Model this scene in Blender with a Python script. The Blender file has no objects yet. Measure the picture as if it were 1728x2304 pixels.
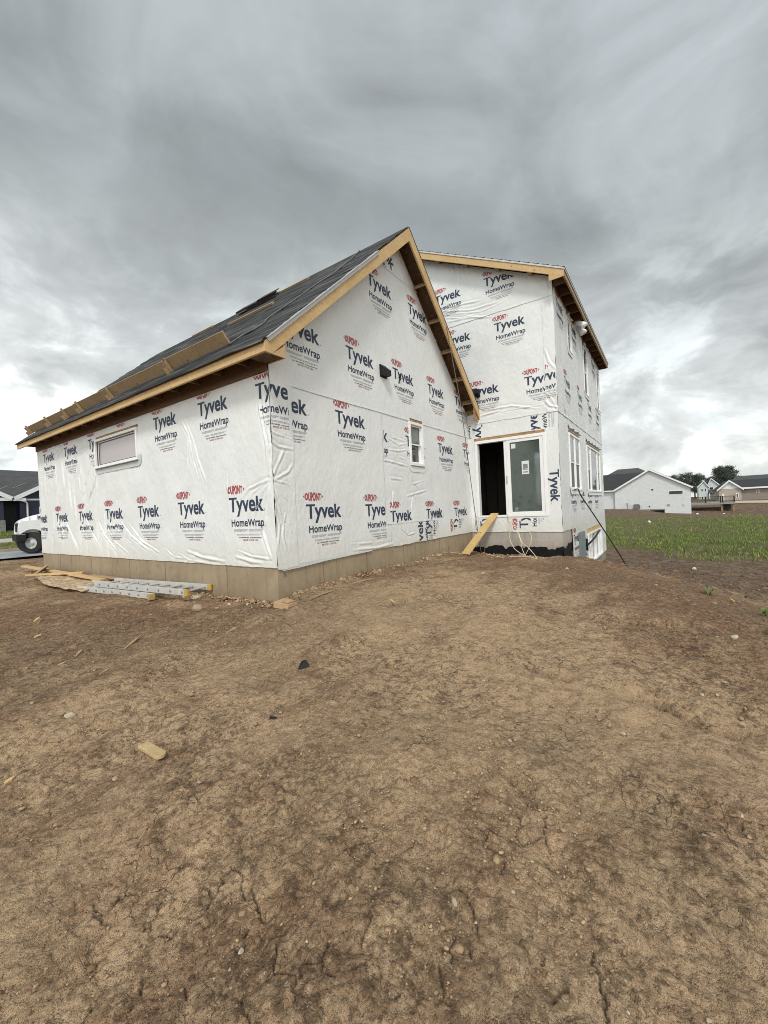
import bpy, bmesh, math, random
import numpy as np
from mathutils import Vector, Matrix

rad = math.radians
scene = bpy.context.scene
COL = scene.collection

# ------------------------------------------------------------------ camera
CAM = np.array((-3.7854, -4.4772, 0.7266))
RT = np.array((0.57047882, -0.81997923, -0.04677594))
UP = np.array((0.03194084, -0.03475968, 0.99888515))
FW = np.array((0.82069099, 0.57133688, -0.00636116))
cam_data = bpy.data.cameras.new('camera')
cam = bpy.data.objects.new('camera', cam_data)
COL.objects.link(cam)
cam_data.sensor_fit = 'HORIZONTAL'
cam_data.sensor_width = 36.0
cam_data.lens = 36.0 * 919.36 / 1728.0
cam_data.clip_start = 0.05
cam_data.clip_end = 3000
M = Matrix.Identity(4)
for i in range(3):
    M[i][0], M[i][1], M[i][2], M[i][3] = RT[i], UP[i], -FW[i], CAM[i]
cam.matrix_world = M
scene.camera = cam

# ------------------------------------------------------------------ light and exposure
scene.view_settings.view_transform = 'Standard'
scene.view_settings.look = 'None'
scene.view_settings.gamma = 1.0
scene.view_settings.exposure = 0.5
scene.render.film_transparent = False
scene.cycles.use_denoising = True
scene.cycles.denoising_prefilter = 'NONE'
scene.cycles.filter_width = 0.95
scene.cycles.max_bounces = 8
scene.cycles.transparent_max_bounces = 12

SUN_DIR = Vector((-0.60, -0.36, 0.80)).normalized()
sun_l = bpy.data.lights.new('sun', 'SUN')
sun_l.energy = 1.5
sun_l.angle = rad(12)
sun_l.color = (1.0, 0.97, 0.92)
sun = bpy.data.objects.new('sun', sun_l)
COL.objects.link(sun)
sun.rotation_euler = (-SUN_DIR).to_track_quat('-Z', 'Y').to_euler()
sun.location = (-20, -20, 40)


class NT:
    """small helper that wires shader nodes"""
    def __init__(self, tree):
        self.t = tree
        self.n = tree.nodes
        self.l = tree.links

    def node(self, typ, ins=None, **props):
        nd = self.n.new(typ)
        for k, v in props.items():
            setattr(nd, k, v)
        for k, v in (ins or {}).items():
            self.set(nd, k, v)
        return nd

    def set(self, nd, k, v):
        s = nd.inputs[k]
        if hasattr(v, 'is_linked') or isinstance(v, bpy.types.NodeSocket):
            self.l.new(v, s)
        else:
            s.default_value = v

    def math(self, op, a, b=None, c=None, clamp=False):
        nd = self.n.new('ShaderNodeMath')
        nd.operation = op
        nd.use_clamp = clamp
        for i, v in enumerate((a, b, c)):
            if v is not None:
                self.set(nd, i, v)
        return nd.outputs[0]

    def mix(self, f, a, b, blend='MIX'):
        nd = self.n.new('ShaderNodeMix')
        nd.data_type = 'RGBA'
        nd.blend_type = blend
        self.set(nd, 0, f)
        self.set(nd, 6, a)
        self.set(nd, 7, b)
        return nd.outputs[2]

    def ramp(self, f, stops, interp='LINEAR'):
        nd = self.n.new('ShaderNodeValToRGB')
        cr = nd.color_ramp
        cr.interpolation = interp
        while len(cr.elements) < len(stops):
            cr.elements.new(0.5)
        for e, (p, c) in zip(cr.elements, stops):
            e.position = p
            e.color = (c, c, c, 1) if isinstance(c, (int, float)) else (*c, 1)
        self.l.new(f, nd.inputs[0])
        return nd.outputs[0]

    def noise(self, vec, scale, detail=4, rough=0.55, dist=0.0, out=0):
        nd = self.node('ShaderNodeTexNoise', {'Scale': scale, 'Detail': detail, 'Roughness': rough, 'Distortion': dist})
        if vec is not None:
            self.l.new(vec, nd.inputs['Vector'])
        return nd.outputs[out]

    def mapping(self, vec, scale=(1, 1, 1), rot=(0, 0, 0), loc=(0, 0, 0)):
        nd = self.node('ShaderNodeMapping', {'Scale': scale, 'Rotation': rot, 'Location': loc})
        self.l.new(vec, nd.inputs['Vector'])
        return nd.outputs[0]

    def maprange(self, v, a, b, c=0.0, d=1.0, smooth=False):
        nd = self.node('ShaderNodeMapRange', {1: a, 2: b, 3: c, 4: d})
        if smooth:
            nd.interpolation_type = 'SMOOTHSTEP'
        self.l.new(v, nd.inputs[0])
        return nd.outputs[0]

    def bump(self, h, strength=0.5, dist=0.01, normal=None):
        nd = self.node('ShaderNodeBump', {'Strength': strength, 'Distance': dist, 'Height': h})
        if normal is not None:
            self.l.new(normal, nd.inputs['Normal'])
        return nd.outputs[0]


# ------------------------------------------------------------------ overcast sky
world = bpy.data.worlds.new('World')
scene.world = world
world.use_nodes = True
world.node_tree.nodes.clear()
W_ = NT(world.node_tree)
tc = W_.node('ShaderNodeTexCoord')
sep = W_.node('ShaderNodeSeparateXYZ', {0: tc.outputs['Generated']})
zc = W_.math('MAXIMUM', sep.outputs[2], 0.0)
den = W_.math('ADD', zc, 0.16)
px = W_.math('DIVIDE', sep.outputs[0], den)
py = W_.math('DIVIDE', sep.outputs[1], den)
P = W_.node('ShaderNodeCombineXYZ', {0: px, 1: py, 2: 0.0}).outputs[0]
def skyvec(k, loc):
    q = W_.node('ShaderNodeCombineXYZ', {0: sep.outputs[0], 1: sep.outputs[1], 2: W_.math('MULTIPLY', sep.outputs[2], k)}).outputs[0]
    return W_.mapping(q, loc=loc)


nA = W_.noise(skyvec(1.5, (3.1, 1.7, 0.3)), 1.35, 5, 0.5, 0.7)
nB = W_.noise(skyvec(1.7, (7.3, 2.2, 0.4)), 3.0, 8, 0.55, 0.9)
nC = W_.noise(W_.mapping(P, rot=(0, 0, rad(-62)), scale=(0.30, 1.5, 1.0), loc=(1.2, 0.4, 0)), 1.3, 6, 0.5, 1.0)
nD = W_.noise(skyvec(1.9, (2.3, 9.2, 0.7)), 7.5, 9, 0.60, 0.35)
# the dark deck reaches lower on the right (towards +X, -Y) than on the left
side = W_.math('ADD', W_.math('MULTIPLY', sep.outputs[0], 0.57), W_.math('MULTIPLY', sep.outputs[1], -0.82))
zz = W_.math('ADD', zc, W_.math('MULTIPLY', W_.math('SUBTRACT', nA, 0.5), 0.40))
zz = W_.math('ADD', zz, W_.math('MULTIPLY', W_.math('SUBTRACT', nB, 0.5), 0.22))
zz = W_.math('ADD', zz, W_.math('MULTIPLY', side, 0.13))
deck = W_.ramp(zz, [(0.0, (0.60, 0.645, 0.655)), (0.10, (0.71, 0.735, 0.71)), (0.26, (0.65, 0.678, 0.672)), (0.37, (0.49, 0.52, 0.522)),
                    (0.46, (0.360, 0.388, 0.394)), (0.57, (0.312, 0.340, 0.348)), (0.72, (0.375, 0.406, 0.424)), (1.0, (0.42, 0.452, 0.475))], 'EASE')
mod = W_.math('ADD', 0.92, W_.math('MULTIPLY', nC, 0.20))
mod = W_.math('MULTIPLY', mod, W_.math('ADD', 0.54, W_.math('MULTIPLY', nB, 0.95)))
lowband = W_.maprange(zc, 0.62, 0.20, 0.0, 1.0, True)
fine = W_.math('MULTIPLY', W_.math('SUBTRACT', nD, 0.49), W_.math('ADD', 0.22, W_.math('MULTIPLY', lowband, 1.35)))
mod = W_.math('ADD', mod, fine)
brk = W_.math('MULTIPLY', W_.maprange(W_.math('ADD', W_.math('MULTIPLY', nB, 0.6), W_.math('MULTIPLY', nD, 0.4)), 0.50, 0.61, 0.0, 0.38, True), lowband)
mod = W_.math('ADD', mod, brk)
cloud = W_.mix(1.0, deck, W_.node('ShaderNodeCombineColor', {0: mod, 1: mod, 2: mod}).outputs[0], 'MULTIPLY')
# sky brightened behind the photographer, added to light the walls
back = W_.math('ADD', W_.math('MULTIPLY', sep.outputs[0], -0.82), W_.math('MULTIPLY', sep.outputs[1], -0.57))
bk = W_.maprange(back, 0.0, 0.8, 1.0, 2.4, True)
cloud = W_.mix(1.0, cloud, W_.node('ShaderNodeCombineColor', {0: bk, 1: bk, 2: bk}).outputs[0], 'MULTIPLY')
sky = W_.node('ShaderNodeTexSky', sky_type='NISHITA', sun_disc=False, sun_elevation=math.asin(SUN_DIR.z),
              sun_rotation=math.atan2(SUN_DIR.x, SUN_DIR.y))
skyc = W_.mix(1.0, sky.outputs[0], (0.10, 0.10, 0.10, 1), 'MULTIPLY')
gap = W_.math('MULTIPLY', W_.maprange(nD, 0.52, 0.68, 0.0, 0.5, True), W_.maprange(zc, 0.22, 0.08, 0.0, 1.0, True))
total = W_.mix(gap, cloud, skyc)
total = W_.mix(0.04, total, skyc, 'ADD')
bg = W_.node('ShaderNodeBackground', {'Color': total, 'Strength': 0.80})
wo = W_.node('ShaderNodeOutputWorld')
W_.l.new(bg.outputs[0], wo.inputs[0])


# ------------------------------------------------------------------ materials
def new_mat(name):
    m = bpy.data.materials.new(name)
    m.use_nodes = True
    m.node_tree.nodes.clear()
    t = NT(m.node_tree)
    b = t.node('ShaderNodeBsdfPrincipled')
    o = t.node('ShaderNodeOutputMaterial')
    t.l.new(b.outputs[0], o.inputs[0])
    t.tc = t.node('ShaderNodeTexCoord').outputs['Object']
    return m, t, b


def simple(name, col, rough=0.6, var=0.12, scale=8.0, metal=0.0, bump=0.0, bscale=60.0, spec=0.5):
    m, t, b = new_mat(name)
    n = t.noise(t.tc, scale, 5, 0.6)
    lo = tuple(c * (1 - var) for c in col)
    hi = tuple(min(1, c * (1 + var)) for c in col)
    t.set(b, 'Base Color', t.ramp(n, [(0.3, lo), (0.7, hi)]))
    n2 = t.noise(t.tc, scale * 3.1, 3)
    t.set(b, 'Roughness', t.maprange(n2, 0.3, 0.7, max(0.02, rough - 0.08), min(1, rough + 0.08)))
    b.inputs['Metallic'].default_value = metal
    b.inputs['Specular IOR Level'].default_value = spec
    if bump:
        t.set(b, 'Normal', t.bump(t.noise(t.tc, bscale, 4), bump, 0.01))
    return m


def wood(name, col, scale=(3, 3, 3), dark=0.55):
    m, t, b = new_mat(name)
    v = t.mapping(t.tc, scale=scale)
    g = t.noise(v, 9.0, 6, 0.6, 1.2)
    g2 = t.noise(t.tc, 2.3, 3)
    c = t.ramp(g, [(0.25, tuple(x * dark for x in col)), (0.5, col), (0.8, tuple(min(1, x * 1.25) for x in col))])
    c = t.mix(t.maprange(g2, 0.35, 0.7, 0.0, 0.45), c, (col[0] * 0.72, col[1] * 0.66, col[2] * 0.6, 1))
    vo = t.node('ShaderNodeTexVoronoi', {'Scale': 3.1})
    t.l.new(t.mapping(t.tc, scale=(1.6, 1.6, 1.6)), vo.inputs['Vector'])
    kr = t.node('ShaderNodeSeparateColor', {0: vo.outputs['Color']}).outputs[0]
    k = t.math('MULTIPLY', t.maprange(vo.outputs['Distance'], 0.07, 0.15, 1.0, 0.0, True), t.maprange(kr, 0.45, 0.5))
    c = t.mix(t.math('MULTIPLY', k, 0.75), c, (col[0] * 0.28, col[1] * 0.2, col[2] * 0.16, 1))
    t.set(b, 'Base Color', c)
    b.inputs['Roughness'].default_value = 0.72
    t.set(b, 'Normal', t.bump(g, 0.25, 0.004))
    return m


def osb(name, col=(0.36, 0.22, 0.10)):
    m, t, b = new_mat(name)
    vo = t.node('ShaderNodeTexVoronoi', {'Scale': 26.0})
    t.l.new(t.mapping(t.tc, scale=(1, 0.45, 1.0)), vo.inputs['Vector'])
    s = t.node('ShaderNodeSeparateColor', {0: vo.outputs['Color']}).outputs[0]
    c = t.ramp(s, [(0.0, tuple(x * 0.5 for x in col)), (0.5, col), (1.0, tuple(x * 1.45 for x in col))])
    c = t.mix(t.math('MULTIPLY', t.noise(t.tc, 3.0, 4), 0.5), c, (col[0] * 0.5, col[1] * 0.45, col[2] * 0.4, 1))
    t.set(b, 'Base Color', c)
    b.inputs['Roughness'].default_value = 0.8
    t.set(b, 'Normal', t.bump(s, 0.3, 0.003))
    return m


def wrap_mat(name, crinkle=0.0, rot=0.6):
    m, t, b = new_mat(name)
    n1 = t.noise(t.tc, 1.7, 5, 0.55)
    n2 = t.noise(t.tc, 38.0, 4, 0.7)
    c = t.ramp(n1, [(0.3, (0.69, 0.70, 0.685)), (0.7, (0.765, 0.775, 0.76))])
    c = t.mix(t.maprange(n2, 0.36, 0.56, 0.42, 0.0), c, (0.60, 0.605, 0.59, 1))
    # tiny staple and scuff marks
    vo = t.node('ShaderNodeTexVoronoi', {'Scale': 5.5})
    t.l.new(t.tc, vo.inputs['Vector'])
    sp = t.maprange(vo.outputs['Distance'], 0.035, 0.055, 1.0, 0.0)
    sp = t.math('MULTIPLY', sp, t.maprange(t.noise(t.tc, 2.2, 2), 0.54, 0.58))
    c = t.mix(t.math('MULTIPLY', sp, 0.55), c, (0.16, 0.16, 0.155, 1))
    wz = t.node('ShaderNodeSeparateXYZ', {0: t.tc}).outputs[2]
    mudf = t.maprange(t.math('ADD', wz, t.math('MULTIPLY', n1, -0.5)), -0.28, 0.12, 0.30, 0.0)
    c = t.mix(mudf, c, (0.52, 0.45, 0.33, 1))
    t.set(b, 'Base Color', c)
    t.set(b, 'Roughness', t.maprange(n1, 0.3, 0.7, 0.42, 0.58))
    b.inputs['Specular IOR Level'].default_value = 0.45
    fib = t.noise(t.tc, 70.0, 3, 0.6)
    lump = t.noise(t.tc, 9.0, 5, 0.6, 0.6)
    nrm = t.bump(fib, 0.22, 0.004)
    nrm = t.bump(lump, 0.35 + 0.15 * crinkle, 0.012, nrm)
    if crinkle:
        v = t.mapping(t.tc, rot=(0, rot, 0), scale=(9, 9, 2.2))
        cr = t.noise(v, 1.6, 6, 0.65, 1.4)
        cr = t.math('ABSOLUTE', t.math('SUBTRACT', cr, 0.5))
        nrm = t.bump(cr, min(1.0, 0.9 * crinkle), 0.05, nrm)
    t.set(b, 'Normal', nrm)
    return m


def glass_mat(name, tint, rough=0.03, clear=0.75, refl=0.9):
    m, t, b = new_mat(name)
    for n in list(t.n):
        if n.type in ('BSDF_PRINCIPLED',):
            t.n.remove(n)
    out = [n for n in t.n if n.type == 'OUTPUT_MATERIAL'][0]
    tr = t.node('ShaderNodeBsdfTransparent', {'Color': (*tint, 1)})
    df = t.node('ShaderNodeBsdfDiffuse', {'Color': (*tint, 1)})
    base = t.node('ShaderNodeMixShader', {0: 1.0 - clear})
    t.l.new(tr.outputs[0], base.inputs[1])
    t.l.new(df.outputs[0], base.inputs[2])
    gl = t.node('ShaderNodeBsdfGlossy', {'Color': (refl, refl, refl, 1), 'Roughness': rough})
    wob = t.bump(t.noise(t.tc, 2.5, 2), 0.15, 0.01)
    t.l.new(wob, gl.inputs['Normal'])
    fr = t.node('ShaderNodeFresnel', {'IOR': 1.85})
    mx = t.node('ShaderNodeMixShader')
    t.l.new(fr.outputs[0], mx.inputs[0])
    t.l.new(base.outputs[0], mx.inputs[1])
    t.l.new(gl.outputs[0], mx.inputs[2])
    t.l.new(mx.outputs[0], out.inputs[0])
    return m

# ------------------------------------------------------------------ mesh helpers
class MB:
    """collects polygons, links them as one mesh object"""
    def __init__(self):
        self.v, self.f, self.m = [], [], []

    def poly(self, pts, mi=0):
        b = len(self.v)
        self.v += [tuple(p) for p in pts]
        self.f.append(tuple(range(b, b + len(pts))))
        self.m.append(mi)

    def add(self, verts, faces, mi=0):
        b = len(self.v)
        self.v += [tuple(p) for p in verts]
        self.f += [tuple(i + b for i in f) for f in faces]
        self.m += [mi] * len(faces)

    def hexa(self, c, mi=0):
        """c: 8 corners, bottom 0-3 then top 4-7"""
        self.add(c, [(0, 3, 2, 1), (4, 5, 6, 7), (0, 1, 5, 4), (1, 2, 6, 5), (2, 3, 7, 6), (3, 0, 4, 7)], mi)

    def box(self, x0, x1, y0, y1, z0, z1, mi=0):
        self.hexa([(x0, y0, z0), (x1, y0, z0), (x1, y1, z0), (x0, y1, z0), (x0, y0, z1), (x1, y0, z1), (x1, y1, z1), (x0, y1, z1)], mi)

    def beam(self, a, b, w, h, up=(0, 0, 1), mi=0):
        """rectangular bar from a to b, w across, h along up"""
        a, b, up = Vector(a), Vector(b), Vector(up)
        d = (b - a).normalized()
        s = d.cross(up).normalized()
        u = s.cross(d).normalized()
        s, u = s * w / 2, u * h / 2
        self.hexa([a - s - u, a + s - u, b + s - u, b - s - u, a - s + u, a + s + u, b + s + u, b - s + u], mi)

    def prism(self, poly, ext, mi=0):
        e = Vector(ext)
        n = len(poly)
        pts = [Vector(p) for p in poly] + [Vector(p) + e for p in poly]
        fs = [tuple(range(n))[::-1], tuple(range(n, 2 * n))] + [(i, (i + 1) % n, n + (i + 1) % n, n + i) for i in range(n)]
        self.add(pts, fs, mi)

    def tube(self, pts, r, n=8, mi=0, cap=True):
        pts = [Vector(p) for p in pts]
        rs = r if isinstance(r, (list, tuple)) else [r] * len(pts)
        b = len(self.v)
        prev = None
        for i, p in enumerate(pts):
            d = (pts[min(i + 1, len(pts) - 1)] - pts[max(i - 1, 0)]).normalized()
            if prev is None:
                s = d.cross(Vector((0.13, 0.31, 0.94)))
                if s.length < 0.05:
                    s = d.cross(Vector((1, 0, 0)))
            else:
                s = prev - d * prev.dot(d)
            s.normalize()
            prev = s
            t = d.cross(s)
            for k in range(n):
                a = 2 * math.pi * k / n
                self.v.append(tuple(p + (s * math.cos(a) + t * math.sin(a)) * rs[i]))
        for i in range(len(pts) - 1):
            for k in range(n):
                q = b + i * n
                self.f.append((q + k, q + (k + 1) % n, q + n + (k + 1) % n, q + n + k))
                self.m.append(mi)
        if cap:
            self.f.append(tuple(b + k for k in range(n))[::-1])
            self.m.append(mi)
            q = b + (len(pts) - 1) * n
            self.f.append(tuple(q + k for k in range(n)))
            self.m.append(mi)

    def lathe(self, prof, org, axis='z', n=24, mi=0):
        """prof: (radius, height) pairs"""
        o = Vector(org)
        b = len(self.v)
        for r, h in prof:
            for k in range(n):
                a = 2 * math.pi * k / n
                c, s = r * math.cos(a), r * math.sin(a)
                p = {'z': (c, s, h), 'y': (c, h, s), 'x': (h, c, s)}[axis]
                self.v.append(tuple(o + Vector(p)))
        for i in range(len(prof) - 1):
            for k in range(n):
                q = b + i * n
                self.f.append((q + k, q + (k + 1) % n, q + n + (k + 1) % n, q + n + k))
                self.m.append(mi)

    def build(self, name, mats, parent=None, loc=None, bevel=0.0, smooth=False, fix=True, label=None):
        me = bpy.data.meshes.new(name)
        me.from_pydata(self.v, [], self.f)
        mats = mats if isinstance(mats, (list, tuple)) else [mats]
        for m in mats:
            me.materials.append(m)
        if len(mats) > 1:
            me.polygons.foreach_set('material_index', self.m)
        if fix:
            bm = bmesh.new()
            bm.from_mesh(me)
            bmesh.ops.recalc_face_normals(bm, faces=bm.faces)
            bm.to_mesh(me)
            bm.free()
        if smooth:
            me.polygons.foreach_set('use_smooth', [True] * len(me.polygons))
        me.update()
        o = bpy.data.objects.new(name, me)
        COL.objects.link(o)
        if parent is not None:
            o.parent = parent
        if loc is not None:
            o.location = loc
        if label:
            o['label'] = label
        if bevel:
            bv = o.modifiers.new('bevel', 'BEVEL')
            bv.width = bevel
            bv.segments = 2
            bv.limit_method = 'ANGLE'
        return o


def tag(o, label, cat, group=None):
    o['label'] = label
    o['category'] = cat
    if group:
        o['group'] = group
    return o


def thing(name, label, cat, loc=(0, 0, 0), rz=0.0, group=None):
    o = bpy.data.objects.new(name, None)
    COL.objects.link(o)
    o.location = loc
    o.rotation_euler = (0, 0, rz)
    o.empty_display_size = 0.2
    return tag(o, label, cat, group)


def np_mesh(name, verts, faces, mats, parent=None, smooth=True, midx=None):
    """fast mesh from arrays; faces (n,4) or (n,3)"""
    verts = np.ascontiguousarray(verts, dtype=np.float32)
    faces = np.ascontiguousarray(faces, dtype=np.int32)
    k = faces.shape[1]
    me = bpy.data.meshes.new(name)
    me.vertices.add(len(verts))
    me.vertices.foreach_set('co', verts.ravel())
    me.loops.add(faces.size)
    me.loops.foreach_set('vertex_index', faces.ravel())
    me.polygons.add(len(faces))
    me.polygons.foreach_set('loop_start', np.arange(0, faces.size, k, dtype=np.int32))
    for m in (mats if isinstance(mats, (list, tuple)) else [mats]):
        me.materials.append(m)
    if midx is not None:
        me.polygons.foreach_set('material_index', np.ascontiguousarray(midx, dtype=np.int32))
    if smooth:
        me.polygons.foreach_set('use_smooth', np.ones(len(faces), dtype=bool))
    me.update(calc_edges=True)
    me.validate()
    o = bpy.data.objects.new(name, me)
    COL.objects.link(o)
    if parent is not None:
        o.parent = parent
    return o


# GROUND-BEGIN
def _h(ix, iy, seed):
    n = (ix.astype(np.int64) * 374761393 + iy.astype(np.int64) * 668265263 + seed * 974711) & 0xFFFFFFFF
    n = ((n ^ (n >> 13)) * 1274126177) & 0xFFFFFFFF
    return ((n ^ (n >> 16)) & 0xFFFF) / 65535.0


def vnoise(x, y, seed=0):
    """smooth gradient noise, about -1..1"""
    ix, iy = np.floor(x), np.floor(y)
    fx, fy = x - ix, y - iy
    ux, uy = fx * fx * fx * (fx * (fx * 6 - 15) + 10), fy * fy * fy * (fy * (fy * 6 - 15) + 10)

    def g(dx, dy):
        a = _h(ix + dx, iy + dy, seed) * 2 * np.pi
        return np.cos(a) * (fx - dx) + np.sin(a) * (fy - dy)
    a = g(0, 0) + (g(1, 0) - g(0, 0)) * ux
    b = g(0, 1) + (g(1, 1) - g(0, 1)) * ux
    return (a + (b - a) * uy) * 1.5


CTRL = np.array([
    # along the garage side wall, gable wall, patio wall and side wall
    (-.1, 0, -.53), (-.1, 2, -.53), (-.1, 4, -.53), (-.1, 6, -.54), (-.1, 8, -.52), (-.1, 10, -.52),
    (.3, -.1, -.44), (1.4, -.1, -.40), (2.4, -.1, -.39), (4, -.1, -.40), (5.3, -.1, -.42), (6.3, -.1, -.53), (6.78, -.4, -.60),
    (6.78, -1.2, -.61), (6.78, -1.8, -.63), (6.9, -2.4, -.63), (8, -2.45, -.83), (10, -2.45, -1.16), (12.4, -2.45, -1.57),
    (14.6, -2.45, -1.70), (17, -2.4, -1.8), (17, 6, -1.6), (4, 4, -.5), (4, 9, -.5),
    # around the photographer
    (-3.8, -4.5, -.80), (-2.9, -3.8, -.74), (-3.5, -2.9, -.80), (-2.4, -4.7, -.72), (-5.5, -6, -.95), (-1.2, -2.6, -.60),
    (-2, -1.2, -.66), (1, -2, -.50), (3, -2, -.47), (5, -1.8, -.55), (3, -3.4, -.52), (1, -3.8, -.58), (-.6, -4.4, -.64),
    (5.7, -.5, -.57), (4.9, -.9, -.52), (6.0, -1.3, -.60), (-2, 1, -.60), (-2, 4, -.60), (-2, 8, -.60), (-5, 2, -.75), (-6, 8, -.75), (-4, -1, -.82), (-7, -2, -1.0),
    # brow on the right and the lower field
    (5.2, -3.5, -.63), (3.8, -4.5, -.62), (2.2, -5.2, -.65), (.7, -5.2, -.70), (6.6, -4.0, -.86), (5.4, -5.2, -1.05), (3.6, -6.0, -1.0),
    (8.2, -3.8, -1.12), (8, -6, -1.55), (10.5, -5, -1.6), (14, -6, -1.78), (1.4, -6.8, -.95), (-1, -6.8, -.88), (-3, -8, -1.1), (5, -9, -1.6),
    (18, -8, -1.80), (24, -4, -1.80), (30, 2, -1.75), (40, -5, -1.60), (40, 8, -1.5), (30, -20, -1.7), (55, 0, -1.35), (55, -14, -1.6),
    (68, 10, -.95), (68, 2, -1.0), (70, -1.4, -1.2), (70, -3.4, -1.9), (70, -7, -2.1), (72, -13, -2.4), (78, -13, -1.6), (82, -12, -1.0), (90, -14, -.8), (85, 10, -.8), (64, -24, -1.7),
    # street side on the left
    (-3, 13, -.62), (3, 13, -.60), (3, 16.5, -.62), (-4, 16.5, -.66), (2, 18.3, -.66), (2, 24.5, -.66), (12, 20, -.66), (-12, 20, -.72), (2, 27, -.2),
    (2, 31, .45), (12, 31, .45), (-10, 30, .3), (5, 45, .5),
    (-25, -20, -1.2), (20, -60, -1.8), (-60, 0, -.9), (-60, 60, -.5), (60, 60, -.5), (200, 0, -.9), (200, -100, -.9), (0, 200, .3), (-200, 0, -1), (0, -200, -1.5),
    (320, 200, -.9), (-200, 200, 0), (-200, -200, -1), (320, -250, -1),
])
_c2 = 0.45 ** 2
_d = np.sqrt(((CTRL[:, None, :2] - CTRL[None, :, :2]) ** 2).sum(-1) + _c2)
_w = np.linalg.solve(np.block([[_d, np.ones((len(CTRL), 1))], [np.ones((1, len(CTRL))), np.zeros((1, 1))]]), np.append(CTRL[:, 2], 0))


def macro(x, y):
    out = np.full(np.shape(x), _w[-1], dtype=float)
    for (cx, cy, _), w in zip(CTRL, _w[:-1]):
        out += w * np.sqrt((x - cx) ** 2 + (y - cy) ** 2 + _c2)
    return out


def seg_dist(x, y, pl):
    best = np.full(np.shape(x), 1e9)
    for (x0, y0), (x1, y1) in zip(pl[:-1], pl[1:]):
        dx, dy = x1 - x0, y1 - y0
        t = np.clip(((x - x0) * dx + (y - y0) * dy) / (dx * dx + dy * dy + 1e-12), 0, 1)
        best = np.minimum(best, np.hypot(x - x0 - t * dx, y - y0 - t * dy))
    return best


def rough_amt(x, y):
    """how loose the soil is: 1 on the heap, lower where crusted or grassed"""
    return 0.75 + 0.5 * vnoise(x / 2.1, y / 2.1, 77)


def mid(x, y):
    r = np.hypot(x - CAM[0], y - CAM[1])
    near = np.clip(r / 2.0, 0.35, 1.0) * np.clip(1.6 - r / 60.0, 0.3, 1.0)
    h = 0.045 * vnoise(x / 2.3, y / 2.3, 1) + 0.028 * vnoise(x / 0.95 + 3, y / 0.8, 2)
    h = h + 0.046 * (0.35 - np.abs(vnoise(x / 2.1, y / 0.55, 3))) * 1.6 * np.clip((y + 5.5 - x * 0.2) / 4.0, 0.25, 1.0)
    return h * near
# GROUND-END


def gh(x, y):
    xa, ya = np.array([float(x)]), np.array([float(y)])
    return float((macro(xa, ya) + mid(xa, ya))[0])


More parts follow.
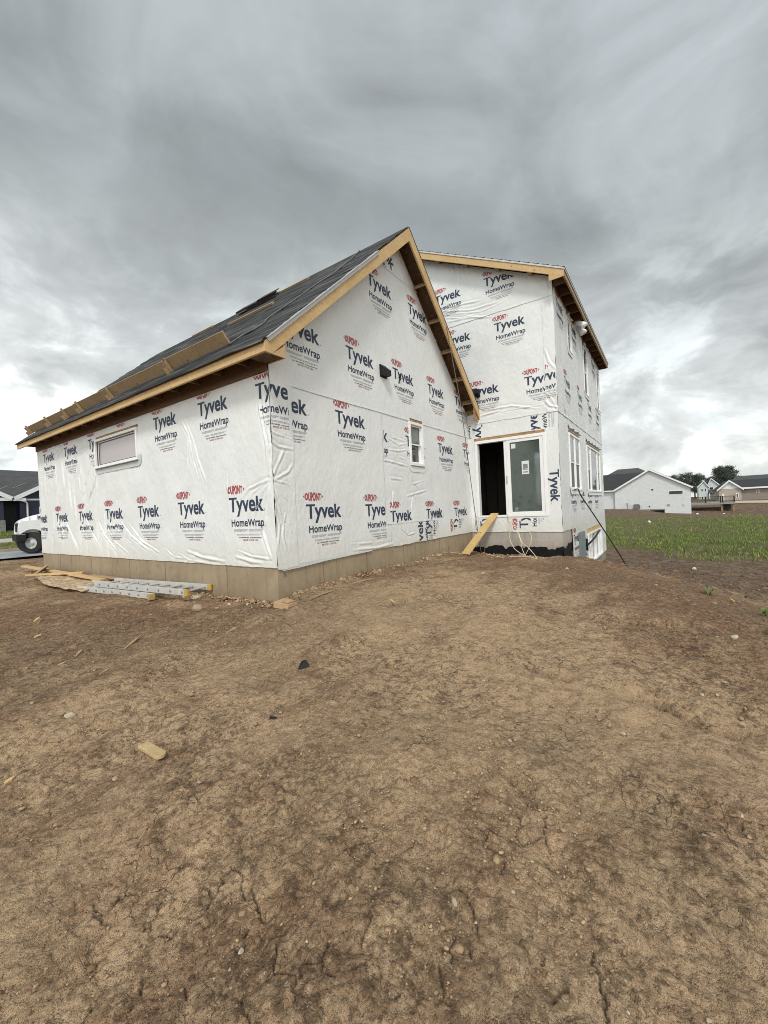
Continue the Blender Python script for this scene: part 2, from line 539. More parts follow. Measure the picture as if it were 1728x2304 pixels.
CRACKS = [
    (1, [(-3.16, -2.549), (-3.176, -2.601), (-3.166, -2.64), (-3.162, -2.692)]),
    (0.8, [(-2.985, -2.77), (-3.012, -2.787), (-3.034, -2.796), (-3.049, -2.816)]),
    (1.2, [(-2.805, -2.94), (-2.844, -2.935), (-2.892, -2.976), (-2.913, -2.962), (-2.935, -2.982), (-2.967, -2.972)]),
    (1.2, [(-2.805, -2.94), (-2.798, -2.985), (-2.836, -3.061), (-2.847, -3.097), (-2.83, -3.118), (-2.851, -3.173), (-2.86, -3.21), (-2.829, -3.244)]),
    (0.8, [(-2.785, -3.066), (-2.833, -3.125)]),
    (0.8, [(-3.062, -2.809), (-3.092, -2.858), (-3.092, -2.879), (-3.057, -2.91), (-3.027, -2.934)]),
    (0.8, [(-2.906, -2.896), (-2.913, -2.962)]),
    (0.8, [(-2.896, -3.19), (-2.929, -3.189)]),
    (1, [(-2.886, -3.316), (-2.934, -3.367), (-2.953, -3.384), (-2.945, -3.424), (-2.937, -3.463)]),
    (1.2, [(-2.893, -3.449), (-2.868, -3.507), (-2.839, -3.501), (-2.804, -3.485)]),
    (1, [(-2.868, -3.507), (-2.887, -3.54), (-2.875, -3.578)]),
    (0.9, [(-2.915, -3.466), (-2.951, -3.483), (-2.982, -3.506)]),
    (1, [(-2.842, -3.607), (-2.818, -3.625), (-2.803, -3.646)]),
    (0.9, [(-3.172, -2.973), (-3.199, -3.025)]),
    (0.8, [(-3.116, -3.14), (-3.136, -3.183)]),
    (0.8, [(-3.227, -3.033), (-3.246, -3.046)]),
    (0.8, [(-3.3, -2.907), (-3.318, -2.931)]),
    (1, [(-2.425, -3.223), (-2.467, -3.252)]),
    (0.8, [(-2.528, -3.311), (-2.544, -3.362), (-2.534, -3.414)]),
    (0.7, [(-2.409, -3.278), (-2.393, -3.344)]),
    (0.9, [(-2.671, -3.562), (-2.695, -3.58), (-2.776, -3.601)]),
    (0.9, [(-3.047, -3.339), (-3.075, -3.399), (-3.078, -3.425)]),
    (1, [(-2.001, -3.873), (-2.041, -3.9), (-2.105, -3.904), (-2.122, -3.938), (-2.093, -3.977), (-2.063, -4.006)]),
    (1, [(-1.929, -3.989), (-2.023, -3.996), (-2.074, -4.018), (-2.104, -4.038)]),
    (0.8, [(-1.895, -3.894), (-1.924, -3.923), (-1.898, -3.977)]),
    (0.9, [(-2.234, -3.742), (-2.221, -3.778), (-2.219, -3.806), (-2.163, -3.825)]),
    (1, [(-2.466, -3.759), (-2.451, -3.807), (-2.46, -3.847), (-2.499, -3.88), (-2.546, -3.907)]),
    (0.8, [(-2.25, -3.898), (-2.324, -3.914)]),
    (1, [(-2.627, -3.812), (-2.616, -3.84), (-2.581, -3.84)]),
    (0.8, [(-2.616, -3.84), (-2.643, -3.86)]),
    (1, [(-2.568, -3.896), (-2.608, -3.915)]),
    (1.5, [(-2.676, -3.836), (-2.706, -3.859), (-2.733, -3.877)]),
    (2.2, [(-2.381, -4.232), (-2.417, -4.243), (-2.443, -4.256), (-2.472, -4.262), (-2.492, -4.271), (-2.518, -4.277), (-2.55, -4.286)]),
    (1.4, [(-2.531, -4.184), (-2.565, -4.156), (-2.591, -4.153)]),
    (1, [(-2.494, -4.111), (-2.508, -4.11)]),
    (1, [(-2.744, -3.878), (-2.739, -3.906)]),
    (0.8, [(-1.831, -4.27), (-1.83, -4.295), (-1.835, -4.376)]),
    (0.9, [(-1.559, -4.491), (-1.625, -4.473)]),
    (0.7, [(-1.53, -4.697), (-1.595, -4.679)]),
    (1, [(-2.622, -3.588), (-2.591, -3.627)]),
]
RILLS = [
    (2.5, [(-0.523, -4.209), (-0.477, -4.275), (-0.486, -4.356), (-0.542, -4.446), (-0.63, -4.528), (-0.637, -4.608), (-0.65, -4.662), (-0.618, -4.772)]),
    (1.5, [(1.189, -4.139), (1.243, -4.239), (1.226, -4.437), (1.141, -4.621)]),
    (1.6, [(-0.384, -3.423), (-0.426, -3.563), (-0.489, -3.683), (-0.471, -3.796)]),
    (1.5, [(0.506, -1.53), (0.812, -1.762), (1.213, -2.035)]),
    (1, [(-1.749, -3.231), (-1.73, -3.32)]),
    (0.9, [(-1.829, -3.854), (-1.849, -3.877)]),
]
STONES = [(-0.56, 1.06, 0.089), (-0.23, 1.69, 0.066), (-0.48, 2.50, 0.076), (-0.62, 1.77, 0.042), (-0.21, 0.41, 0.029), (-0.54, 0.64, 0.032), (-0.32, 0.69, 0.026), (-2.67, -0.78, 0.048), (-2.29, -1.83, 0.025), (-2.60, -2.37, 0.022), (-2.56, -2.51, 0.024), (-2.64, -2.45, 0.012), (-2.04, -1.32, 0.033), (-2.06, -1.71, 0.020), (-1.68, -3.79, 0.016), (-0.87, -3.29, 0.031), (0.02, -4.72, 0.027), (0.07, -4.77, 0.020), (-0.28, -4.62, 0.022), (-0.21, -4.71, 0.019), (-0.54, -4.80, 0.025), (-1.10, -4.22, 0.019), (-1.89, -3.64, 0.014), (-1.78, -3.74, 0.011), (4.12, -2.93, 0.050), (1.02, -3.01, 0.024), (-0.66, -3.34, 0.018), (-0.32, -4.84, 0.015), (1.18, -4.95, 0.048), (1.60, -4.31, 0.036), (2.73, -4.90, 0.041), (-0.88, -3.71, 0.016), (-1.51, -3.69, 0.018), (-1.48, -3.71, 0.013), (-2.66, -3.56, 0.013), (-2.97, -3.23, 0.016), (-3.02, -3.24, 0.009), (-2.89, -2.60, 0.008), (-3.38, -2.69, 0.011), (-1.97, -4.11, 0.011), (-2.49, -3.80, 0.020), (-2.35, -3.97, 0.011), (-2.60, -4.01, 0.013), (-1.51, -4.69, 0.014), (-1.69, -4.58, 0.015), (-1.71, -4.55, 0.013), (-1.93, -4.61, 0.008), (-2.24, -4.53, 0.006), (-2.39, -4.52, 0.010), (-2.57, -3.94, 0.015), (-2.51, -3.89, 0.009), (-1.99, -3.97, 0.012), (-1.90, -4.45, 0.014), (-2.00, -4.50, 0.008), (-2.60, -4.16, 0.009), (-2.67, -4.04, 0.006), (-2.13, -4.48, 0.007), (-2.43, -3.66, 0.008), (-2.55, -3.99, 0.007), (-2.55, -4.01, 0.006), (-2.57, -4.05, 0.006), ]

# ------------------------------------------------------------------ ground sheet
STREET_Y0, STREET_Y1 = 18.6, 24.6


def build_ground():
    # rows of vertices on rings round the photographer: close together near by, far apart in the distance
    rr = [0.12, 0.3, 0.5, 0.7, 0.85]
    while rr[-1] < 2.3:
        rr.append(rr[-1] + 0.0052)
    while rr[-1] < 4.2:
        rr.append(rr[-1] + 0.0095)
    while rr[-1] < 34:
        rr.append(rr[-1] * 1.0068)
    while rr[-1] < 420:
        rr.append(rr[-1] * 1.035)
    r = np.array(rr)
    a0 = math.atan2(FW[1], FW[0])
    ang = np.concatenate([np.linspace(-55, 55, 520), np.linspace(55, 305, 126)[1:-1]]) * math.pi / 180 + a0
    na, nr = len(ang), len(r)
    R_, A_ = np.meshgrid(r, ang, indexing='ij')
    x = CAM[0] + R_ * np.cos(A_)
    y = CAM[1] + R_ * np.sin(A_)
    z = macro(x, y) + mid(x, y)
    sp = np.gradient(r)[:, None] + 0 * R_          # local spacing
    lo = rough_amt(x, y)
    fwd = np.abs(A_ - a0) < rad(60)

    def octave(s, amp, seed, fx=1.0, fy=1.0):
        k = np.clip((s / np.maximum(sp, 1e-4) - 2.0) / 2.0, 0, 1) * fwd
        return amp * k * vnoise(x / (s * fx), y / (s * fy), seed)
    grassy = np.clip((seg_dist(x, y, [(22, -6), (46, 2)]) * -1 + 9) / 2.0, 0, 1)
    soft = np.clip((R_ - 0.9) / 0.8, 0.4, 1)
    fine = octave(0.42, 0.022, 11) + octave(0.21, 0.016, 12, 1.5, 0.8) * lo + octave(0.11, 0.0125, 13) * lo
    n4 = octave(0.055, 0.0095, 14)
    fine = fine + n4 * lo + octave(0.026, 0.0058, 15) + octave(0.014, 0.0030, 16)
    # clods: only the tops of a noise stick out
    c1 = np.maximum(0, octave(0.13, 1.0, 21) - 0.30) * 0.038 * np.clip(lo, 0.2, 1.4)
    c2 = np.maximum(0, octave(0.06, 1.0, 22) - 0.28) * 0.026 * np.clip(lo, 0.2, 1.4)
    z = z + (fine * 1.12 + c1 + c2) * (0.45 + 0.55 * soft)
    # washed rills and drying cracks
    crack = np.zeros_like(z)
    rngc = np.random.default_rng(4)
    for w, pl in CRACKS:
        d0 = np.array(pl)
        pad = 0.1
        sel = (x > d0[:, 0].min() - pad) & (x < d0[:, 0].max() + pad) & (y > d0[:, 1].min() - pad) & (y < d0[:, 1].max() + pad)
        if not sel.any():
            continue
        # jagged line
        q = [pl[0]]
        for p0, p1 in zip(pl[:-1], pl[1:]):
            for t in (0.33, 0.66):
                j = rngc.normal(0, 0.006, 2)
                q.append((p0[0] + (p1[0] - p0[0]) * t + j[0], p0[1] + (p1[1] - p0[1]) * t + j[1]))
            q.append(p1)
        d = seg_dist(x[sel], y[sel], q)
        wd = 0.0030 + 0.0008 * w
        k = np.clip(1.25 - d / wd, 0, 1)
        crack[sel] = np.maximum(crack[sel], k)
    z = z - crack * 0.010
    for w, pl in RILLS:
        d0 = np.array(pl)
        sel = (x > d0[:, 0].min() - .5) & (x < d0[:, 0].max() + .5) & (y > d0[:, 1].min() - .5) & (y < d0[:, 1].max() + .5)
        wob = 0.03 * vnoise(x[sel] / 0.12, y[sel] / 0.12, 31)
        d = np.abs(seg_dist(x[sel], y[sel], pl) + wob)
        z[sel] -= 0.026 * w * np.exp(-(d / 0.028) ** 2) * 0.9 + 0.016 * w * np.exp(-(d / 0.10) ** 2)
        crack[sel] = np.maximum(crack[sel], 0.30 * min(w, 2.0) * np.exp(-(d / 0.022) ** 2))  # rills enter the mask too, so shade is tinted into them
    # keep the soil below the street, the houses' slabs and out of the basement
    st = (y > STREET_Y0 - 1.2) & (y < STREET_Y1 + 1.2) & (np.abs(x) < 160)
    k = np.clip((y - STREET_Y0 + 1.2) / 1.2, 0, 1) * np.clip((STREET_Y1 + 1.2 - y) / 1.2, 0, 1)
    z = np.where(st, z * (1 - k) + (-0.72) * k, z)
    # masks
    mud = np.clip((x - 6.5 + 0.8 * vnoise(x / 0.9, y / 0.9, 49)) / 2.5, 0, 1) * (y < 12)
    lawn = np.clip((y - 25.6) / 0.6 + 0.4 * vnoise(x / .7, y / .7, 41), 0, 1) * (x < 60)
    meadow = np.clip(1.4 - seg_dist(x, y, [(24, -6), (33, 3), (47, 4), (60, 22)]) / 7.5 + 0.55 * vnoise(x / 3.1, y / 3.1, 42) + 0.3 * vnoise(x / 0.9, y / 0.9, 43), 0, 1)
    meadow = np.maximum(meadow, np.clip(1.3 - seg_dist(x, y, [(24, -9), (44, -10), (30, -30)]) / 6.0 + 0.6 * vnoise(x / 2.4, y / 2.4, 44), 0, 1))
    meadow *= np.clip((52 - x) / 3.5 + 0.8 * vnoise(x / 2.0, y / 2.0, 45), 0, 1) * np.clip((x - 21.5 - 1.1 * y) / 1.5 + vnoise(x / 1.1, y / 1.1, 46), 0, 1)
    far = np.clip((R_ - 110) / 30, 0, 1)
    pale_amt = 0.50 + 0.0 * x  # soil tone by place: higher is paler, lower is redder and darker
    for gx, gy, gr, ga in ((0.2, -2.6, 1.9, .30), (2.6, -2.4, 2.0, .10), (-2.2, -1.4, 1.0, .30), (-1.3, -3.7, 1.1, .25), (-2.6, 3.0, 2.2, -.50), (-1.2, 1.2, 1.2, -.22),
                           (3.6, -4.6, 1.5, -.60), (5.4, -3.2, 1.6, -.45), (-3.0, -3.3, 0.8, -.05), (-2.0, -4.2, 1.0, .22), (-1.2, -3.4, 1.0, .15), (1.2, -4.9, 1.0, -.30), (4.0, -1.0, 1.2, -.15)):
        pale_amt = pale_amt + ga * np.exp(-((x - gx) ** 2 + (y - gy) ** 2) / gr ** 2)
    pale_amt = np.clip(pale_amt + 0.22 * vnoise(x / 1.2, y / 0.7, 55), 0, 1)
    gm = np.clip(np.maximum(np.maximum(lawn, meadow), far), 0, 1)
    idx = np.arange(nr * na).reshape(nr, na)
    q = np.stack([idx[:-1, :], idx[1:, :], np.roll(idx, -1, 1)[1:, :], np.roll(idx, -1, 1)[:-1, :]], -1).reshape(-1, 4)
    verts = np.stack([x, y, z], -1).reshape(-1, 3)
    m, t, b = new_mat('soil')
    at = t.node('ShaderNodeAttribute', attribute_name='mask')
    sp3 = t.node('ShaderNodeSeparateColor', {0: at.outputs['Color']})
    g_, mud_, crack_shade = sp3.outputs[0], sp3.outputs[1], sp3.outputs[2]
    v = t.tc
    n1 = t.noise(v, 0.55, 6, 0.62, 0.4)
    n2 = t.noise(v, 2.6, 7, 0.68, 0.3)
    n3 = t.noise(v, 15.0, 5, 0.62, 0.4)
    n4_ = t.noise(v, 44.0, 4, 0.62, 0.3)
    n5 = t.noise(v, 5.2, 7, 0.70, 0.5)
    stq = t.noise(t.mapping(v, scale=(0.5, 2.6, 1.0)), 1.5, 6, 0.65, 0.5)
    tan_, red_, gry_ = (0.475, 0.326, 0.194, 1), (0.225, 0.128, 0.071, 1), (0.285, 0.204, 0.120, 1)
    drk_ = (0.090, 0.058, 0.034, 1)
    k = t.math('ADD', t.math('MULTIPLY', n1, 0.45), t.math('MULTIPLY', n2, 0.40))
    k = t.math('ADD', k, t.math('MULTIPLY', stq, 0.30))
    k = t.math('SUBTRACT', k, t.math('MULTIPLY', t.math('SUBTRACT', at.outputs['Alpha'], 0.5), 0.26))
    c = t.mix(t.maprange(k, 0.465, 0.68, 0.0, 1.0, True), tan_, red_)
    c = t.mix(t.math('MULTIPLY', t.maprange(t.noise(v, 0.42, 4, 0.6, 0.6), 0.46, 0.62, 0.0, 1.0, True), 0.50), c, gry_)
    # loose dark crumbs on paler crust, in patches
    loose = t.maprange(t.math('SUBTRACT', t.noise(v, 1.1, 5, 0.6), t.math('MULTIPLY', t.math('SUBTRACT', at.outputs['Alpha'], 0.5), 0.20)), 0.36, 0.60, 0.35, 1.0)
    s_l = t.math('MULTIPLY', t.maprange(n5, 0.52, 0.64), loose)
    s_m = t.math('MULTIPLY', t.maprange(n3, 0.525, 0.575), loose)
    s_s = t.math('MULTIPLY', t.maprange(n4_, 0.545, 0.595), loose)
    n9 = t.noise(v, 8.0, 4, 0.6, 0.6)
    c = t.mix(t.math('MULTIPLY', t.math('MULTIPLY', t.maprange(n9, 0.54, 0.60), loose), 0.30), c, (0.135, 0.084, 0.047, 1))
    c = t.mix(t.math('MULTIPLY', s_l, 0.50), c, (0.150, 0.094, 0.053, 1))
    c = t.mix(t.math('MULTIPLY', s_m, 0.62), c, drk_)
    c = t.mix(t.math('MULTIPLY', s_s, 0.66), c, drk_)
    c = t.mix(t.math('MULTIPLY', t.maprange(n4_, 0.44, 0.38), 0.40), c, (0.54, 0.405, 0.255, 1))
    c = t.mix(t.math('MULTIPLY', t.maprange(n3, 0.43, 0.36), 0.35), c, (0.50, 0.37, 0.23, 1))
    vo = t.node('ShaderNodeTexVoronoi', {'Scale': 30.0, 'Randomness': 1.0})
    t.l.new(v, vo.inputs['Vector'])
    rc = t.node('ShaderNodeSeparateColor', {0: vo.outputs['Color']})
    peb = t.math('MULTIPLY', t.maprange(vo.outputs['Distance'], 0.14, 0.22, 1.0, 0.0), t.maprange(rc.outputs[0], 0.88, 0.90))
    c = t.mix(t.math('MULTIPLY', peb, 0.8), c, t.mix(rc.outputs[1], (0.52, 0.46, 0.36, 1), (0.36, 0.25, 0.17, 1)))
    # hairline drying cracks
    ve = t.node('ShaderNodeTexVoronoi', {'Scale': 5.5}, feature='DISTANCE_TO_EDGE')
    wv = t.node('ShaderNodeVectorMath', operation='ADD')
    t.l.new(v, wv.inputs[0])
    t.l.new(t.node('ShaderNodeVectorMath', {0: t.noise(v, 9.0, 3, 0.6, 0.0, 1), 1: (0.10, 0.10, 0.10)}, operation='MULTIPLY').outputs[0], wv.inputs[1])
    t.l.new(wv.outputs[0], ve.inputs['Vector'])
    hair = t.math('MULTIPLY', t.maprange(ve.outputs['Distance'], 0.006, 0.013, 1.0, 0.0), t.maprange(t.noise(v, 1.9, 3), 0.56, 0.63))
    c = t.mix(t.math('MULTIPLY', hair, 0.65), c, (0.05, 0.034, 0.021, 1))  # dark tint paints shade into the hairline cracks
    mudc = t.mix(t.maprange(n2, 0.42, 0.60, 0.0, 1.0, True), (0.100, 0.063, 0.040, 1), (0.195, 0.140, 0.095, 1))
    mudc = t.mix(t.math('MULTIPLY', s_m, 0.7), mudc, (0.05, 0.034, 0.024, 1))
    c = t.mix(t.math('MULTIPLY', mud_, 0.88), c, mudc)
    grs = t.mix(t.maprange(n2, .4, .6), (0.100, 0.120, 0.032, 1), (0.120, 0.098, 0.05, 1))
    c = t.mix(t.math('MULTIPLY', g_, 0.9), c, grs)
    c = t.mix(t.math('MULTIPLY', crack_shade, 0.75), c, (0.040, 0.028, 0.018, 1))  # grooves tinted dark: the shade inside cracks and rills, put into colour
    t.set(b, 'Base Color', c)
    t.set(b, 'Roughness', t.math('SUBTRACT', 0.95, t.math('MULTIPLY', mud_, t.maprange(n2, 0.5, 0.62, 0.0, 0.35))))
    b.inputs['Specular IOR Level'].default_value = 0.25
    hs = t.math('ADD', t.math('MULTIPLY', n3, 1.0), t.math('MULTIPLY', n4_, 0.5))
    hs = t.math('ADD', hs, t.math('MULTIPLY', n5, 1.6))
    hs = t.math('ADD', hs, t.math('MULTIPLY', n9, 1.2))
    nb = t.bump(hs, 1.0, 0.045)
    nb = t.bump(t.noise(v, 150.0, 3, 0.7), 0.8, 0.005, nb)
    nb = t.bump(t.math('SUBTRACT', peb, t.math('MULTIPLY', hair, 1.5)), 0.8, 0.008, nb)
    t.set(b, 'Normal', nb)
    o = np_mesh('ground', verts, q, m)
    ca = o.data.color_attributes.new('mask', 'FLOAT_COLOR', 'POINT')
    col = np.ones((nr * na, 4), dtype=np.float32)
    col[:, 0] = gm.ravel()
    col[:, 1] = mud.ravel()
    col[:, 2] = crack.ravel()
    col[:, 3] = pale_amt.ravel()
    ca.data.foreach_set('color', col.ravel())
    o['kind'] = 'structure'
    return o, m


ground, soil_mat = build_ground()
FOLDS_L= [[(5.83, 2.59), (5.99, 2.11), (6.43, 1.56), (6.64, 1.14)], [(5.73, 1.84), (5.97, 1.53), (6.31, 1.21)], [(6.15, 2.51), (6.94, 2.3), (7.21, 1.97), (7.36, 1.54)], [(7.53, 2.69), (8.26, 2.5), (8.57, 2.2), (8.8, 1.43)], [(7.69, 2.85), (8.79, 2.61), (9.02, 2.04), (8.99, 1.29)], [(7.05, 2.76), (7.73, 2.58), (8.15, 2.34)], [(9.18, 2.85), (9.28, 1.76), (9.18, 0.95)], [(6.05, 2.46), (6.71, 2.32), (7.0, 2.22)], [(2.3, 2.46), (2.07, 2.13), (1.96, 1.68), (1.83, 1.36)], [(2.16, 2.4), (1.93, 2.02), (1.8, 1.67), (1.62, 1.28)], [(2.1, 2.08), (2.13, 1.7), (2.1, 1.38)], [(2.39, 2.76), (2.61, 2.74), (2.76, 2.8)], [(0.15, 2.54), (0.12, 2.07), (0.05, 1.48), (0.07, 1.22)], [(0.23, 2.51), (0.2, 2.13), (0.11, 1.7), (0.1, 1.28)], [(0.03, 1.69), (0.08, 1.25)], [(0.08, 2.06), (0.03, 1.71), (0.0, 1.27)], [(0.09, 1.22), (0.53, 1.12), (0.72, 0.99)], [(0.09, 1.22), (0.45, 1.06), (0.64, 0.82)], [(0.08, 1.21), (0.29, 0.97), (0.43, 0.71)], [(0.07, 1.19), (0.17, 0.91), (0.23, 0.59)], [(1.05, 1.41), (1.06, 1.19), (1.01, 1.01)], [(1.45, 2.05), (1.38, 1.62), (1.45, 1.39)], [(5.11, 0.72), (4.63, 0.4), (4.09, 0.18)], [(5.48, 0.69), (5.07, 0.32), (4.5, 0.1)], [(4.76, 0.75), (4.3, 0.44), (3.64, 0.16)], [(4.36, 0.67), (3.85, 0.33), (3.23, 0.13)], [(5.86, 0.78), (5.51, 0.44), (5.0, 0.13)], [(6.47, 0.83), (6.1, 0.44), (5.74, 0.16)], [(7.73, 0.82), (7.36, 0.45), (7.0, 0.09)], [(8.1, 0.87), (7.9, 0.49), (7.68, 0.26)], [(2.52, 0.11), (2.23, 0.02), (1.73, -0.01)], [(2.27, 0.17), (1.83, 0.08), (1.22, 0.03)], [(0.87, 0.21), (0.56, 0.13), (0.15, 0.1)], [(0.92, 0.11), (0.53, 0.05), (0.32, 0.04)], [(0.28, 0.51), (0.21, 0.3), (0.13, 0.12)], [(3.02, 0.2), (2.71, 0.06), (2.34, 0.04)], [(7.77, 2.3), (7.68, 1.65), (7.93, 1.2)], [(7.43, 2.09), (7.34, 1.44), (7.27, 1.08)], [(6.76, 1.93), (6.71, 1.49), (6.86, 1.15)]]
FOLDS_G= [[(-0.03, 1.21), (0.23, 1.16), (0.33, 1.07)], [(-0.02, 1.19), (0.17, 0.98), (0.31, 0.85)], [(-0.05, 1.18), (-0.0, 0.86), (-0.01, 0.44)], [(-0.01, 1.2), (0.27, 1.33), (0.35, 1.44)], [(-0.03, 1.23), (0.12, 1.49), (0.21, 1.65)], [(-0.07, 1.23), (-0.09, 1.58), (-0.13, 1.88)], [(0.01, 0.86), (0.06, 0.56), (0.01, 0.23)], [(0.18, 0.73), (0.11, 0.43), (0.17, 0.21)], [(-0.04, 1.15), (0.1, 0.73), (0.28, 0.46)], [(-0.11, 1.68), (-0.1, 1.43), (-0.07, 1.27)], [(-0.12, 1.92), (0.09, 1.85), (0.36, 1.81)], [(-0.09, 1.78), (0.1, 1.68), (0.37, 1.66)], [(2.68, 2.4), (2.92, 2.11), (3.29, 2.03), (3.65, 2.1)], [(2.95, 2.53), (3.08, 2.16), (3.53, 2.12)], [(2.9, 1.9), (3.28, 1.9), (3.58, 1.96)], [(2.73, 1.68), (3.15, 1.65), (3.55, 1.61)], [(2.81, 1.48), (2.99, 1.1), (2.9, 0.63)], [(3.48, 1.48), (3.76, 1.24), (4.22, 1.32)], [(3.49, 0.98), (3.93, 1.05), (4.41, 1.12)], [(3.73, 0.98), (3.65, 0.73), (3.75, 0.41)], [(3.07, 2.0), (3.27, 1.78), (3.5, 1.74)], [(2.9, 1.34), (3.29, 1.32), (3.39, 1.14)], [(1.61, 0.16), (2.12, 0.13), (2.6, 0.12)], [(1.68, 0.05), (2.39, 0.02), (2.9, 0.04)], [(4.2, 0.35), (4.38, 0.1), (4.82, 0.06)], [(3.71, 1.37), (4.0, 1.12)], [(3.15, 0.38), (3.48, 0.17), (3.85, 0.21)]]
FOLDS_D= [[(0.26, 7.55), (0.13, 6.96), (0.08, 6.55)], [(0.05, 7.41), (0.02, 6.99), (0.05, 6.65)], [(-0.08, 7.35), (-0.1, 7.02)], [(-0.55, 7.13), (-0.46, 6.72), (-0.26, 6.44)], [(0.58, 6.25), (-0.24, 6.04), (-1.03, 6.01)], [(0.57, 6.14), (-0.01, 6.03), (-0.53, 5.9), (-1.23, 5.98)], [(0.46, 5.92), (-0.23, 5.85), (-0.8, 5.68)], [(0.49, 6.04), (0.07, 5.91), (-0.38, 5.88)], [(0.52, 6.34), (-0.03, 6.27), (-0.54, 6.21)], [(-2.08, 3.45), (-2.25, 3.19), (-2.34, 2.96)], [(-2.07, 3.23), (-2.18, 3.08), (-2.36, 3.01)], [(-2.19, 6.2), (-2.27, 5.79), (-2.31, 5.34)], [(-0.51, 3.25), (-1.24, 3.25), (-1.88, 3.07)], [(-0.89, 3.14), (-1.43, 3.15), (-2.03, 3.14)], [(-0.4, 3.13), (-0.9, 3.18)], [(-2.12, 4.48), (-2.2, 4.15), (-2.34, 3.93)]]

# ------------------------------------------------------------------ the house: dimensions
GL, GW = 9.52, 6.878            # garage length (Y) and gable width (X)
OV, RK = 0.342, 0.363           # eave and rake overhangs
RIDGE_X, RIDGE_Z = 3.476, 6.40
EAVE_Z0, EAVE_Z1 = 2.80, 2.924  # soffit and top of the fascia
SL = (RIDGE_Z - EAVE_Z1) / (RIDGE_X + OV)
MB_, MD = 2.3414, 8.08          # main block: how far its corner stands forward, its depth
M_SOF, M_TOP, M_SL = 5.947, 6.123, 0.4986
M_OV, M_RK = 0.332, 0.334
M_DEPTH = 9.0                   # main block width along Y


def groof(x):
    return EAVE_Z1 + SL * (x + OV) if x <= RIDGE_X else RIDGE_Z - SL * (x - RIDGE_X)


MAP = {
    'L': lambda u, z, n: (0.0 - n, u, z),                  # garage side wall, u = y
    'G': lambda u, z, n: (u, 0.0 - n, z),                  # garage gable wall, u = x
    'D': lambda u, z, n: (GW - n, u, z),                   # patio door wall, u = y
    'S': lambda u, z, n: (u, -MB_ - n, z),                 # side wall with the windows, u = x
}

MW = wrap_mat('house wrap')
MWC = wrap_mat('crinkled house wrap', 1.0)
INK = simple('navy print', (0.022, 0.036, 0.072), 0.55, 0.25, 30)
INKR = simple('red print', (0.36, 0.055, 0.062), 0.55, 0.2, 30)
INKG = simple('grey print', (0.26, 0.265, 0.28), 0.55, 0.15, 30)
STAPLE = simple('staples', (0.12, 0.12, 0.12), 0.5)
OSB = osb('sheathing board')
OSBD = osb('shaded sheathing', (0.095, 0.050, 0.022))  # far darker than the sheathing board: eave shade put into its colour
PINE = wood('pine boards', (0.56, 0.385, 0.185), dark=0.68)
PINE2 = wood('weathered pine', (0.37, 0.26, 0.145), dark=0.5)
TRUSS = wood('shaded lumber', (0.125, 0.065, 0.030))  # pine coloured dark to deepen the shade under eaves and indoors
VINYL = simple('white vinyl', (0.80, 0.80, 0.785), 0.35, 0.03, 5)
TAPE = simple('grey flashing tape', (0.50, 0.51, 0.50), 0.5, 0.08, 20, bump=0.3)
DRIP = simple('drip edge metal', (0.50, 0.50, 0.49), 0.35, 0.05, 5)
BLACK = simple('black plastic', (0.014, 0.013, 0.013), 0.55, 0.3, 30, spec=0.25)
TAR = simple('black damp proofing', (0.009, 0.009, 0.010), 0.75, 0.5, 9, bump=0.6, bscale=25, spec=0.15)
ALU = simple('aluminium', (0.50, 0.485, 0.455), 0.5, 0.15, 9, metal=0.12)
YEL = simple('yellow plastic', (0.46, 0.29, 0.07), 0.5, 0.1)


def concrete(name, c0, c1, smear=0.0):
    m, t, b = new_mat(name)
    n1 = t.noise(t.tc, 1.1, 7, 0.65, 0.3)
    n2 = t.noise(t.tc, 11.0, 6, 0.65)
    st = t.noise(t.mapping(t.tc, scale=(3.0, 3.0, 0.35)), 2.2, 5, 0.6)
    c = t.mix(t.maprange(n1, 0.35, 0.65), c0, c1)
    c = t.mix(t.math('MULTIPLY', t.maprange(st, 0.5, 0.7), 0.4), c, (c0[0] * 0.62, c0[1] * 0.6, c0[2] * 0.55, 1))
    c = t.mix(t.math('MULTIPLY', t.maprange(n2, 0.52, 0.7), 0.3), c, (c1[0] * 1.2, c1[1] * 1.2, c1[2] * 1.2, 1))
    # splashed soil near the bottom
    spx = t.node('ShaderNodeSeparateXYZ', {0: t.tc})
    low = t.maprange(t.math('ADD', spx.outputs[2], t.math('MULTIPLY', n2, 0.35)), -0.42, -0.05, 0.75, 0.0)
    c = t.mix(t.math('MULTIPLY', low, 0.7), c, (0.17, 0.115, 0.07, 1))
    if smear:
        w = t.noise(t.mapping(t.tc, rot=(0, rad(-32), 0), scale=(9, 9, 2.6)), 1.5, 3, 0.5)
        c = t.mix(t.math('MULTIPLY', t.maprange(w, 0.66, 0.70), 0.55 * smear), c, (0.10, 0.075, 0.045, 1))
    t.set(b, 'Base Color', c)
    b.inputs['Roughness'].default_value = 0.88
    t.set(b, 'Normal', t.bump(n2, 0.35, 0.006))
    return m


CONC = concrete('tan concrete', (0.265, 0.202, 0.124, 1), (0.345, 0.272, 0.180, 1), 1.0)
CONCG = concrete('grey concrete', (0.36, 0.325, 0.28, 1), (0.40, 0.365, 0.325, 1))


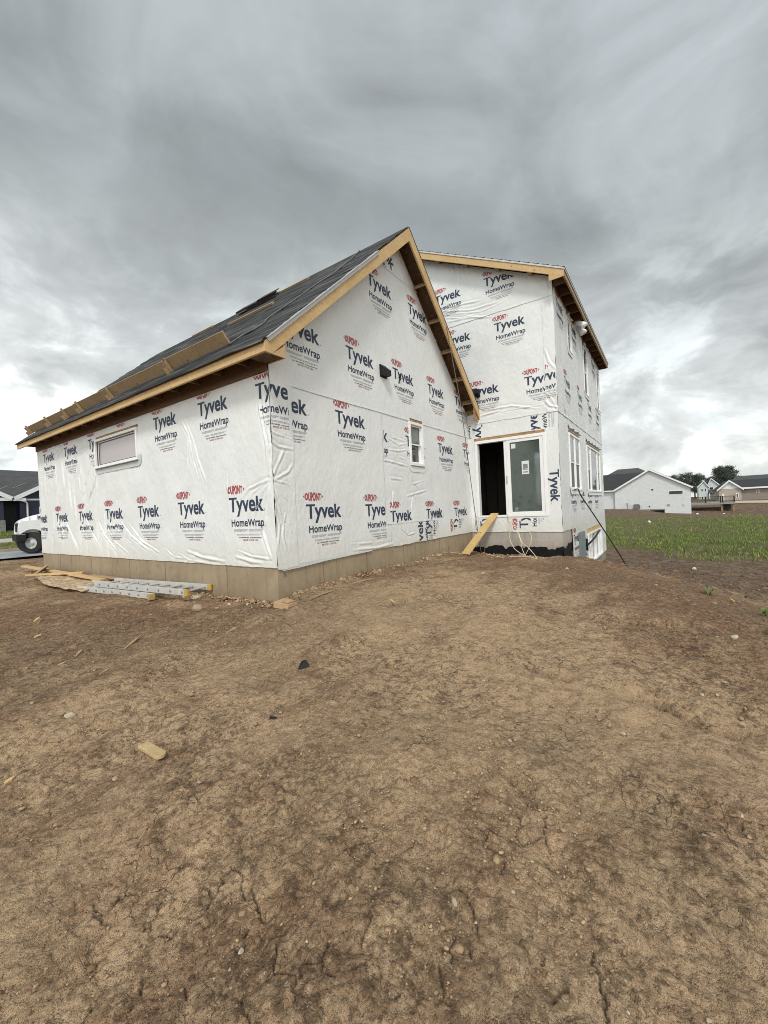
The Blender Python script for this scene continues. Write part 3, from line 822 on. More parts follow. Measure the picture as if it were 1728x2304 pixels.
def membrane_mat():
    m, t, b = new_mat('roof underlayment')
    n1 = t.noise(t.mapping(t.tc, scale=(3.4, 0.30, 3.4)), 2.0, 7, 0.70, 0.6)
    n3 = t.noise(t.mapping(t.tc, scale=(14, 0.8, 14)), 2.0, 4, 0.6, 0.4)
    n1 = t.math('ADD', t.math('MULTIPLY', n1, 0.65), t.math('MULTIPLY', n3, 0.35))
    n2 = t.noise(t.tc, 45.0, 3, 0.7)
    c = t.ramp(n1, [(0.36, (0.007, 0.0072, 0.008)), (0.47, (0.026, 0.0265, 0.027)), (0.55, (0.070, 0.070, 0.069)), (0.66, (0.20, 0.20, 0.195))])
    t.set(b, 'Base Color', c)
    t.set(b, 'Roughness', t.maprange(n1, 0.3, 0.7, 0.55, 0.85))
    b.inputs['Specular IOR Level'].default_value = 0.12
    nr = t.bump(n1, 0.55, 0.03)
    t.set(b, 'Normal', t.bump(n2, 0.3, 0.004, nr))
    return m


def shingle_mat(name, c0, c1, sc=1.0):
    m, t, b = new_mat(name)
    n = t.noise(t.tc, 60.0, 3, 0.7)
    vo = t.node('ShaderNodeTexVoronoi', {'Scale': 4.5 * sc})
    t.l.new(t.mapping(t.tc, scale=(1, 1, 1.6)), vo.inputs['Vector'])
    s = t.node('ShaderNodeSeparateColor', {0: vo.outputs['Color']}).outputs[0]
    c = t.mix(t.math('ADD', t.math('MULTIPLY', n, 0.6), t.math('MULTIPLY', s, 0.4)), (*c0, 1), (*c1, 1))
    t.set(b, 'Base Color', c)
    b.inputs['Roughness'].default_value = 0.9
    t.set(b, 'Normal', t.bump(n, 0.5, 0.01))
    return m


FELT = membrane_mat()
SHING = shingle_mat('asphalt shingles', (0.030, 0.030, 0.031), (0.085, 0.083, 0.080))

# ------------------------------------------------------------------ printing on the wrap
_glyph = {}


def glyph(txt, bold=0.0, spacing=1.0):
    key = (txt, bold, spacing)
    if key not in _glyph:
        cu = bpy.data.curves.new('lettering', 'FONT')
        cu.body = txt
        cu.resolution_u = 3
        cu.offset = bold
        cu.space_character = spacing
        ob = bpy.data.objects.new('lettering', cu)
        me = bpy.data.meshes.new_from_object(ob)
        bm = bmesh.new()
        bm.from_mesh(me)
        bmesh.ops.triangulate(bm, faces=bm.faces)
        vs = [(v.co.x, v.co.y) for v in bm.verts]
        bm.verts.index_update()
        fs = [tuple(v.index for v in f.verts) for f in bm.faces]
        bm.free()
        bpy.data.objects.remove(ob)
        bpy.data.curves.remove(cu)
        bpy.data.meshes.remove(me)
        _glyph[key] = (np.array(vs), fs)
    return _glyph[key]


def text_polys(txt, x0, x1, base, cap, mi, bold=0.0, spacing=1.0, ref='H', oval=None, xh=None):
    vs, fs = glyph(txt, bold, spacing)
    capv = glyph(ref, bold)[0][:, 1].max()
    xs = vs[:, 0]
    X = x0 + (xs - xs.min()) / (xs.max() - xs.min()) * (x1 - x0)
    Y = vs[:, 1] / capv * cap
    if not oval and xh:
        x0h = glyph('x', bold)[0][:, 1].max() / capv * cap
        x1h = xh * cap
        Y = np.where(Y <= 0, Y, np.where(Y <= x0h, Y * x1h / x0h, x1h + (Y - x0h) * (cap - x1h) / (cap - x0h)))
    if oval:
        cx, cy, a, bb = oval
        k = np.sqrt(np.clip(1 - ((X - cx) / a) ** 2, 0.05, 1))
        Y = cy + (Y / cap - 0.5) * 2 * bb * k
    else:
        Y = base + Y
    return [([(X[i], Y[i]) for i in f], mi) for f in fs]


def split_tri(p, lim, out):
    e = [(math.dist(p[i], p[(i + 1) % 3]), i) for i in range(3)]
    L_, i = max(e)
    if L_ < lim:
        out.append(p)
        return
    a, b, c = p[i], p[(i + 1) % 3], p[(i + 2) % 3]
    m_ = ((a[0] + b[0]) / 2, (a[1] + b[1]) / 2)
    split_tri([a, m_, c], lim, out)
    split_tri([m_, b, c], lim, out)


def build_logo():
    """one repeat of the printing; origin at the left end of the big word's baseline; indices 1 navy, 2 red, 3 grey"""
    P_ = []
    P_ += text_polys('Tyvek', 0.0, 0.80, 0.0, 0.212, 1, 0.026, 1.0, xh=0.77)
    P_ += text_polys('HomeWrap', 0.045, 0.80, -0.223, 0.106, 1, 0.022, 1.02, xh=0.76)
    P_ += text_polys('DUPONT', -0.005, 0.335, 0.0, 1.0, 2, 0.050, 1.05, oval=(0.165, 0.332, 0.235, 0.064))
    for sx in (-1, 1):                       # pointed ends of the oval badge
        cx = 0.165 + sx * 0.185
        P_.append(([(cx, 0.332 + 0.030), (cx + sx * 0.030, 0.332), (cx, 0.332 - 0.030)], 2))
    for cx, cy, r in ((0.835, 0.012, 0.011), (0.822, -0.215, 0.008)):
        P_.append(([(cx + r * math.cos(a), cy + r * math.sin(a)) for a in (0.0, 2.1, 4.2)], 1))
    rg = random.Random(3)
    for row in range(3):                     # fine print, two columns
        y = -0.272 - 0.013 * row
        for c0, c1 in ((0.10, 0.42), (0.45, 0.78)):
            x = c0
            end = c1 - (0.05 if row == 2 else 0.0)
            while x < end:
                w = rg.uniform(0.012, 0.035)
                q = [(x, y), (min(x + w, end), y), (min(x + w, end), y + 0.0055), (x, y + 0.0055)]
                P_ += [([q[0], q[1], q[2]], 3), ([q[0], q[2], q[3]], 3)]
                x += w + 0.006
    for row in range(2):
        y = -0.342 - 0.014 * row
        x, end = 0.16, 0.74 - 0.06 * row
        while x < end:
            w = rg.uniform(0.012, 0.04)
            q = [(x, y), (min(x + w, end), y), (min(x + w, end), y + 0.006), (x, y + 0.006)]
            P_ += [([q[0], q[1], q[2]], 3), ([q[0], q[2], q[3]], 3)]
            x += w + 0.006
    P_ += text_polys('Call 1-800-448-9835  tyvek.com/homewrap', 0.20, 0.72, -0.398, 0.019, 1, 0.02)
    P_ += text_polys('MADE IN THE USA', 0.31, 0.64, -0.440, 0.026, 2, 0.01)
    out = []
    for p, mi in P_:
        parts = []
        split_tri(list(p), 0.045, parts)
        out += [(q, mi) for q in parts]
    return out


LOGO = build_logo()


def clip_poly(p, keep):
    """Sutherland-Hodgman against half planes (a, b, c): a*u + b*z <= c"""
    for a, b, c in keep:
        o = []
        for i in range(len(p)):
            s, e = p[i], p[(i + 1) % len(p)]
            ds, de = a * s[0] + b * s[1] - c, a * e[0] + b * e[1] - c
            if ds <= 0:
                o.append(s)
            if (ds < 0 < de) or (de < 0 < ds):
                k = ds / (ds - de)
                o.append((s[0] + (e[0] - s[0]) * k, s[1] + (e[1] - s[1]) * k))
        p = o
        if len(p) < 3:
            return None
    return p


def rect_keep(u0, u1, z0, z1):
    return [(-1, 0, -u0), (1, 0, u1), (0, -1, -z0), (0, 1, z1)]


class Wall:
    """one wrapped wall: sheets of wrap with folds, and the printing laid on them"""
    def __init__(self, key, folds, seed, amp=0.007, width=0.010, billow=0.004):
        self.key, self.folds, self.seed, self.amp, self.width, self.billow = key, folds, seed, amp, width, billow
        self.V, self.F, self.Mi = [], [], []
        self.n = 0
        rg = random.Random(seed)
        self.par = [(amp * rg.uniform(0.7, 1.5), width * rg.uniform(0.75, 1.7)) for _ in folds]

    def disp(self, u, z):
        u, z = np.asarray(u, float), np.asarray(z, float)
        s = self.seed
        d = self.billow * (vnoise(u / 0.55, z / 0.8, s) + 0.7 * vnoise(u / 0.21, z / 0.33, s + 1))
        d = d + 0.0022 * vnoise(u / 0.06, z / 0.11, s + 2)
        for (a, w), pl in zip(self.par, self.folds):
            p = np.array(pl)
            ln = np.hypot(*np.diff(p, axis=0).T).sum()
            sel = (u > p[:, 0].min() - 0.12) & (u < p[:, 0].max() + 0.12) & (z > p[:, 1].min() - 0.12) & (z < p[:, 1].max() + 0.12)
            if not sel.any():
                continue
            us, zs = u[sel], z[sel]
            wob = 0.012 * vnoise(us / 0.17, zs / 0.17, s + 5)
            dist = seg_dist(us, zs, pl) + wob
            # fade at both ends
            e0 = np.hypot(us - p[0, 0], zs - p[0, 1])
            e1 = np.hypot(us - p[-1, 0], zs - p[-1, 1])
            fade = np.clip(np.minimum(e0, e1) / (0.22 * ln + 1e-6), 0, 1)
            g = a * np.exp(-(dist / w) ** 2) - 0.45 * a * np.exp(-((dist - 2.2 * w) / (1.3 * w)) ** 2)
            d[sel] = np.maximum(d[sel] + 0 * g, d[sel]) + g * (0.25 + 0.75 * fade)
        return d

    def pt(self, u, z, n):
        return MAP[self.key](u, z, n)

    def sheet(self, u0, u1, z0, z1, off, res=0.014, holes=(), top=None, mat=0, wob=0.0, lip=0.0):
        """grid of wrap; holes are (u0,u1,z0,z1); top(u) caps the height; lip lifts the lower edge clear of what is below"""
        def axis(a, b, marks):
            ks = sorted(set([a, b] + [m_ for m_ in marks if a < m_ < b]))
            o = []
            for p, q in zip(ks[:-1], ks[1:]):
                o.append(np.linspace(p, q, max(1, int(round((q - p) / res))) + 1)[:-1])
            return np.append(np.concatenate(o), b)
        us = axis(u0, u1, [h for H in holes for h in H[:2]])
        zs = axis(z0, z1, [h for H in holes for h in H[2:]])
        U, Z = np.meshgrid(us, zs, indexing='ij')
        if wob:
            ze = 0.6 * vnoise(U / 0.31, U * 0 + 1.5, self.seed + 8) + 0.4 * vnoise(U / 0.09, U * 0 + 2.5, self.seed + 9)
            Z = Z + wob * ze * np.clip(1 - (Z - z0) / 0.12, 0, 1)
            ue = 0.6 * vnoise(U * 0 + 3.5, Z / 0.33, self.seed + 10) + 0.4 * vnoise(U * 0 + 4.5, Z / 0.11, self.seed + 11)
            U = U + wob * ue * (np.clip(1 - (U - u0) / 0.1, 0, 1) + np.clip(1 - (u1 - U) / 0.1, 0, 1))
        if top is not None:
            Z = np.minimum(Z, np.vectorize(top)(U))
        d = off + self.disp(U, Z)
        if lip:
            edge = np.exp(-((Z - z0) / 0.03) ** 2)
            d = d + lip * edge * (0.6 + 0.6 * vnoise(U / 0.4, U * 0, self.seed + 12))
        X = np.stack(self.pt(U, Z, d) if self.key != 'x' else 0, -1).reshape(-1, 3)
        nu, nz = U.shape
        idx = np.arange(nu * nz).reshape(nu, nz)
        q = np.stack([idx[:-1, :-1], idx[1:, :-1], idx[1:, 1:], idx[:-1, 1:]], -1).reshape(-1, 4)
        uc = (U[:-1, :-1] + U[1:, 1:]).ravel() / 2
        zc_ = (Z[:-1, :-1] + Z[1:, 1:]).ravel() / 2
        keep = np.ones(len(q), bool)
        for h in holes:
            keep &= ~((uc > h[0]) & (uc < h[1]) & (zc_ > h[2]) & (zc_ < h[3]))
        q = q[keep]
        self.V.append(X)
        self.F.append(q + self.n)
        self.Mi.append(np.full(len(q), mat))
        self.n += len(X)

    def logo(self, u, b, keep, off=0.0, rot=0.0, k=1.0):
        """u, b: left end of the big word's baseline; keep: half planes"""
        sg = -1.0 if self.key in 'LD' else 1.0
        c, s = math.cos(rot), math.sin(rot)
        pu, pz, fs = [], [], []
        for p, mi in LOGO:
            q = [(u + sg * k * (x * c - y * s), b + k * (x * s + y * c)) for x, y in p]
            q = clip_poly(q, keep)
            if q is None:
                continue
            for i in range(1, len(q) - 1):
                n0 = len(pu)
                for w in (q[0], q[i], q[i + 1], q[i + 1]):
                    pu.append(w[0])
                    pz.append(w[1])
                fs.append(((n0, n0 + 1, n0 + 2), mi))
        if not pu:
            return
        pu, pz = np.array(pu), np.array(pz)
        d = off + 0.0028 + self.disp(pu, pz)
        self.T = getattr(self, 'T', [])
        self.T.append((np.stack(self.pt(pu, pz, d), -1), fs))

    def finish(self, parent, mats, label=None):
        """mats: wrap, navy, red, grey, crinkled wrap"""
        core_v, core_f, core_m = self.core.v, self.core.f, self.core.m
        V = np.concatenate(self.V + [np.array(core_v)])
        quads = np.concatenate(self.F + [np.array(core_f) + self.n])
        midx = np.concatenate(self.Mi + [np.array(core_m)])
        tri_v, tri_f, tri_m = [], [], []
        n = len(V)
        for vv, fs in getattr(self, 'T', []):
            tri_v.append(vv)
            for f, mi in fs:
                tri_f.append([n + f[0], n + f[1], n + f[2]])
                tri_m.append(mi)
            n += len(vv)
        V = np.concatenate([V] + tri_v).astype(np.float32)
        me = bpy.data.meshes.new('wall')
        me.vertices.add(len(V))
        me.vertices.foreach_set('co', V.ravel())
        lp = np.concatenate([quads.ravel(), np.array(tri_f, dtype=int).ravel()]).astype(np.int32)
        me.loops.add(len(lp))
        me.loops.foreach_set('vertex_index', lp)
        nq, nt = len(quads), len(tri_f)
        st = np.concatenate([np.arange(nq) * 4, nq * 4 + np.arange(nt) * 3]).astype(np.int32)
        me.polygons.add(nq + nt)
        me.polygons.foreach_set('loop_start', st)
        for m_ in mats:
            me.materials.append(m_)
        me.polygons.foreach_set('material_index', np.concatenate([midx, np.array(tri_m, dtype=int)]).astype(np.int32))
        sm = np.ones(nq + nt, bool)
        sm[nq - len(core_f):nq] = False
        me.polygons.foreach_set('use_smooth', sm)
        me.update(calc_edges=True)
        o = bpy.data.objects.new('wall', me)
        COL.objects.link(o)
        o.parent = parent
        if label:
            o['label'] = label
        return o

    def make_core(self, u0, u1, z0, z1, holes, n0, n1, mi, top=None, marks=()):
        """solid sheathing behind the wrap, split round the openings"""
        mb = MB()
        us = sorted(set([u0, u1] + [h for H in holes for h in H[:2]] + list(marks)))
        zs = sorted(set([z0, z1] + [h for H in holes for h in H[2:]]))
        for a, b in zip(us[:-1], us[1:]):
            for c, d in zip(zs[:-1], zs[1:]):
                uc, zc_ = (a + b) / 2, (c + d) / 2
                if any(h[0] < uc < h[1] and h[2] < zc_ < h[3] for h in holes):
                    continue
                ta = min(d, top(a)) if top else d
                tb = min(d, top(b)) if top else d
                if max(ta, tb) <= c:
                    continue
                ta, tb = max(ta, c), max(tb, c)
                f = lambda u, z, n: self.pt(u, z, n)
                mb.hexa([f(a, c, n0), f(b, c, n0), f(b, c, n1), f(a, c, n1), f(a, ta, n0), f(b, tb, n0), f(b, tb, n1), f(a, ta, n1)], mi)
        self.core = mb

# ------------------------------------------------------------------ the house itself
house = thing('unfinished_house', 'two-storey house under construction wrapped in white printed house wrap with bare wood eaves', 'house')
WM = [MW, INK, INKR, INKG, MWC, OSB]

# garage side wall (left in the picture)
WIN_L = (3.80, 5.735, 1.90, 2.525)
_rg = random.Random(31)
for _ in range(34):
    y_, z_ = _rg.uniform(5.0, 9.4), _rg.uniform(0.5, 2.6)
    l_ = _rg.uniform(0.25, 0.9)
    s_ = _rg.uniform(-0.25, 0.35)
    FOLDS_L.append([(y_, z_), (y_ + s_ * l_ * .5 + _rg.uniform(-.04, .04), z_ - l_ * .5), (y_ + s_ * l_, z_ - l_)])
wl = Wall('L', FOLDS_L, 101, 0.0135, 0.0115, 0.006)
OSB_L = (3.80, 5.735, 2.525, 2.585)
wl.make_core(0.012, GL, 0.0, 2.86, [WIN_L], -0.14, -0.012, 5)
wl.sheet(0.0, GL, -0.022, 2.735, 0.004, 0.0145, [WIN_L, OSB_L], wob=0.012)
for i in range(6):
    wl.logo(1.028 + 1.463 * i, 0.797, rect_keep(0.0, GL, 0.0, 2.7), 0.004)
wl.logo(1.028 + 1.463 * 6, 0.797, rect_keep(0.0, GL - 0.02, 0.0, 2.7), 0.004)
for i in range(7):
    u = 0.285 + 1.463 * i
    keep = rect_keep(0.0, GL, 0.0, 2.70)
    wl.logo(u, 2.375, keep if abs(u - 5.35) > 1.0 else rect_keep(0.0, GL, 2.60, 2.70), 0.004)
    if abs(u - 5.35) <= 1.0:
        wl.logo(u, 2.375, rect_keep(5.74, GL, 0, 2.59), 0.004)
wl.finish(house, WM)

# garage gable wall
WIN_G = (3.69, 4.288, 1.64, 2.58)
OSB_G = (3.745, 4.292, 2.58, 2.65)
wg = Wall('G', FOLDS_G, 201, 0.0105, 0.0110, 0.0040)
gtop = lambda u: groof(u) - 0.10
wg.make_core(0.012, GW - 0.01, 0.0, 6.3, [WIN_G], -0.14, -0.012, 5, top=gtop, marks=(RIDGE_X,))
wg.sheet(0.0, GW - 0.004, -0.012, 2.62, 0.003, 0.0145, [WIN_G, OSB_G], wob=0.008)
wg.sheet(0.0, GW - 0.004, 2.585, 6.25, 0.010, 0.018, [(3.745, 4.292, 2.5, 2.65)], top=gtop, wob=0.006, lip=0.007)
wg.sheet(2.70, 4.62, 0.43, 2.55, 0.012, 0.015, [WIN_G, OSB_G], wob=0.014, lip=0.004)
wg.sheet(2.86, 4.9, -0.01, 0.50, 0.008, 0.015, wob=0.02)
wg.sheet(-0.004, 0.385, -0.03, 2.66, 0.014, 0.0125, wob=0.028)
wg.sheet(2.45, 4.40, 5.53, 6.25, 0.016, 0.018, top=gtop, wob=0.006, lip=0.004)
low = rect_keep(0.40, 2.695, 0, 2.58)
wg.logo(0.592, 0.645, low, 0.003)
wg.logo(2.064, 0.622, low, 0.003)
wg.logo(-0.09, 2.215, rect_keep(0.40, 2.6, 0, 2.58), 0.003)
wg.logo(1.358, 2.205, low, 0.003)
wg.logo(-0.285, 2.376, rect_keep(0.0, 0.325, 0, 2.64), 0.014)
pat = rect_keep(2.735, 4.6, 0.455, 2.53)
wg.logo(2.845, 0.480, rect_keep(2.84, 4.6, 0.448, 2.5), 0.012)
wg.logo(4.290, 0.480, rect_keep(4.2, 5.25, 0.448, 2.5), 0.012)
wg.logo(2.07, 2.045, rect_keep(2.735, 3.2, 0.455, 2.5), 0.012)
wg.logo(3.545, 2.045, rect_keep(3.5, 3.672, 1.4, 2.5), 0.012)
wg.logo(3.545, 2.045, rect_keep(4.30, 4.6, 1.4, 2.5), 0.012)
wg.logo(5.030, 2.045, rect_keep(4.9, GW - .03, 0.455, 2.55), 0.003)
wg.logo(6.500, 2.035, rect_keep(4.9, GW - .03, 0.455, 2.55), 0.003)
wg.logo(5.770, 0.475, rect_keep(5.0, GW - .03, 0.43, 2.5), 0.003)
wg.logo(4.47, 0.05, rect_keep(4.2, 4.86, 0.0, 0.42), 0.008, rot=math.pi / 2)
wg.logo(4.10, -0.33, rect_keep(3.9, 4.86, 0.0, 0.42), 0.008, rot=math.pi / 2)
wg.logo(5.90, 0.12, rect_keep(5.3, 6.3, 0.05, 0.40), 0.003, rot=math.pi / 2)
for i in range(5):
    wg.logo(0.245 + 1.463 * i, 3.38, rect_keep(0.03, GW - .03, 2.62, 9) + [(SL, 1, RIDGE_Z + SL * RIDGE_X - 0.15), (-SL, 1, EAVE_Z1 + SL * OV - 0.15)], 0.010)
for i in range(2):
    wg.logo(2.438 + 1.463 * i, 4.965, rect_keep(0.5, GW, 2.6, 5.52) + [(SL, 1, RIDGE_Z + SL * RIDGE_X - 0.15), (-SL, 1, EAVE_Z1 + SL * OV - 0.15)], 0.010)
wg.logo(2.66, 6.05, rect_keep(2.3, 4.4, 5.56, 9) + [(SL, 1, RIDGE_Z + SL * RIDGE_X - 0.15), (-SL, 1, RIDGE_Z - SL * RIDGE_X - 0.15)], 0.016, rot=rad(-36))
wg.finish(house, WM)

# patio wall of the main block (u = y, from the inner corner at 0 to the outer corner at -MB_)
DOOR = (-2.037, -0.187, 0.378, 2.458)
OSB_D = (-2.02, -0.175, 2.458, 2.535)
mroof = lambda y: M_TOP + M_SL * (y + MB_ + M_OV)
wd = Wall('D', FOLDS_D, 301, 0.0125, 0.0125, 0.005)
dtop = lambda u: min(mroof(u), mroof(-MB_ - M_OV + (M_DEPTH + 2 * M_OV) / 2) - M_SL * abs(u - (-MB_ - M_OV + (M_DEPTH + 2 * M_OV) / 2)) * 0 + 9) - 0.12
wd.make_core(-MB_ + 0.012, 6.5, 0.0, 8.2, [DOOR], -0.14, -0.012, 5, top=lambda u: mroof(min(u, 2.1)) - 0.12, marks=(2.1,))
wd.sheet(-MB_, 0.0, -0.02, 2.98, 0.003, 0.0145, [DOOR, OSB_D], wob=0.014, lip=0.004)
wd.sheet(-MB_ - 0.006, 2.1, 2.925, 5.80, 0.010, 0.016, wob=0.010, lip=0.007, top=lambda u: mroof(u) - 0.1)
wd.sheet(-MB_ - 0.006, 2.1, 5.745, 7.95, 0.017, 0.018, wob=0.012, lip=0.007, top=lambda u: mroof(u) - 0.1)
wd.sheet(-MB_ - 0.010, -2.085, 2.93, 5.60, 0.021, 0.0145, wob=0.012)
roofcut = [(-M_SL, 1, mroof(0) - 0.2)]
for u in (-0.645, 0.818):
    wd.logo(u, 6.52, rect_keep(-2.3, 2.0, 5.77, 9) + roofcut, 0.017)
for u in (-0.868, 0.595):
    wd.logo(u, 5.262, rect_keep(-2.08, 2.0, 2.95, 5.73), 0.010)
wd.logo(-1.585, 3.692, rect_keep(-2.078, 0.5, 2.95, 5.7), 0.010)
wd.logo(-0.122, 3.690, rect_keep(-2.0, 0.5, 2.95, 5.7), 0.010)
wd.logo(-1.805, 3.720, rect_keep(-2.33, -2.10, 2.95, 5.7), 0.021)
wd.logo(-0.215, 3.02, rect_keep(-0.46, -0.02, 2.55, 2.90), 0.003, rot=-math.pi / 2)
wd.logo(-2.10, 1.515, rect_keep(-2.335, -2.05, 0.55, 2.2), 0.003, rot=-math.pi / 2)
wd.logo(-1.515, 0.075, rect_keep(-1.95, -1.0, 0.0, 0.335), 0.003, rot=math.pi / 2)
wd.logo(-0.46, 0.09, rect_keep(-0.5, -0.19, 0.0, 0.335), 0.003, rot=math.pi / 2)
wd.logo(-1.86, 2.34, rect_keep(-2.25, -1.66, 2.56, 2.90), 0.003, rot=math.pi / 2)
wd.finish(house, WM)

# side wall of the main block with the windows
WS1 = (8.09, 9.70, 1.01, 2.565)
WS2 = (11.00, 14.08, 0.99, 2.53)
WU1 = (8.50, 9.05, 4.90, 5.81)
WU2 = (11.10, 11.86, 4.22, 5.79)
WU3 = (14.05, 14.75, 4.21, 5.77)
WB = (10.50, 13.60, -1.33, -0.34)
OS1, OS2, OSb = (8.09, 9.66, 2.565, 2.63), (11.02, 14.05, 2.53, 2.60), (10.45, 13.6, -0.34, -0.19)
_rg = random.Random(8)
folds_s = []
for _ in range(46):
    u, z = _rg.uniform(7.0, 14.8), _rg.uniform(-0.2, 4.2)
    a = _rg.choice((-0.9, -0.7, 0.8, 1.2, -1.3)) + _rg.uniform(-.3, .3)
    ln = _rg.uniform(0.2, 0.7)
    folds_s.append([(u, z), (u + ln * math.cos(a) * .5, z + ln * math.sin(a) * .5 + _rg.uniform(-.04, .04)), (u + ln * math.cos(a), z + ln * math.sin(a))])
ws = Wall('S', folds_s, 401, 0.011, 0.016, 0.006)
SX0, SX1 = GW, GW + MD
ws.make_core(SX0 + 0.012, SX1, -0.001, 6.2, [WS1, WS2, WU1, WU2, WU3], -0.14, -0.012, 5)
ws.sheet(SX0 - 0.003, SX1, -0.02, 2.97, 0.003, 0.024, [WS1, WS2, OS1, OS2, (10.45, 13.6, -0.5, -0.0)], wob=0.02, mat=4)
ws.sheet(SX0 - 0.004, SX1, 2.925, 6.02, 0.011, 0.024, [WU1, WU2, WU3], wob=0.014, mat=4, lip=0.009)
ws.sheet(8.02, SX1, -1.34, 0.02, 0.012, 0.022, [WB, OSb, (8.87, 9.80, -1.30, -0.20)], wob=0.03, mat=4)
for i in range(4):
    u = 7.18 + 1.9 * i
    for z, of in ((5.62, 0.011), (3.80, 0.011)):
        ws.logo(u if z > 5 else u + 0.6, z, rect_keep(SX0 + .03, SX1 - .03, 2.97, 6.0), of)
for u, z in ((8.06, 0.86), (9.45, 0.86), (10.9, 0.83), (12.4, 0.83)):
    ws.logo(u, z, rect_keep(SX0 + .03, SX1 - .03, 0.2, 0.985), 0.003)
ws.logo(8.17, -0.42, rect_keep(8.05, 8.85, -1.3, 0.0), 0.012)
ws.logo(8.20, -0.98, rect_keep(8.05, 8.85, -1.3, -0.85), 0.012)
ws.logo(10.15, -1.20, rect_keep(9.82, 10.46, -1.3, 0.0), 0.012, rot=math.pi / 2)
ws.finish(house, WM)

# hidden walls close the shell
mb = MB()
mb.box(-0.004, GW, GL - 0.14, GL + 0.004, 0.0, 2.9)
mb.prism([(-0.004, GL - 0.14, 2.9), (GW, GL - 0.14, 2.9), (GW, GL - 0.14, 3.1), (RIDGE_X, GL - 0.14, RIDGE_Z - 0.12), (-0.004, GL - 0.14, 3.0)], (0, 0.144, 0))
mb.box(GW + MD - 0.14, GW + MD, -MB_ + 0.15, -MB_ + M_DEPTH, -1.4, 6.1)
mb.box(GW + 0.13, GW + MD, -MB_ + M_DEPTH - 0.14, -MB_ + M_DEPTH, -1.4, 6.1)
mb.prism([(GW + MD, -MB_, 6.1), (GW + MD, -MB_ + M_DEPTH, 6.1), (GW + MD, -MB_ + M_DEPTH / 2, mroof(-MB_ + M_DEPTH / 2) - .1)], (-0.14, 0, 0))
mb.build('wall', MW, house)

# interior: floors, a dividing wall and studs seen through the openings
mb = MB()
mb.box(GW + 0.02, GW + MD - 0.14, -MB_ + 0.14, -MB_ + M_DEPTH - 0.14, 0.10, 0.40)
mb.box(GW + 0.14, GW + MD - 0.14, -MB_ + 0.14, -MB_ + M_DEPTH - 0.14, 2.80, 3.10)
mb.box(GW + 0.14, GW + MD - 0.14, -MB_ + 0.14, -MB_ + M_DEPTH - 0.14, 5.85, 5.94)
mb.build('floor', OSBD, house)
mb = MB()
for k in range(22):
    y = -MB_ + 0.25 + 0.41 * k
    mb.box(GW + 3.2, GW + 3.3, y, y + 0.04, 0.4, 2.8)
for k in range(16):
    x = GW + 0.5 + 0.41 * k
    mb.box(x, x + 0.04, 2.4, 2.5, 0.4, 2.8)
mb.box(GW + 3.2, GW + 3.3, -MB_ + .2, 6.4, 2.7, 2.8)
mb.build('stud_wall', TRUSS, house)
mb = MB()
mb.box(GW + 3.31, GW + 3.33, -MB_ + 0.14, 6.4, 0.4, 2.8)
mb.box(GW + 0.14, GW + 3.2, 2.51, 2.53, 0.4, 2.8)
WBOARD = simple('dimmed wallboard', (0.12, 0.105, 0.09), 0.9)  # coloured dark so the rooms behind the openings look dim
mb.build('backing_panel', WBOARD, house)
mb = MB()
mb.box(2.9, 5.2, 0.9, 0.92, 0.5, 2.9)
mb.build('backing_panel', WBOARD, house)  # panel added behind the gable window to keep its glass dark

# foundations
mb = MB()
mb.box(0.012, 0.30, 0.014, GL - 0.01, -1.2, -0.002, 0)
mb.box(0.30, GW + 0.02, 0.014, 0.30, -1.2, -0.002, 0)
for y in (1.19, 3.06, 4.45, 6.33, 8.25):
    mb.box(0.007, 0.02, y, y + 0.010, -1.1, -0.015, 1)
for x in (0.92, 2.05, 3.3, 4.9):
    mb.box(x, x + 0.010, 0.008, 0.02, -1.1, -0.015, 1)
mb.build('foundation', [CONC, simple('form joint', (0.19, 0.145, 0.095), 0.9, 0.3, 20)], house, label='tan poured concrete foundation under the garage')
mb = MB()
mb.box(GW + 0.012, GW + 0.25, -MB_ + 0.012, 0.01, -1.3, -0.002, 0)
mb.box(GW + 0.25, 8.0, -MB_ + 0.012, -MB_ + 0.3, -1.5, -0.002, 0)
mb.box(8.0, GW + MD, -MB_ + 0.03, -MB_ + 0.3, -2.3, -1.33, 0)
mb.build('foundation', CONCG, house, label='grey concrete foundation below the patio door')
rg = random.Random(5)
mb = MB()
us = np.linspace(0.0, -MB_, 48)
pr = None
lev = -0.44
for i, u in enumerate(us):
    if rg.random() < 0.28:
        lev = rg.uniform(-0.47, -0.375)
    zt = lev + rg.uniform(-0.012, 0.012)
    if pr:
        x = GW + 0.006
        mb.hexa([(x, pr[0], -1.2), (x, u, -1.2), (x + .02, u, -1.2), (x + .02, pr[0], -1.2), (x, pr[0], pr[1]), (x, u, zt), (x + .02, u, zt), (x + .02, pr[0], pr[1])])
    pr = (u, zt)
pr = None
for u in np.linspace(GW + 0.006, 8.0, 22):
    zt = rg.uniform(-0.52, -0.42) + 0.12 * (u - GW) / 1.1
    y = -MB_ + 0.006
    if pr:
        mb.hexa([(pr[0], y, -1.5), (u, y, -1.5), (u, y + .02, -1.5), (pr[0], y + .02, -1.5), (pr[0], y, pr[1]), (u, y, zt), (u, y + .02, zt), (pr[0], y + .02, pr[1])])
    pr = (u, zt)
mb.build('damp_proofing', TAR, house)
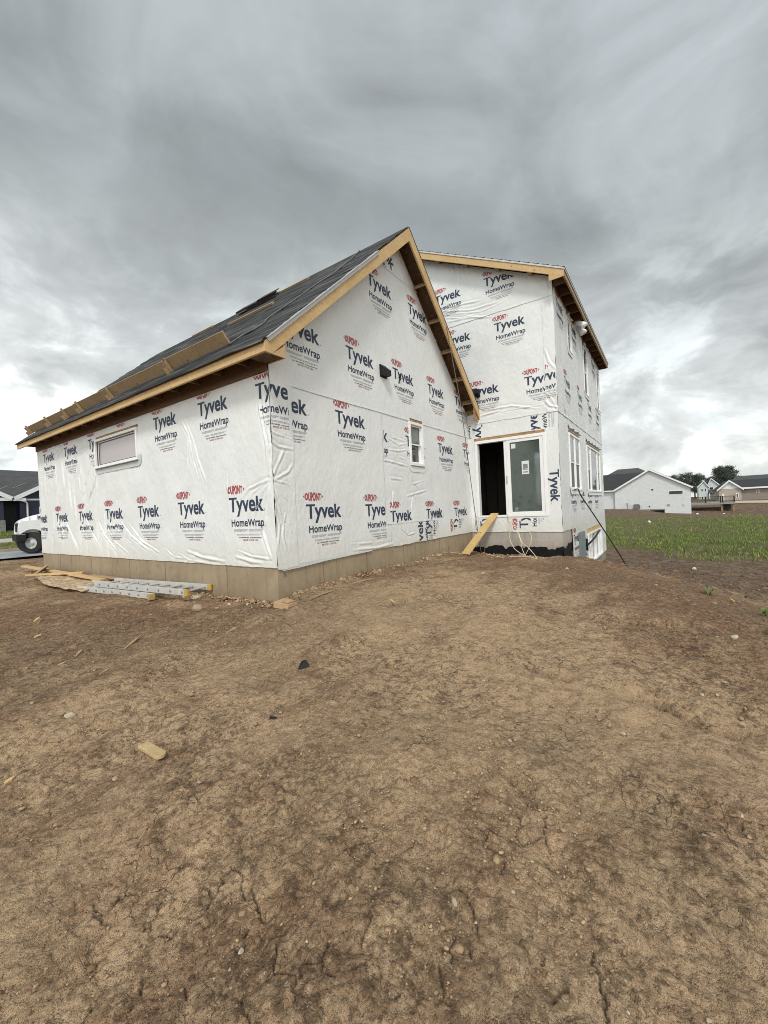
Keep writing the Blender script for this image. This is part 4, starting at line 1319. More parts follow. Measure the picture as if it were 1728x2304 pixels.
# loose flashing strip under the wrap at the corner
mb = MB()
pts = [(-0.005, -0.02), (0.10, -0.072), (0.45, -0.066), (1.0, -0.040), (1.6, -0.028), (2.2, -0.02)]
for (a, za), (b, zb) in zip(pts[:-1], pts[1:]):
    mb.hexa([(a, -0.012, za), (b, -0.012, zb), (b, 0.008, zb), (a, 0.008, za), (a, -0.006, 0.0), (b, -0.006, 0.0), (b, 0.008, 0.0), (a, 0.008, 0.0)])
mb.build('flashing', TAPE, house)


# ------------------------------------------------------------------ windows and doors
GL_DARK = glass_mat('window glass', (0.55, 0.58, 0.57), 0.02, 0.9)
GL_DOOR = glass_mat('filmed door glass', (0.070, 0.092, 0.080), 0.05, 0.10)
GL_PINK = glass_mat('pinkish filmed glass', (0.46, 0.405, 0.40), 0.10, 0.05)
GL_SMOKE = glass_mat('smoky glass', (0.045, 0.048, 0.047), 0.03, 0.15)
GL_SCR = simple('insect screen', (0.115, 0.118, 0.115), 0.6, 0.1, 30)
GL_BSMT = glass_mat('basement glass', (0.075, 0.090, 0.080), 0.05, 0.1)
SHEET_P = simple('white paper', (0.66, 0.67, 0.66), 0.6, 0.05, 8)
SHEET_G = simple('grey paper', (0.19, 0.21, 0.20), 0.6, 0.08, 8)


def pbox(mb, key, u0, u1, z0, z1, n0, n1, mi=0):
    f = MAP[key]
    mb.hexa([f(u0, z0, n0), f(u1, z0, n0), f(u1, z0, n1), f(u0, z0, n1), f(u0, z1, n0), f(u1, z1, n0), f(u1, z1, n1), f(u0, z1, n1)], mi)


def ring(mb, key, u0, u1, z0, z1, w, n0, n1, wb=None, wt=None):
    wb, wt = wb or w, wt or w
    pbox(mb, key, u0, u1, z0, z0 + wb, n0, n1)
    pbox(mb, key, u0, u1, z1 - wt, z1, n0, n1)
    pbox(mb, key, u0, u0 + w, z0 + wb, z1 - wt, n0, n1)
    pbox(mb, key, u1 - w, u1, z0 + wb, z1 - wt, n0, n1)


def pane(win, key, u0, u1, z0, z1, n, m, name='pane'):
    mb = MB()
    pbox(mb, key, u0, u1, z0, z1, n - 0.004, n)
    return mb.build(name, m, win)


def window(key, u0, u1, z0, z1, panels, proud=0.018, label=None, fw=0.055, sill=True, rec=1.0):
    """panels: list of (u0, u1, kind, glass_up, glass_low); kind 'hung' or 'fixed'"""
    mb = MB()
    ring(mb, key, u0, u1, z0, z1, fw, -0.09, proud)
    inner = []
    for i, (a, b, kind, gu, gl) in enumerate(panels):
        if i:
            pbox(mb, key, a - 0.03, a + 0.03, z0 + fw, z1 - fw, -0.088, proud - 0.003)
        ia, ib = a + (0.03 if i else 0), b - (0.03 if i < len(panels) - 1 else 0)
        if kind == 'hung':
            zm = (z0 + z1) / 2
            ring(mb, key, ia, ib, zm - 0.02, z1 - fw, 0.030, -0.05, -0.012 * rec)
            ring(mb, key, ia, ib, z0 + fw, zm + 0.025, 0.036, -0.082, -0.050 * rec)
            inner += [(ia + .03, ib - .03, zm + .01, z1 - fw - .03, -0.030 * rec, gu), (ia + .036, ib - .036, z0 + fw + .036, zm - .011, -0.066 * rec, gl)]
        else:
            ring(mb, key, ia, ib, z0 + fw, z1 - fw, 0.025, -0.06, -0.012)
            inner.append((ia + .025, ib - .025, z0 + fw + .025, z1 - fw - .025, -0.03 * rec, gu))
    w = mb.build('window', VINYL, house, bevel=0.003, label=label)
    for a, b, c, d, n, g in inner:
        pane(w, key, a, b, c, d, n, g)
    if sill:
        mb = MB()
        pbox(mb, key, u0 + 0.01, u1 - 0.01, z0 - 0.014, z0 - 0.001, 0.0, proud + 0.012)
        mb.build('sill', simple('sill shadow line', (0.22, 0.22, 0.215), 0.6), w)  # dark strip draws the shadow line below the frame in colour
    return w


def strip(key, r, m=OSB):
    mb = MB()
    pbox(mb, key, r[0] + 0.005, r[1] - 0.005, r[2] + 0.002, r[3] - 0.002, -0.011, 0.002)
    return mb.build('exposed_sheathing', m, house)


def flash_tape(key, u0, u1, z0, z1, r=0.12, n=0.016, m=TAPE):
    """tape below a window sill with rounded lower corners"""
    f = MAP[key]
    pts = [(u0, z1 + 0.10), (u0, z0 + r)]
    pts += [(u0 + r - r * math.cos(a), z0 + r - r * math.sin(a)) for a in np.linspace(0.2, math.pi / 2, 6)]
    pts += [(u1 - r + r * math.sin(a), z0 + r - r * math.cos(a)) for a in np.linspace(0, math.pi / 2 - 0.2, 6)]
    pts += [(u1, z0 + r), (u1, z1 + 0.10), (u1 - 0.07, z1 + 0.10), (u1 - 0.08, z1), (u0 + 0.08, z1), (u0 + 0.07, z1 + 0.10)]
    mb = MB()
    mb.prism([f(u, z, n - 0.008) for u, z in pts], Vector(f(0, 0, 0.010)) - Vector(f(0, 0, 0)))
    mb.build('flashing', m, house)


w = window('L', *WIN_L, [(WIN_L[0] + .055, WIN_L[1] - .055, 'fixed', GL_PINK, None)], proud=0.045, fw=0.05, label='wide low garage window with pinkish filmed glass')
mb = MB()
ring(mb, 'L', WIN_L[0] + .076, WIN_L[1] - .076, WIN_L[2] + .076, WIN_L[3] - .076, 0.012, -0.034, -0.018)
mb.build('gasket', simple('dark gasket', (0.06, 0.058, 0.056), 0.6), w)
mb = MB()
ring(mb, 'L', WIN_L[0] + .049, WIN_L[1] - .049, WIN_L[2] + .049, WIN_L[3] - .049, 0.006, -0.02, 0.008)
mb.build('gasket', bpy.data.materials['dark gasket'], w)
strip('L', OSB_L)
flash_tape('L', 3.70, 5.80, 1.78, 1.90)
wgw = window('G', *WIN_G, [(WIN_G[0] + .06, WIN_G[1] - .06, 'hung', GL_SMOKE, GL_SMOKE)], proud=0.035, fw=0.058, label='small double-hung window in the gable wall')
mb = MB()
pbox(mb, 'G', 3.86, 4.16, 2.17, 2.44, -0.0285, -0.0265)
pbox(mb, 'G', 3.82, 4.02, 2.14, 2.26, -0.0262, -0.0248)
mb.build('paper', SHEET_G, wgw)
strip('G', OSB_G)
flash_tape('G', 3.62, 4.345, 1.50, 1.64, 0.14, 0.022, MW)
window('S', *WS1, [(8.145, 8.895, 'hung', GL_DARK, GL_SCR), (8.895, 9.645, 'hung', GL_DARK, GL_SCR)], proud=0.030, rec=0.3)
window('S', *WS2, [(11.055, 11.75, 'hung', GL_DARK, GL_SCR), (11.75, 13.33, 'fixed', GL_DARK, None), (13.33, 14.025, 'hung', GL_DARK, GL_SCR)], proud=0.030, rec=0.3)
window('S', *WU1, [(8.555, 8.995, 'hung', GL_DARK, GL_SCR)], proud=0.028, rec=0.2, fw=0.04)
window('S', *WU2, [(11.155, 11.805, 'hung', GL_DARK, GL_SCR)], proud=0.028, rec=0.2, fw=0.04)
window('S', *WU3, [(14.105, 14.695, 'hung', GL_DARK, GL_SCR)], proud=0.028, rec=0.2, fw=0.04)
window('S', *WB, [(10.555, 11.10, 'hung', GL_BSMT, GL_BSMT), (11.10, 12.05, 'fixed', GL_BSMT, None), (12.05, 13.0, 'fixed', GL_BSMT, None), (13.0, 13.545, 'hung', GL_BSMT, GL_BSMT)], proud=0.05, label='basement window of four panels', sill=False)
strip('S', OS1)
strip('S', OS2)
strip('S', OSb, PINE)
for u0, u1, z0 in ((8.0, 9.8, 0.90), (10.9, 14.2, 0.88), (8.45, 9.1, 4.80), (11.05, 11.9, 4.12), (14.0, 14.8, 4.10)):
    flash_tape('S', u0, u1, z0, z0 + 0.11, 0.08, 0.03, MW)
    mb = MB()
    pbox(mb, 'S', u0 + 0.02, u1 - 0.02, z0 - 0.01, z0 - 0.002, 0.012, 0.030)
    mb.build('flashing', TAPE, house)
# torn wrap flaps above the side windows
for u0, u1, z in ((8.05, 9.75, 2.66), (10.95, 14.1, 2.63), (8.48, 9.1, 5.86), (11.05, 11.9, 5.83)):
    mb = MB()
    n = 14
    for i in range(n):
        a, b = u0 + (u1 - u0) * i / n, u0 + (u1 - u0) * (i + 1) / n
        ha, hb = [0.05 + 0.03 * math.sin(9.1 * t) for t in (a, b)]
        mb.poly([MAP['S'](a, z, 0.016), MAP['S'](b, z, 0.016), MAP['S'](b, z + 0.02, 0.016 + hb), MAP['S'](a, z + 0.02, 0.016 + ha)])
        mb.poly([MAP['S'](a, z + 0.02, 0.016 + ha), MAP['S'](b, z + 0.02, 0.016 + hb), MAP['S'](b, z + 0.12, 0.018), MAP['S'](a, z + 0.12, 0.018)])
    mb.build('wrap_flap', TAPE, house, fix=False)
mb = MB()
pbox(mb, 'S', 8.88, 9.79, -1.30, -0.21, -0.01, 0.05, 0)
pbox(mb, 'S', 9.16, 9.50, -0.64, -0.47, 0.048, 0.053, 1)
mb.build('meter_panel', [simple('grey panel', (0.185, 0.20, 0.21), 0.6, 0.1, 6), simple('green tape', (0.07, 0.28, 0.17), 0.6, 0.2)], house)
mb = MB()
arc = [(9.86, -0.66), (10.2, -0.58), (10.7, -0.50), (11.3, -0.43), (12.0, -0.39), (12.7, -0.385)]
mb.tube([MAP['S'](u, z, 0.07 + 0.10 * math.sin(math.pi * i / 5)) for i, (u, z) in enumerate(arc)], 0.030, 8)
mb.tube([MAP['S'](9.84, -0.80, 0.08), MAP['S'](9.84, -0.45, 0.08)], 0.03, 8)
mb.build('drain_pipe', BLACK, house, smooth=True)

# sliding patio door
mb = MB()
ring(mb, 'D', *DOOR, 0.07, -0.13, 0.02, wb=0.05, wt=0.075)
pbox(mb, 'D', -1.055, -0.972, 0.428, 2.383, -0.13, -0.01)
door = mb.build('sliding_door', VINYL, house, bevel=0.004, label='white patio door with its left half slid open')
mb = MB()
ring(mb, 'D', -1.968, -1.045, 0.430, 2.382, 0.088, -0.055, 0.004, wb=0.075, wt=0.075)
pan = mb.build('door_panel', VINYL, door, bevel=0.004)
pane(door, 'D', -1.882, -1.132, 0.505, 2.307, -0.018, GL_DOOR)
mb = MB()
pbox(mb, 'D', -1.60, -1.42, 1.46, 1.80, -0.0165, -0.0145, 0)
pbox(mb, 'D', -1.57, -1.45, 1.60, 1.72, -0.0144, -0.0130, 1)
pbox(mb, 'D', -1.57, -1.45, 1.575, 1.585, -0.0144, -0.0130, 2)
pbox(mb, 'D', -1.57, -1.45, 1.50, 1.53, -0.0144, -0.0130, 1)
mb.build('sticker', [SHEET_P, SHEET_G, BLACK], door)
for r_, m_ in (((-1.28, -1.17, 2.15, 2.27), SHEET_P), ((-1.285, -1.205, 0.53, 0.62), SHEET_G)):
    mb = MB()
    pbox(mb, 'D', *r_, -0.0165, -0.0145)
    mb.build('sticker', m_, door)
mb = MB()
pbox(mb, 'D', -1.035, -1.01, 1.25, 1.45, -0.01, 0.012)
mb.build('handle', simple('grey handle', (0.4, 0.4, 0.39), 0.4), door, bevel=0.003)
mb = MB()
pbox(mb, 'D', -0.975, -0.262, 0.424, 0.432, -0.13, 0.0)
mb.build('threshold', ALU, door)
strip('D', OSB_D)

# ------------------------------------------------------------------ roofs
NRM_L = Vector((-SL, 0, 1)).normalized()
NRM_R = Vector((SL, 0, 1)).normalized()


def rp(x, y, n=0.0):
    """point on the left slope of the garage roof lifted n along its normal"""
    p = Vector((x, y, EAVE_Z1 + SL * (x + OV)))
    return p + NRM_L * n


def rpr(x, y, n=0.0):
    p = Vector((x, y, RIDGE_Z - SL * (x - RIDGE_X)))
    return p + NRM_R * n


Y0, Y1 = -RK, GL + 0.33
# left slope: sheathing, then courses of underlayment lapped over each other
mb = MB()
e0, e1 = -OV - 0.01, RIDGE_X
mb.hexa([rp(e0, Y0, 0), rp(e1, Y0, 0), rp(e1, Y1, 0), rp(e0, Y1, 0), rp(e0, Y0, .016), rp(e1, Y0, .016), rp(e1, Y1, .016), rp(e0, Y1, .016)])
xr_end = GW - 0.005
mb.hexa([rpr(e1, Y0, 0), rpr(xr_end, Y0, 0), rpr(xr_end, Y1, 0), rpr(e1, Y1, 0), rpr(e1, Y0, .016), rpr(xr_end, Y0, .016), rpr(xr_end, Y1, .016), rpr(e1, Y1, .016)])
groof_o = mb.build('roof', OSBD, house, label='steep garage roof under black underlayment')
# underlayment as a gently buckled grid with lapped courses
nx, ny = 190, 150
xs = np.linspace(e0 - 0.02, e1 + 0.03, nx)
ys = np.linspace(Y0 - 0.006, Y1, ny)
Xg, Yg = np.meshgrid(xs, ys, indexing='ij')
lap = ((Xg - e0) / 0.66) % 1.0
h = 0.020 + 0.016 * (1 - lap) + 0.006 * vnoise(Xg / 0.2, Yg / 1.3, 61) + 0.008 * vnoise(Xg / 0.09, Yg / 0.8, 62) * (vnoise(Xg / 0.9, Yg / 1.6, 63) > 0.05)
ripple = np.exp(-((Xg - 0.62) / 0.42) ** 2) * np.clip((Yg - 0.7) / 0.3, 0, 1) * np.clip((5.5 - Yg) / 1.0, 0, 1)
h = h + ripple * 0.020 * np.abs(np.sin(Xg * 38))
base = np.stack([Xg, Yg, EAVE_Z1 + SL * (Xg + OV)], -1) + h[..., None] * np.array(NRM_L)
idx = np.arange(nx * ny).reshape(nx, ny)
q = np.stack([idx[:-1, :-1], idx[1:, :-1], idx[1:, 1:], idx[:-1, 1:]], -1).reshape(-1, 4)
np_mesh('underlayment', base.reshape(-1, 3), q, FELT, groof_o)
xs2 = np.array([e1 - 0.01, xr_end])
mb = MB()
mb.hexa([rpr(e1, Y0 - .004, .017), rpr(xr_end, Y0 - .004, .017), rpr(xr_end, Y1, .017), rpr(e1, Y1, .017), rpr(e1, Y0 - .004, .026), rpr(xr_end, Y0 - .004, .026), rpr(xr_end, Y1, .026), rpr(e1, Y1, .026)])
mb.build('underlayment', FELT, groof_o)
# fascia along the eave
mb = MB()
mb.box(-OV - 0.001, -OV + 0.037, Y0 + 0.001, Y1 - 0.01, EAVE_Z0, EAVE_Z1 - 0.004)
mb.build('fascia', PINE, groof_o, bevel=0.003)
mb = MB()
mb.box(-OV - 0.006, -OV + 0.02, Y0 + 0.002, Y1, EAVE_Z1 - 0.006, EAVE_Z1 + 0.014)
mb.build('drip_edge', simple('brown drip edge', (0.20, 0.17, 0.155), 0.4, 0.1, metal=0.3), groof_o)
# rake boards
RB = 0.215
dz = RB * math.sqrt(1 + SL * SL) * 0.90
mb = MB()
yb0, yb1 = Y0 - 0.001, Y0 + 0.037
top_l = lambda x: EAVE_Z1 + SL * (x + OV) - 0.002
mb.prism([(-OV - 0.0015, yb0, top_l(-OV)), (-OV - 0.0015, yb0, EAVE_Z0 - 0.002), (-OV + 0.12, yb0, EAVE_Z0 - 0.002), (RIDGE_X, yb0, RIDGE_Z - dz), (RIDGE_X, yb0, RIDGE_Z - 0.002)], (0, yb1 - yb0, 0))
mb.build('rake_board', PINE, groof_o, bevel=0.003)
mb = MB()
top_r = lambda x: RIDGE_Z - SL * (x - RIDGE_X) - 0.002
mb.prism([(RIDGE_X + .001, yb0, RIDGE_Z - 0.002), (RIDGE_X + .001, yb0, RIDGE_Z - dz), (GW - 0.01, yb0, top_r(GW) - dz), (GW - 0.01, yb0, top_r(GW - 0.01))], (0, yb1 - yb0, 0))
mb.build('rake_board', PINE, groof_o, bevel=0.003)
# boxed end of the eave at the gable
mb = MB()
mb.prism([(-OV + 0.122, yb0 + 0.003, EAVE_Z0 - 0.002), (0.004, yb0 + 0.003, EAVE_Z0 - 0.002), (0.004, yb0 + 0.003, top_l(0.0) - dz + 0.002), (-OV + 0.122, yb0 + 0.003, EAVE_Z0)], (0, 0.02, 0))
mb.box(-0.016, 0.004, yb0 + 0.024, -0.03, EAVE_Z0 - 0.001, 3.02)
mb.build('eave_return', PINE, groof_o)
mb = MB()
mb.box(-OV + 0.04, -0.02, yb0 + 0.04, -0.01, EAVE_Z0 + 0.004, EAVE_Z0 + 0.014)
mb.build('soffit', OSBD, groof_o)
# white drip edge along the left rake
mb = MB()
for a, b in ((-0.30, 2.30),):
    pa, pb = rp(a, Y0 - 0.012, 0.020), rp(b, Y0 - 0.012, 0.020)
    mb.beam(pa, pb, 0.05, 0.012, NRM_L)
    mb.beam(rp(a, Y0 - 0.014, -0.01), rp(b, Y0 - 0.014, -0.01), 0.008, 0.05, NRM_L)
mb.build('drip_edge', DRIP, groof_o)
# lookouts below the right rake, between wall and rake board
for x in (3.62, 4.27, 4.89, 5.48, 6.08, 6.62):
    mb = MB()
    c = rpr(x, 0, -0.075)
    t = Vector((1, 0, -SL)).normalized() * 0.019
    nn = NRM_R * 0.070
    a, b = c - t, c + t
    y0_, y1_ = Y0 + 0.04, 0.0
    f = lambda p, s, y: (p.x + s.x, y, p.z + s.z)
    mb.hexa([f(a, -nn, y0_), f(b, -nn, y0_), f(b, -nn, y1_), f(a, -nn, y1_), f(a, nn, y0_), f(b, nn, y0_), f(b, nn, y1_), f(a, nn, y1_)])
    mb.build('lookout', PINE2, groof_o, bevel=0.002)
mb = MB()
a, b = rpr(RIDGE_X + .02, -0.002, -0.055), rpr(GW - 0.02, -0.002, -0.055)
mb.beam(a, b, 0.022, 0.10, NRM_R)
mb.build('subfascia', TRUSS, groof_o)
mb = MB()
mb.box(GW - 0.30, GW - 0.012, Y0 + 0.038, Y0 + 0.055, 2.99, 3.42)
mb.prism([(GW - 0.02, Y0 + 0.038, 3.19), (GW - 0.02, -0.005, 3.19), (GW - 0.02, -0.005, 3.48), (GW - 0.02, Y0 + 0.038, 3.48)], (0.012, 0, 0))
mb.build('eave_return', OSB, groof_o)
# rafter tails under the garage eave
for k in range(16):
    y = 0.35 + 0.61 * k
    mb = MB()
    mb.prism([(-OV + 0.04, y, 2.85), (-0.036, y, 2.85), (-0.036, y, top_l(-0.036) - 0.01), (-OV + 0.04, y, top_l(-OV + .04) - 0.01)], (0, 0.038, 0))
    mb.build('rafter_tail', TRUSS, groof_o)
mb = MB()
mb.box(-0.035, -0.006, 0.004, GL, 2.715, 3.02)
mb.build('eave_dark_board', TRUSS, groof_o)  # dark board added to deepen the shade under the eave

# main roof: gable facing the photographer's right, ridge along X
MX0, MX1 = GW - M_RK, GW + MD + 0.03
ME = -MB_ - M_OV
MRY = ME + (M_DEPTH + 2 * M_OV) / 2
MRZ = M_TOP + M_SL * (MRY - ME)
NR_M = Vector((0, -M_SL, 1)).normalized()


def mp(x, y, n=0.0):
    return Vector((x, y, M_TOP + M_SL * (y - ME))) + NR_M * n


mb = MB()
mb.hexa([mp(MX0, ME, 0), mp(MX0, MRY, 0), mp(MX1, MRY, 0), mp(MX1, ME, 0), mp(MX0, ME, .016), mp(MX0, MRY, .016), mp(MX1, MRY, .016), mp(MX1, ME, .016)])
b0 = Vector((MX0, ME + M_DEPTH + 2 * M_OV, M_TOP))
b1 = Vector((MX1, ME + M_DEPTH + 2 * M_OV, M_TOP))
r0, r1 = mp(MX0, MRY), mp(MX1, MRY)
up = Vector((0, 0, 0.018))
mb.hexa([r0, b0, b1, r1, r0 + up, b0 + up, b1 + up, r1 + up])
mroof_o = mb.build('roof', OSBD, house, label='shallow main roof with dark shingles')
mb = MB()
nrow = 44
for i in range(nrow):
    a = ME - 0.012 + (MRY - ME + 0.012) * i / nrow
    b = ME - 0.012 + (MRY - ME + 0.012) * (i + 1) / nrow + 0.01
    mb.hexa([mp(MX0 - .018, a, .018), mp(MX0 - .018, b, .018), mp(MX1 + .012, b, .018), mp(MX1 + .012, a, .018), mp(MX0 - .018, a, .036), mp(MX0 - .018, b, .024), mp(MX1 + .012, b, .024), mp(MX1 + .012, a, .036)])
mb.hexa([r0 + up, b0 + up, b1 + up, r1 + up] + [p + up * 2 for p in (r0, b0, b1, r1)])
mb.build('shingles', SHING, mroof_o)
mb = MB()
mdz = 0.185
x0_, x1_ = MX0 - 0.001, MX0 + 0.037
mb.prism([(x0_, ME, M_TOP - .004), (x0_, ME, M_SOF), (x0_, ME + 0.02, M_SOF), (x0_, MRY, MRZ - mdz * 1.1), (x0_, MRY, MRZ - .004)], (0.038, 0, 0))
mb.build('rake_board', PINE, mroof_o, bevel=0.003)
mb = MB()
mb.prism([(x0_ + .002, ME + 0.02, M_SOF), (x0_ + .002, -MB_ + 0.0, M_SOF - 0.005), (x0_ + .002, -MB_, M_TOP + M_SL * M_OV - .17)], (0.02, 0, 0))
mb.build('eave_return', PINE, mroof_o)
mb = MB()
mb.beam(mp(MX0 - 0.012, ME - .01, 0.008), mp(MX0 - 0.012, MRY, 0.008), 0.012, 0.055, NR_M)
mb.build('drip_edge', DRIP, mroof_o)
mb = MB()
mb.box(MX0 + 0.037, MX1, ME - 0.001, ME + 0.037, M_SOF + 0.03, M_TOP - 0.004)
mb.build('fascia', PINE2, mroof_o, bevel=0.003)
mb = MB()
mb.beam(mp(MX0, ME - 0.012, 0.006), mp(MX1, ME - 0.012, 0.006), 0.012, 0.05, (0, 0, 1))
mb.build('drip_edge', DRIP, mroof_o)
for k in range(13):
    x = GW + 0.05 + 0.62 * k
    mb = MB()
    mb.prism([(x, ME + 0.038, M_SOF + 0.04), (x, -MB_ + 0.0, M_SOF + 0.02), (x, -MB_, M_TOP + M_SL * M_OV - 0.01), (x, ME + 0.038, M_TOP + M_SL * 0.038 - 0.01)], (0.038, 0, 0))
    mb.build('rafter_tail', TRUSS, mroof_o)
mb = MB()
mb.box(MX1 - 0.03, MX1, ME + 0.038, -MB_, M_SOF + 0.02, M_TOP + 0.1)
mb.box(SX0, SX1, -MB_ - 0.002, -MB_ + 0.03, M_SOF + .02, M_TOP + M_SL * M_OV)
mb.build('eave_return', TRUSS, mroof_o)
for y in (-1.86, -1.05, -0.20, 0.62, 1.45):
    mb = MB()
    c = mp(MX0 + 0.04, y, -0.10)
    mb.prism([(GW - 0.004, y - 0.05, c.z - 0.09), (GW - 0.004, y + 0.05, c.z - 0.04), (GW - 0.004, y + .05, c.z + 0.12), (GW - .004, y - .05, c.z + 0.07)], (-0.27, 0, 0))
    mb.build('lookout', PINE2, mroof_o)

# ------------------------------------------------------------------ fittings on the walls
mb = MB()
u0, u1, z0, z1 = 2.70, 2.93, 3.285, 3.525
f = MAP['G']
mb.hexa([f(u0, z0, 0.01), f(u1, z0, 0.01), f(u1, z1, 0.01), f(u0, z1, 0.01), f(u0, z0, 0.03), f(u1, z0, 0.03), f(u1, z1, 0.03), f(u0, z1, 0.03)])
a = [(u0 + .02, z0 + .02), (u1 - .02, z0 + .02), (u1 - .02, z1 - .01), (u0 + .02, z1 - .01)]
b = [(u0 + .05, z0 + .01), (u1 - .05, z0 + .01), (u1 - .05, z0 + .12), (u0 + .05, z0 + .12)]
mb.hexa([f(*p, 0.028) for p in a] + [f(*p, 0.165) for p in b])
mb.build('exhaust_hood', BLACK, house, bevel=0.006, label='black hooded exhaust vent on the gable wall')
mb = MB()
rg = random.Random(12)
for k in range(7):
    u, z = 3.40, 3.44
    pts = [f(u, z, 0.012)]
    du, dz_ = rg.uniform(-.05, .05), rg.uniform(-.09, .08)
    pts.append(f(u + du * .5, z + dz_ * .6, 0.06))
    pts.append(f(u + du, z + dz_, 0.03))
    mb.tube(pts, 0.010, 5)
mb.build('wire_tails', BLACK, house)
# black flood light just past the end of the garage rake
mb = MB()
f = MAP['D']
mb.tube([f(-0.36, 3.80, 0.0), f(-0.36, 3.80, 0.05)], 0.055, 10)
mb.hexa([f(-0.30, 3.63, 0.06), f(-0.43, 3.63, 0.06), f(-0.43, 3.70, 0.20), f(-0.30, 3.70, 0.20), f(-0.30, 3.84, 0.05), f(-0.43, 3.84, 0.05), f(-0.43, 3.83, 0.18), f(-0.30, 3.83, 0.18)])
mb.build('floodlight', BLACK, house, bevel=0.01, label='black floodlight beside the garage rake')
# white twin flood light below the main eave
f = MAP['S']
mb = MB()
mb.tube([f(9.55, 5.90, 0.0), f(9.55, 5.90, 0.10)], 0.07, 12)
fl = mb.build('floodlight', simple('white lamp housing', (0.72, 0.72, 0.70), 0.4), house, label='white twin floodlight below the main eave')
for du, zz_, tilt in ((-0.10, 5.90, 0.25), (0.16, 5.80, 0.05)):
    mb = MB()
    mb.tube([f(9.55 + du, zz_ + 0.07, 0.08), f(9.55 + du, zz_, 0.16), f(9.55 + du, zz_ - 0.10, 0.22 + tilt * .3), f(9.55 + du, zz_ - 0.13, 0.235 + tilt * .3)], [0.05, 0.075, 0.105, 0.112], 14)
    mb.build('lamp_head', VINYL, fl, smooth=True)

# ------------------------------------------------------------------ things on the garage roof
def roof_box(mb, x, y0, y1, n0, n1, dx, mi=0):
    """bar lying along the eave direction on the left slope: dx wide up the slope, from n0 to n1 above it"""
    k = 1 / math.sqrt(1 + SL * SL)
    xa, xb = x - dx * k / 2, x + dx * k / 2
    mb.hexa([rp(xa, y0, n0), rp(xb, y0, n0), rp(xb, y1, n0), rp(xa, y1, n0), rp(xa, y0, n1), rp(xb, y0, n1), rp(xb, y1, n1), rp(xa, y1, n1)], mi)


boards = [(0.86, 2.62, 0.070, 'pale toe board nearest the gable end of the garage eave', PINE2, 0.06, (2.50,)),
          (2.58, 6.55, 0.045, 'long middle toe board on brackets above the garage eave', PINE2, 0.03, (4.75, 6.30)),
          (6.50, 10.05, 0.040, 'grey weathered toe board at the far end of the garage eave', PINE2, 0.0, (7.15, 8.30, 9.75))]
for y0, y1, x, lab, m, lift, br in boards:
    t = thing('toe_board', lab, 'scaffold board', rp(x, y0), 0, 'toe boards along the garage eave')
    o0 = Vector(rp(x, y0))
    mb = MB()
    roof_box(mb, x, y0, y1, 0.035 + lift * .4, 0.225 + lift * .4, 0.038)
    mb.v = [tuple(Vector(p) - o0) for p in mb.v]
    mb.build('plank', m, t, bevel=0.003)
    for yb in br:
        mb = MB()
        roof_box(mb, x - 0.075, yb, yb + 0.040, 0.03, 0.13, 0.115)
        p = [rp(x - 0.018, yb - .03, 0.03), rp(x - 0.018, yb - .03, 0.27), rp(x - 0.045, yb - .03, 0.27), rp(x - 0.075, yb - .03, 0.03)]
        mb.prism(p, (0, 0.028, 0))
        mb.v = [tuple(Vector(q) - o0) for q in mb.v]
        mb.build('bracket', PINE2, t)
for x, y0, y1, lab in ((1.98, 2.05, 3.56, 'lower wood batten lying across the garage roof'), (3.06, 2.05, 3.05, 'upper wood batten near the garage ridge'), (3.13, 5.9, 6.9, 'far wood batten near the garage ridge beyond the bundle')):
    mb = MB()
    roof_box(mb, x, y0, y1, 0.03, 0.072, 0.088)
    o0 = rp(x, y0)
    mb.v = [tuple(Vector(q) - o0) for q in mb.v]
    tag(mb.build('batten', PINE2, None, loc=o0, bevel=0.002), lab, 'batten', 'battens on the garage roof')
t = thing('shingle_bundle', 'dark stack of shingle bundles lying near the garage ridge', 'shingles', rp(3.0, 3.2))
o0 = rp(3.0, 3.2)
rg = random.Random(2)
for i, (ya, yb, n0, n1) in enumerate(((3.05, 4.05, .03, .075), (3.15, 4.45, .08, .115), (3.05, 3.6, .118, .14))):
    mb = MB()
    for k in range(4):
        a, b = n0 + (n1 - n0) * k / 4, n0 + (n1 - n0) * (k + 0.9) / 4
        j = rg.uniform(-.03, .03)
        roof_box(mb, 3.0 + rg.uniform(-.01, .01), ya + j, yb + j, a, b, 0.33)
    mb.v = [tuple(Vector(q) - o0) for q in mb.v]
    mb.build('bundle', SHING if i != 1 else simple('dark wrapper', (0.06, 0.022, 0.03), 0.45, 0.3), t)
hose = [(3.36, 0.80), (2.9, 0.62), (2.35, 0.48), (1.95, 0.42), (1.82, 0.55), (1.62, 0.62), (1.30, 0.62), (0.95, 0.70), (0.70, 0.74), (0.52, 0.60), (0.36, 0.62), (0.30, 0.85), (0.18, 0.92), (0.05, 0.9)]
mb = MB()
cu = []
for i in range(len(hose) - 1):
    for s in range(6):
        f_ = s / 6
        p0, p1, p2, p3 = [np.array(hose[max(0, min(len(hose) - 1, i + j))]) for j in (-1, 0, 1, 2)]
        cu.append(0.5 * ((2 * p1) + (p2 - p0) * f_ + (2 * p0 - 5 * p1 + 4 * p2 - p3) * f_ ** 2 + (3 * p1 - p0 - 3 * p2 + p3) * f_ ** 3))
o0 = rp(1.8, 0.6)
mb.tube([rp(c[0], c[1], 0.045) - o0 for c in cu], 0.013, 6)
tag(mb.build('rope', simple('grey rope', (0.13, 0.13, 0.12), 0.7, 0.3, 30), None, loc=o0, smooth=True), 'thin grey rope running down the garage roof from ridge to eave', 'rope')

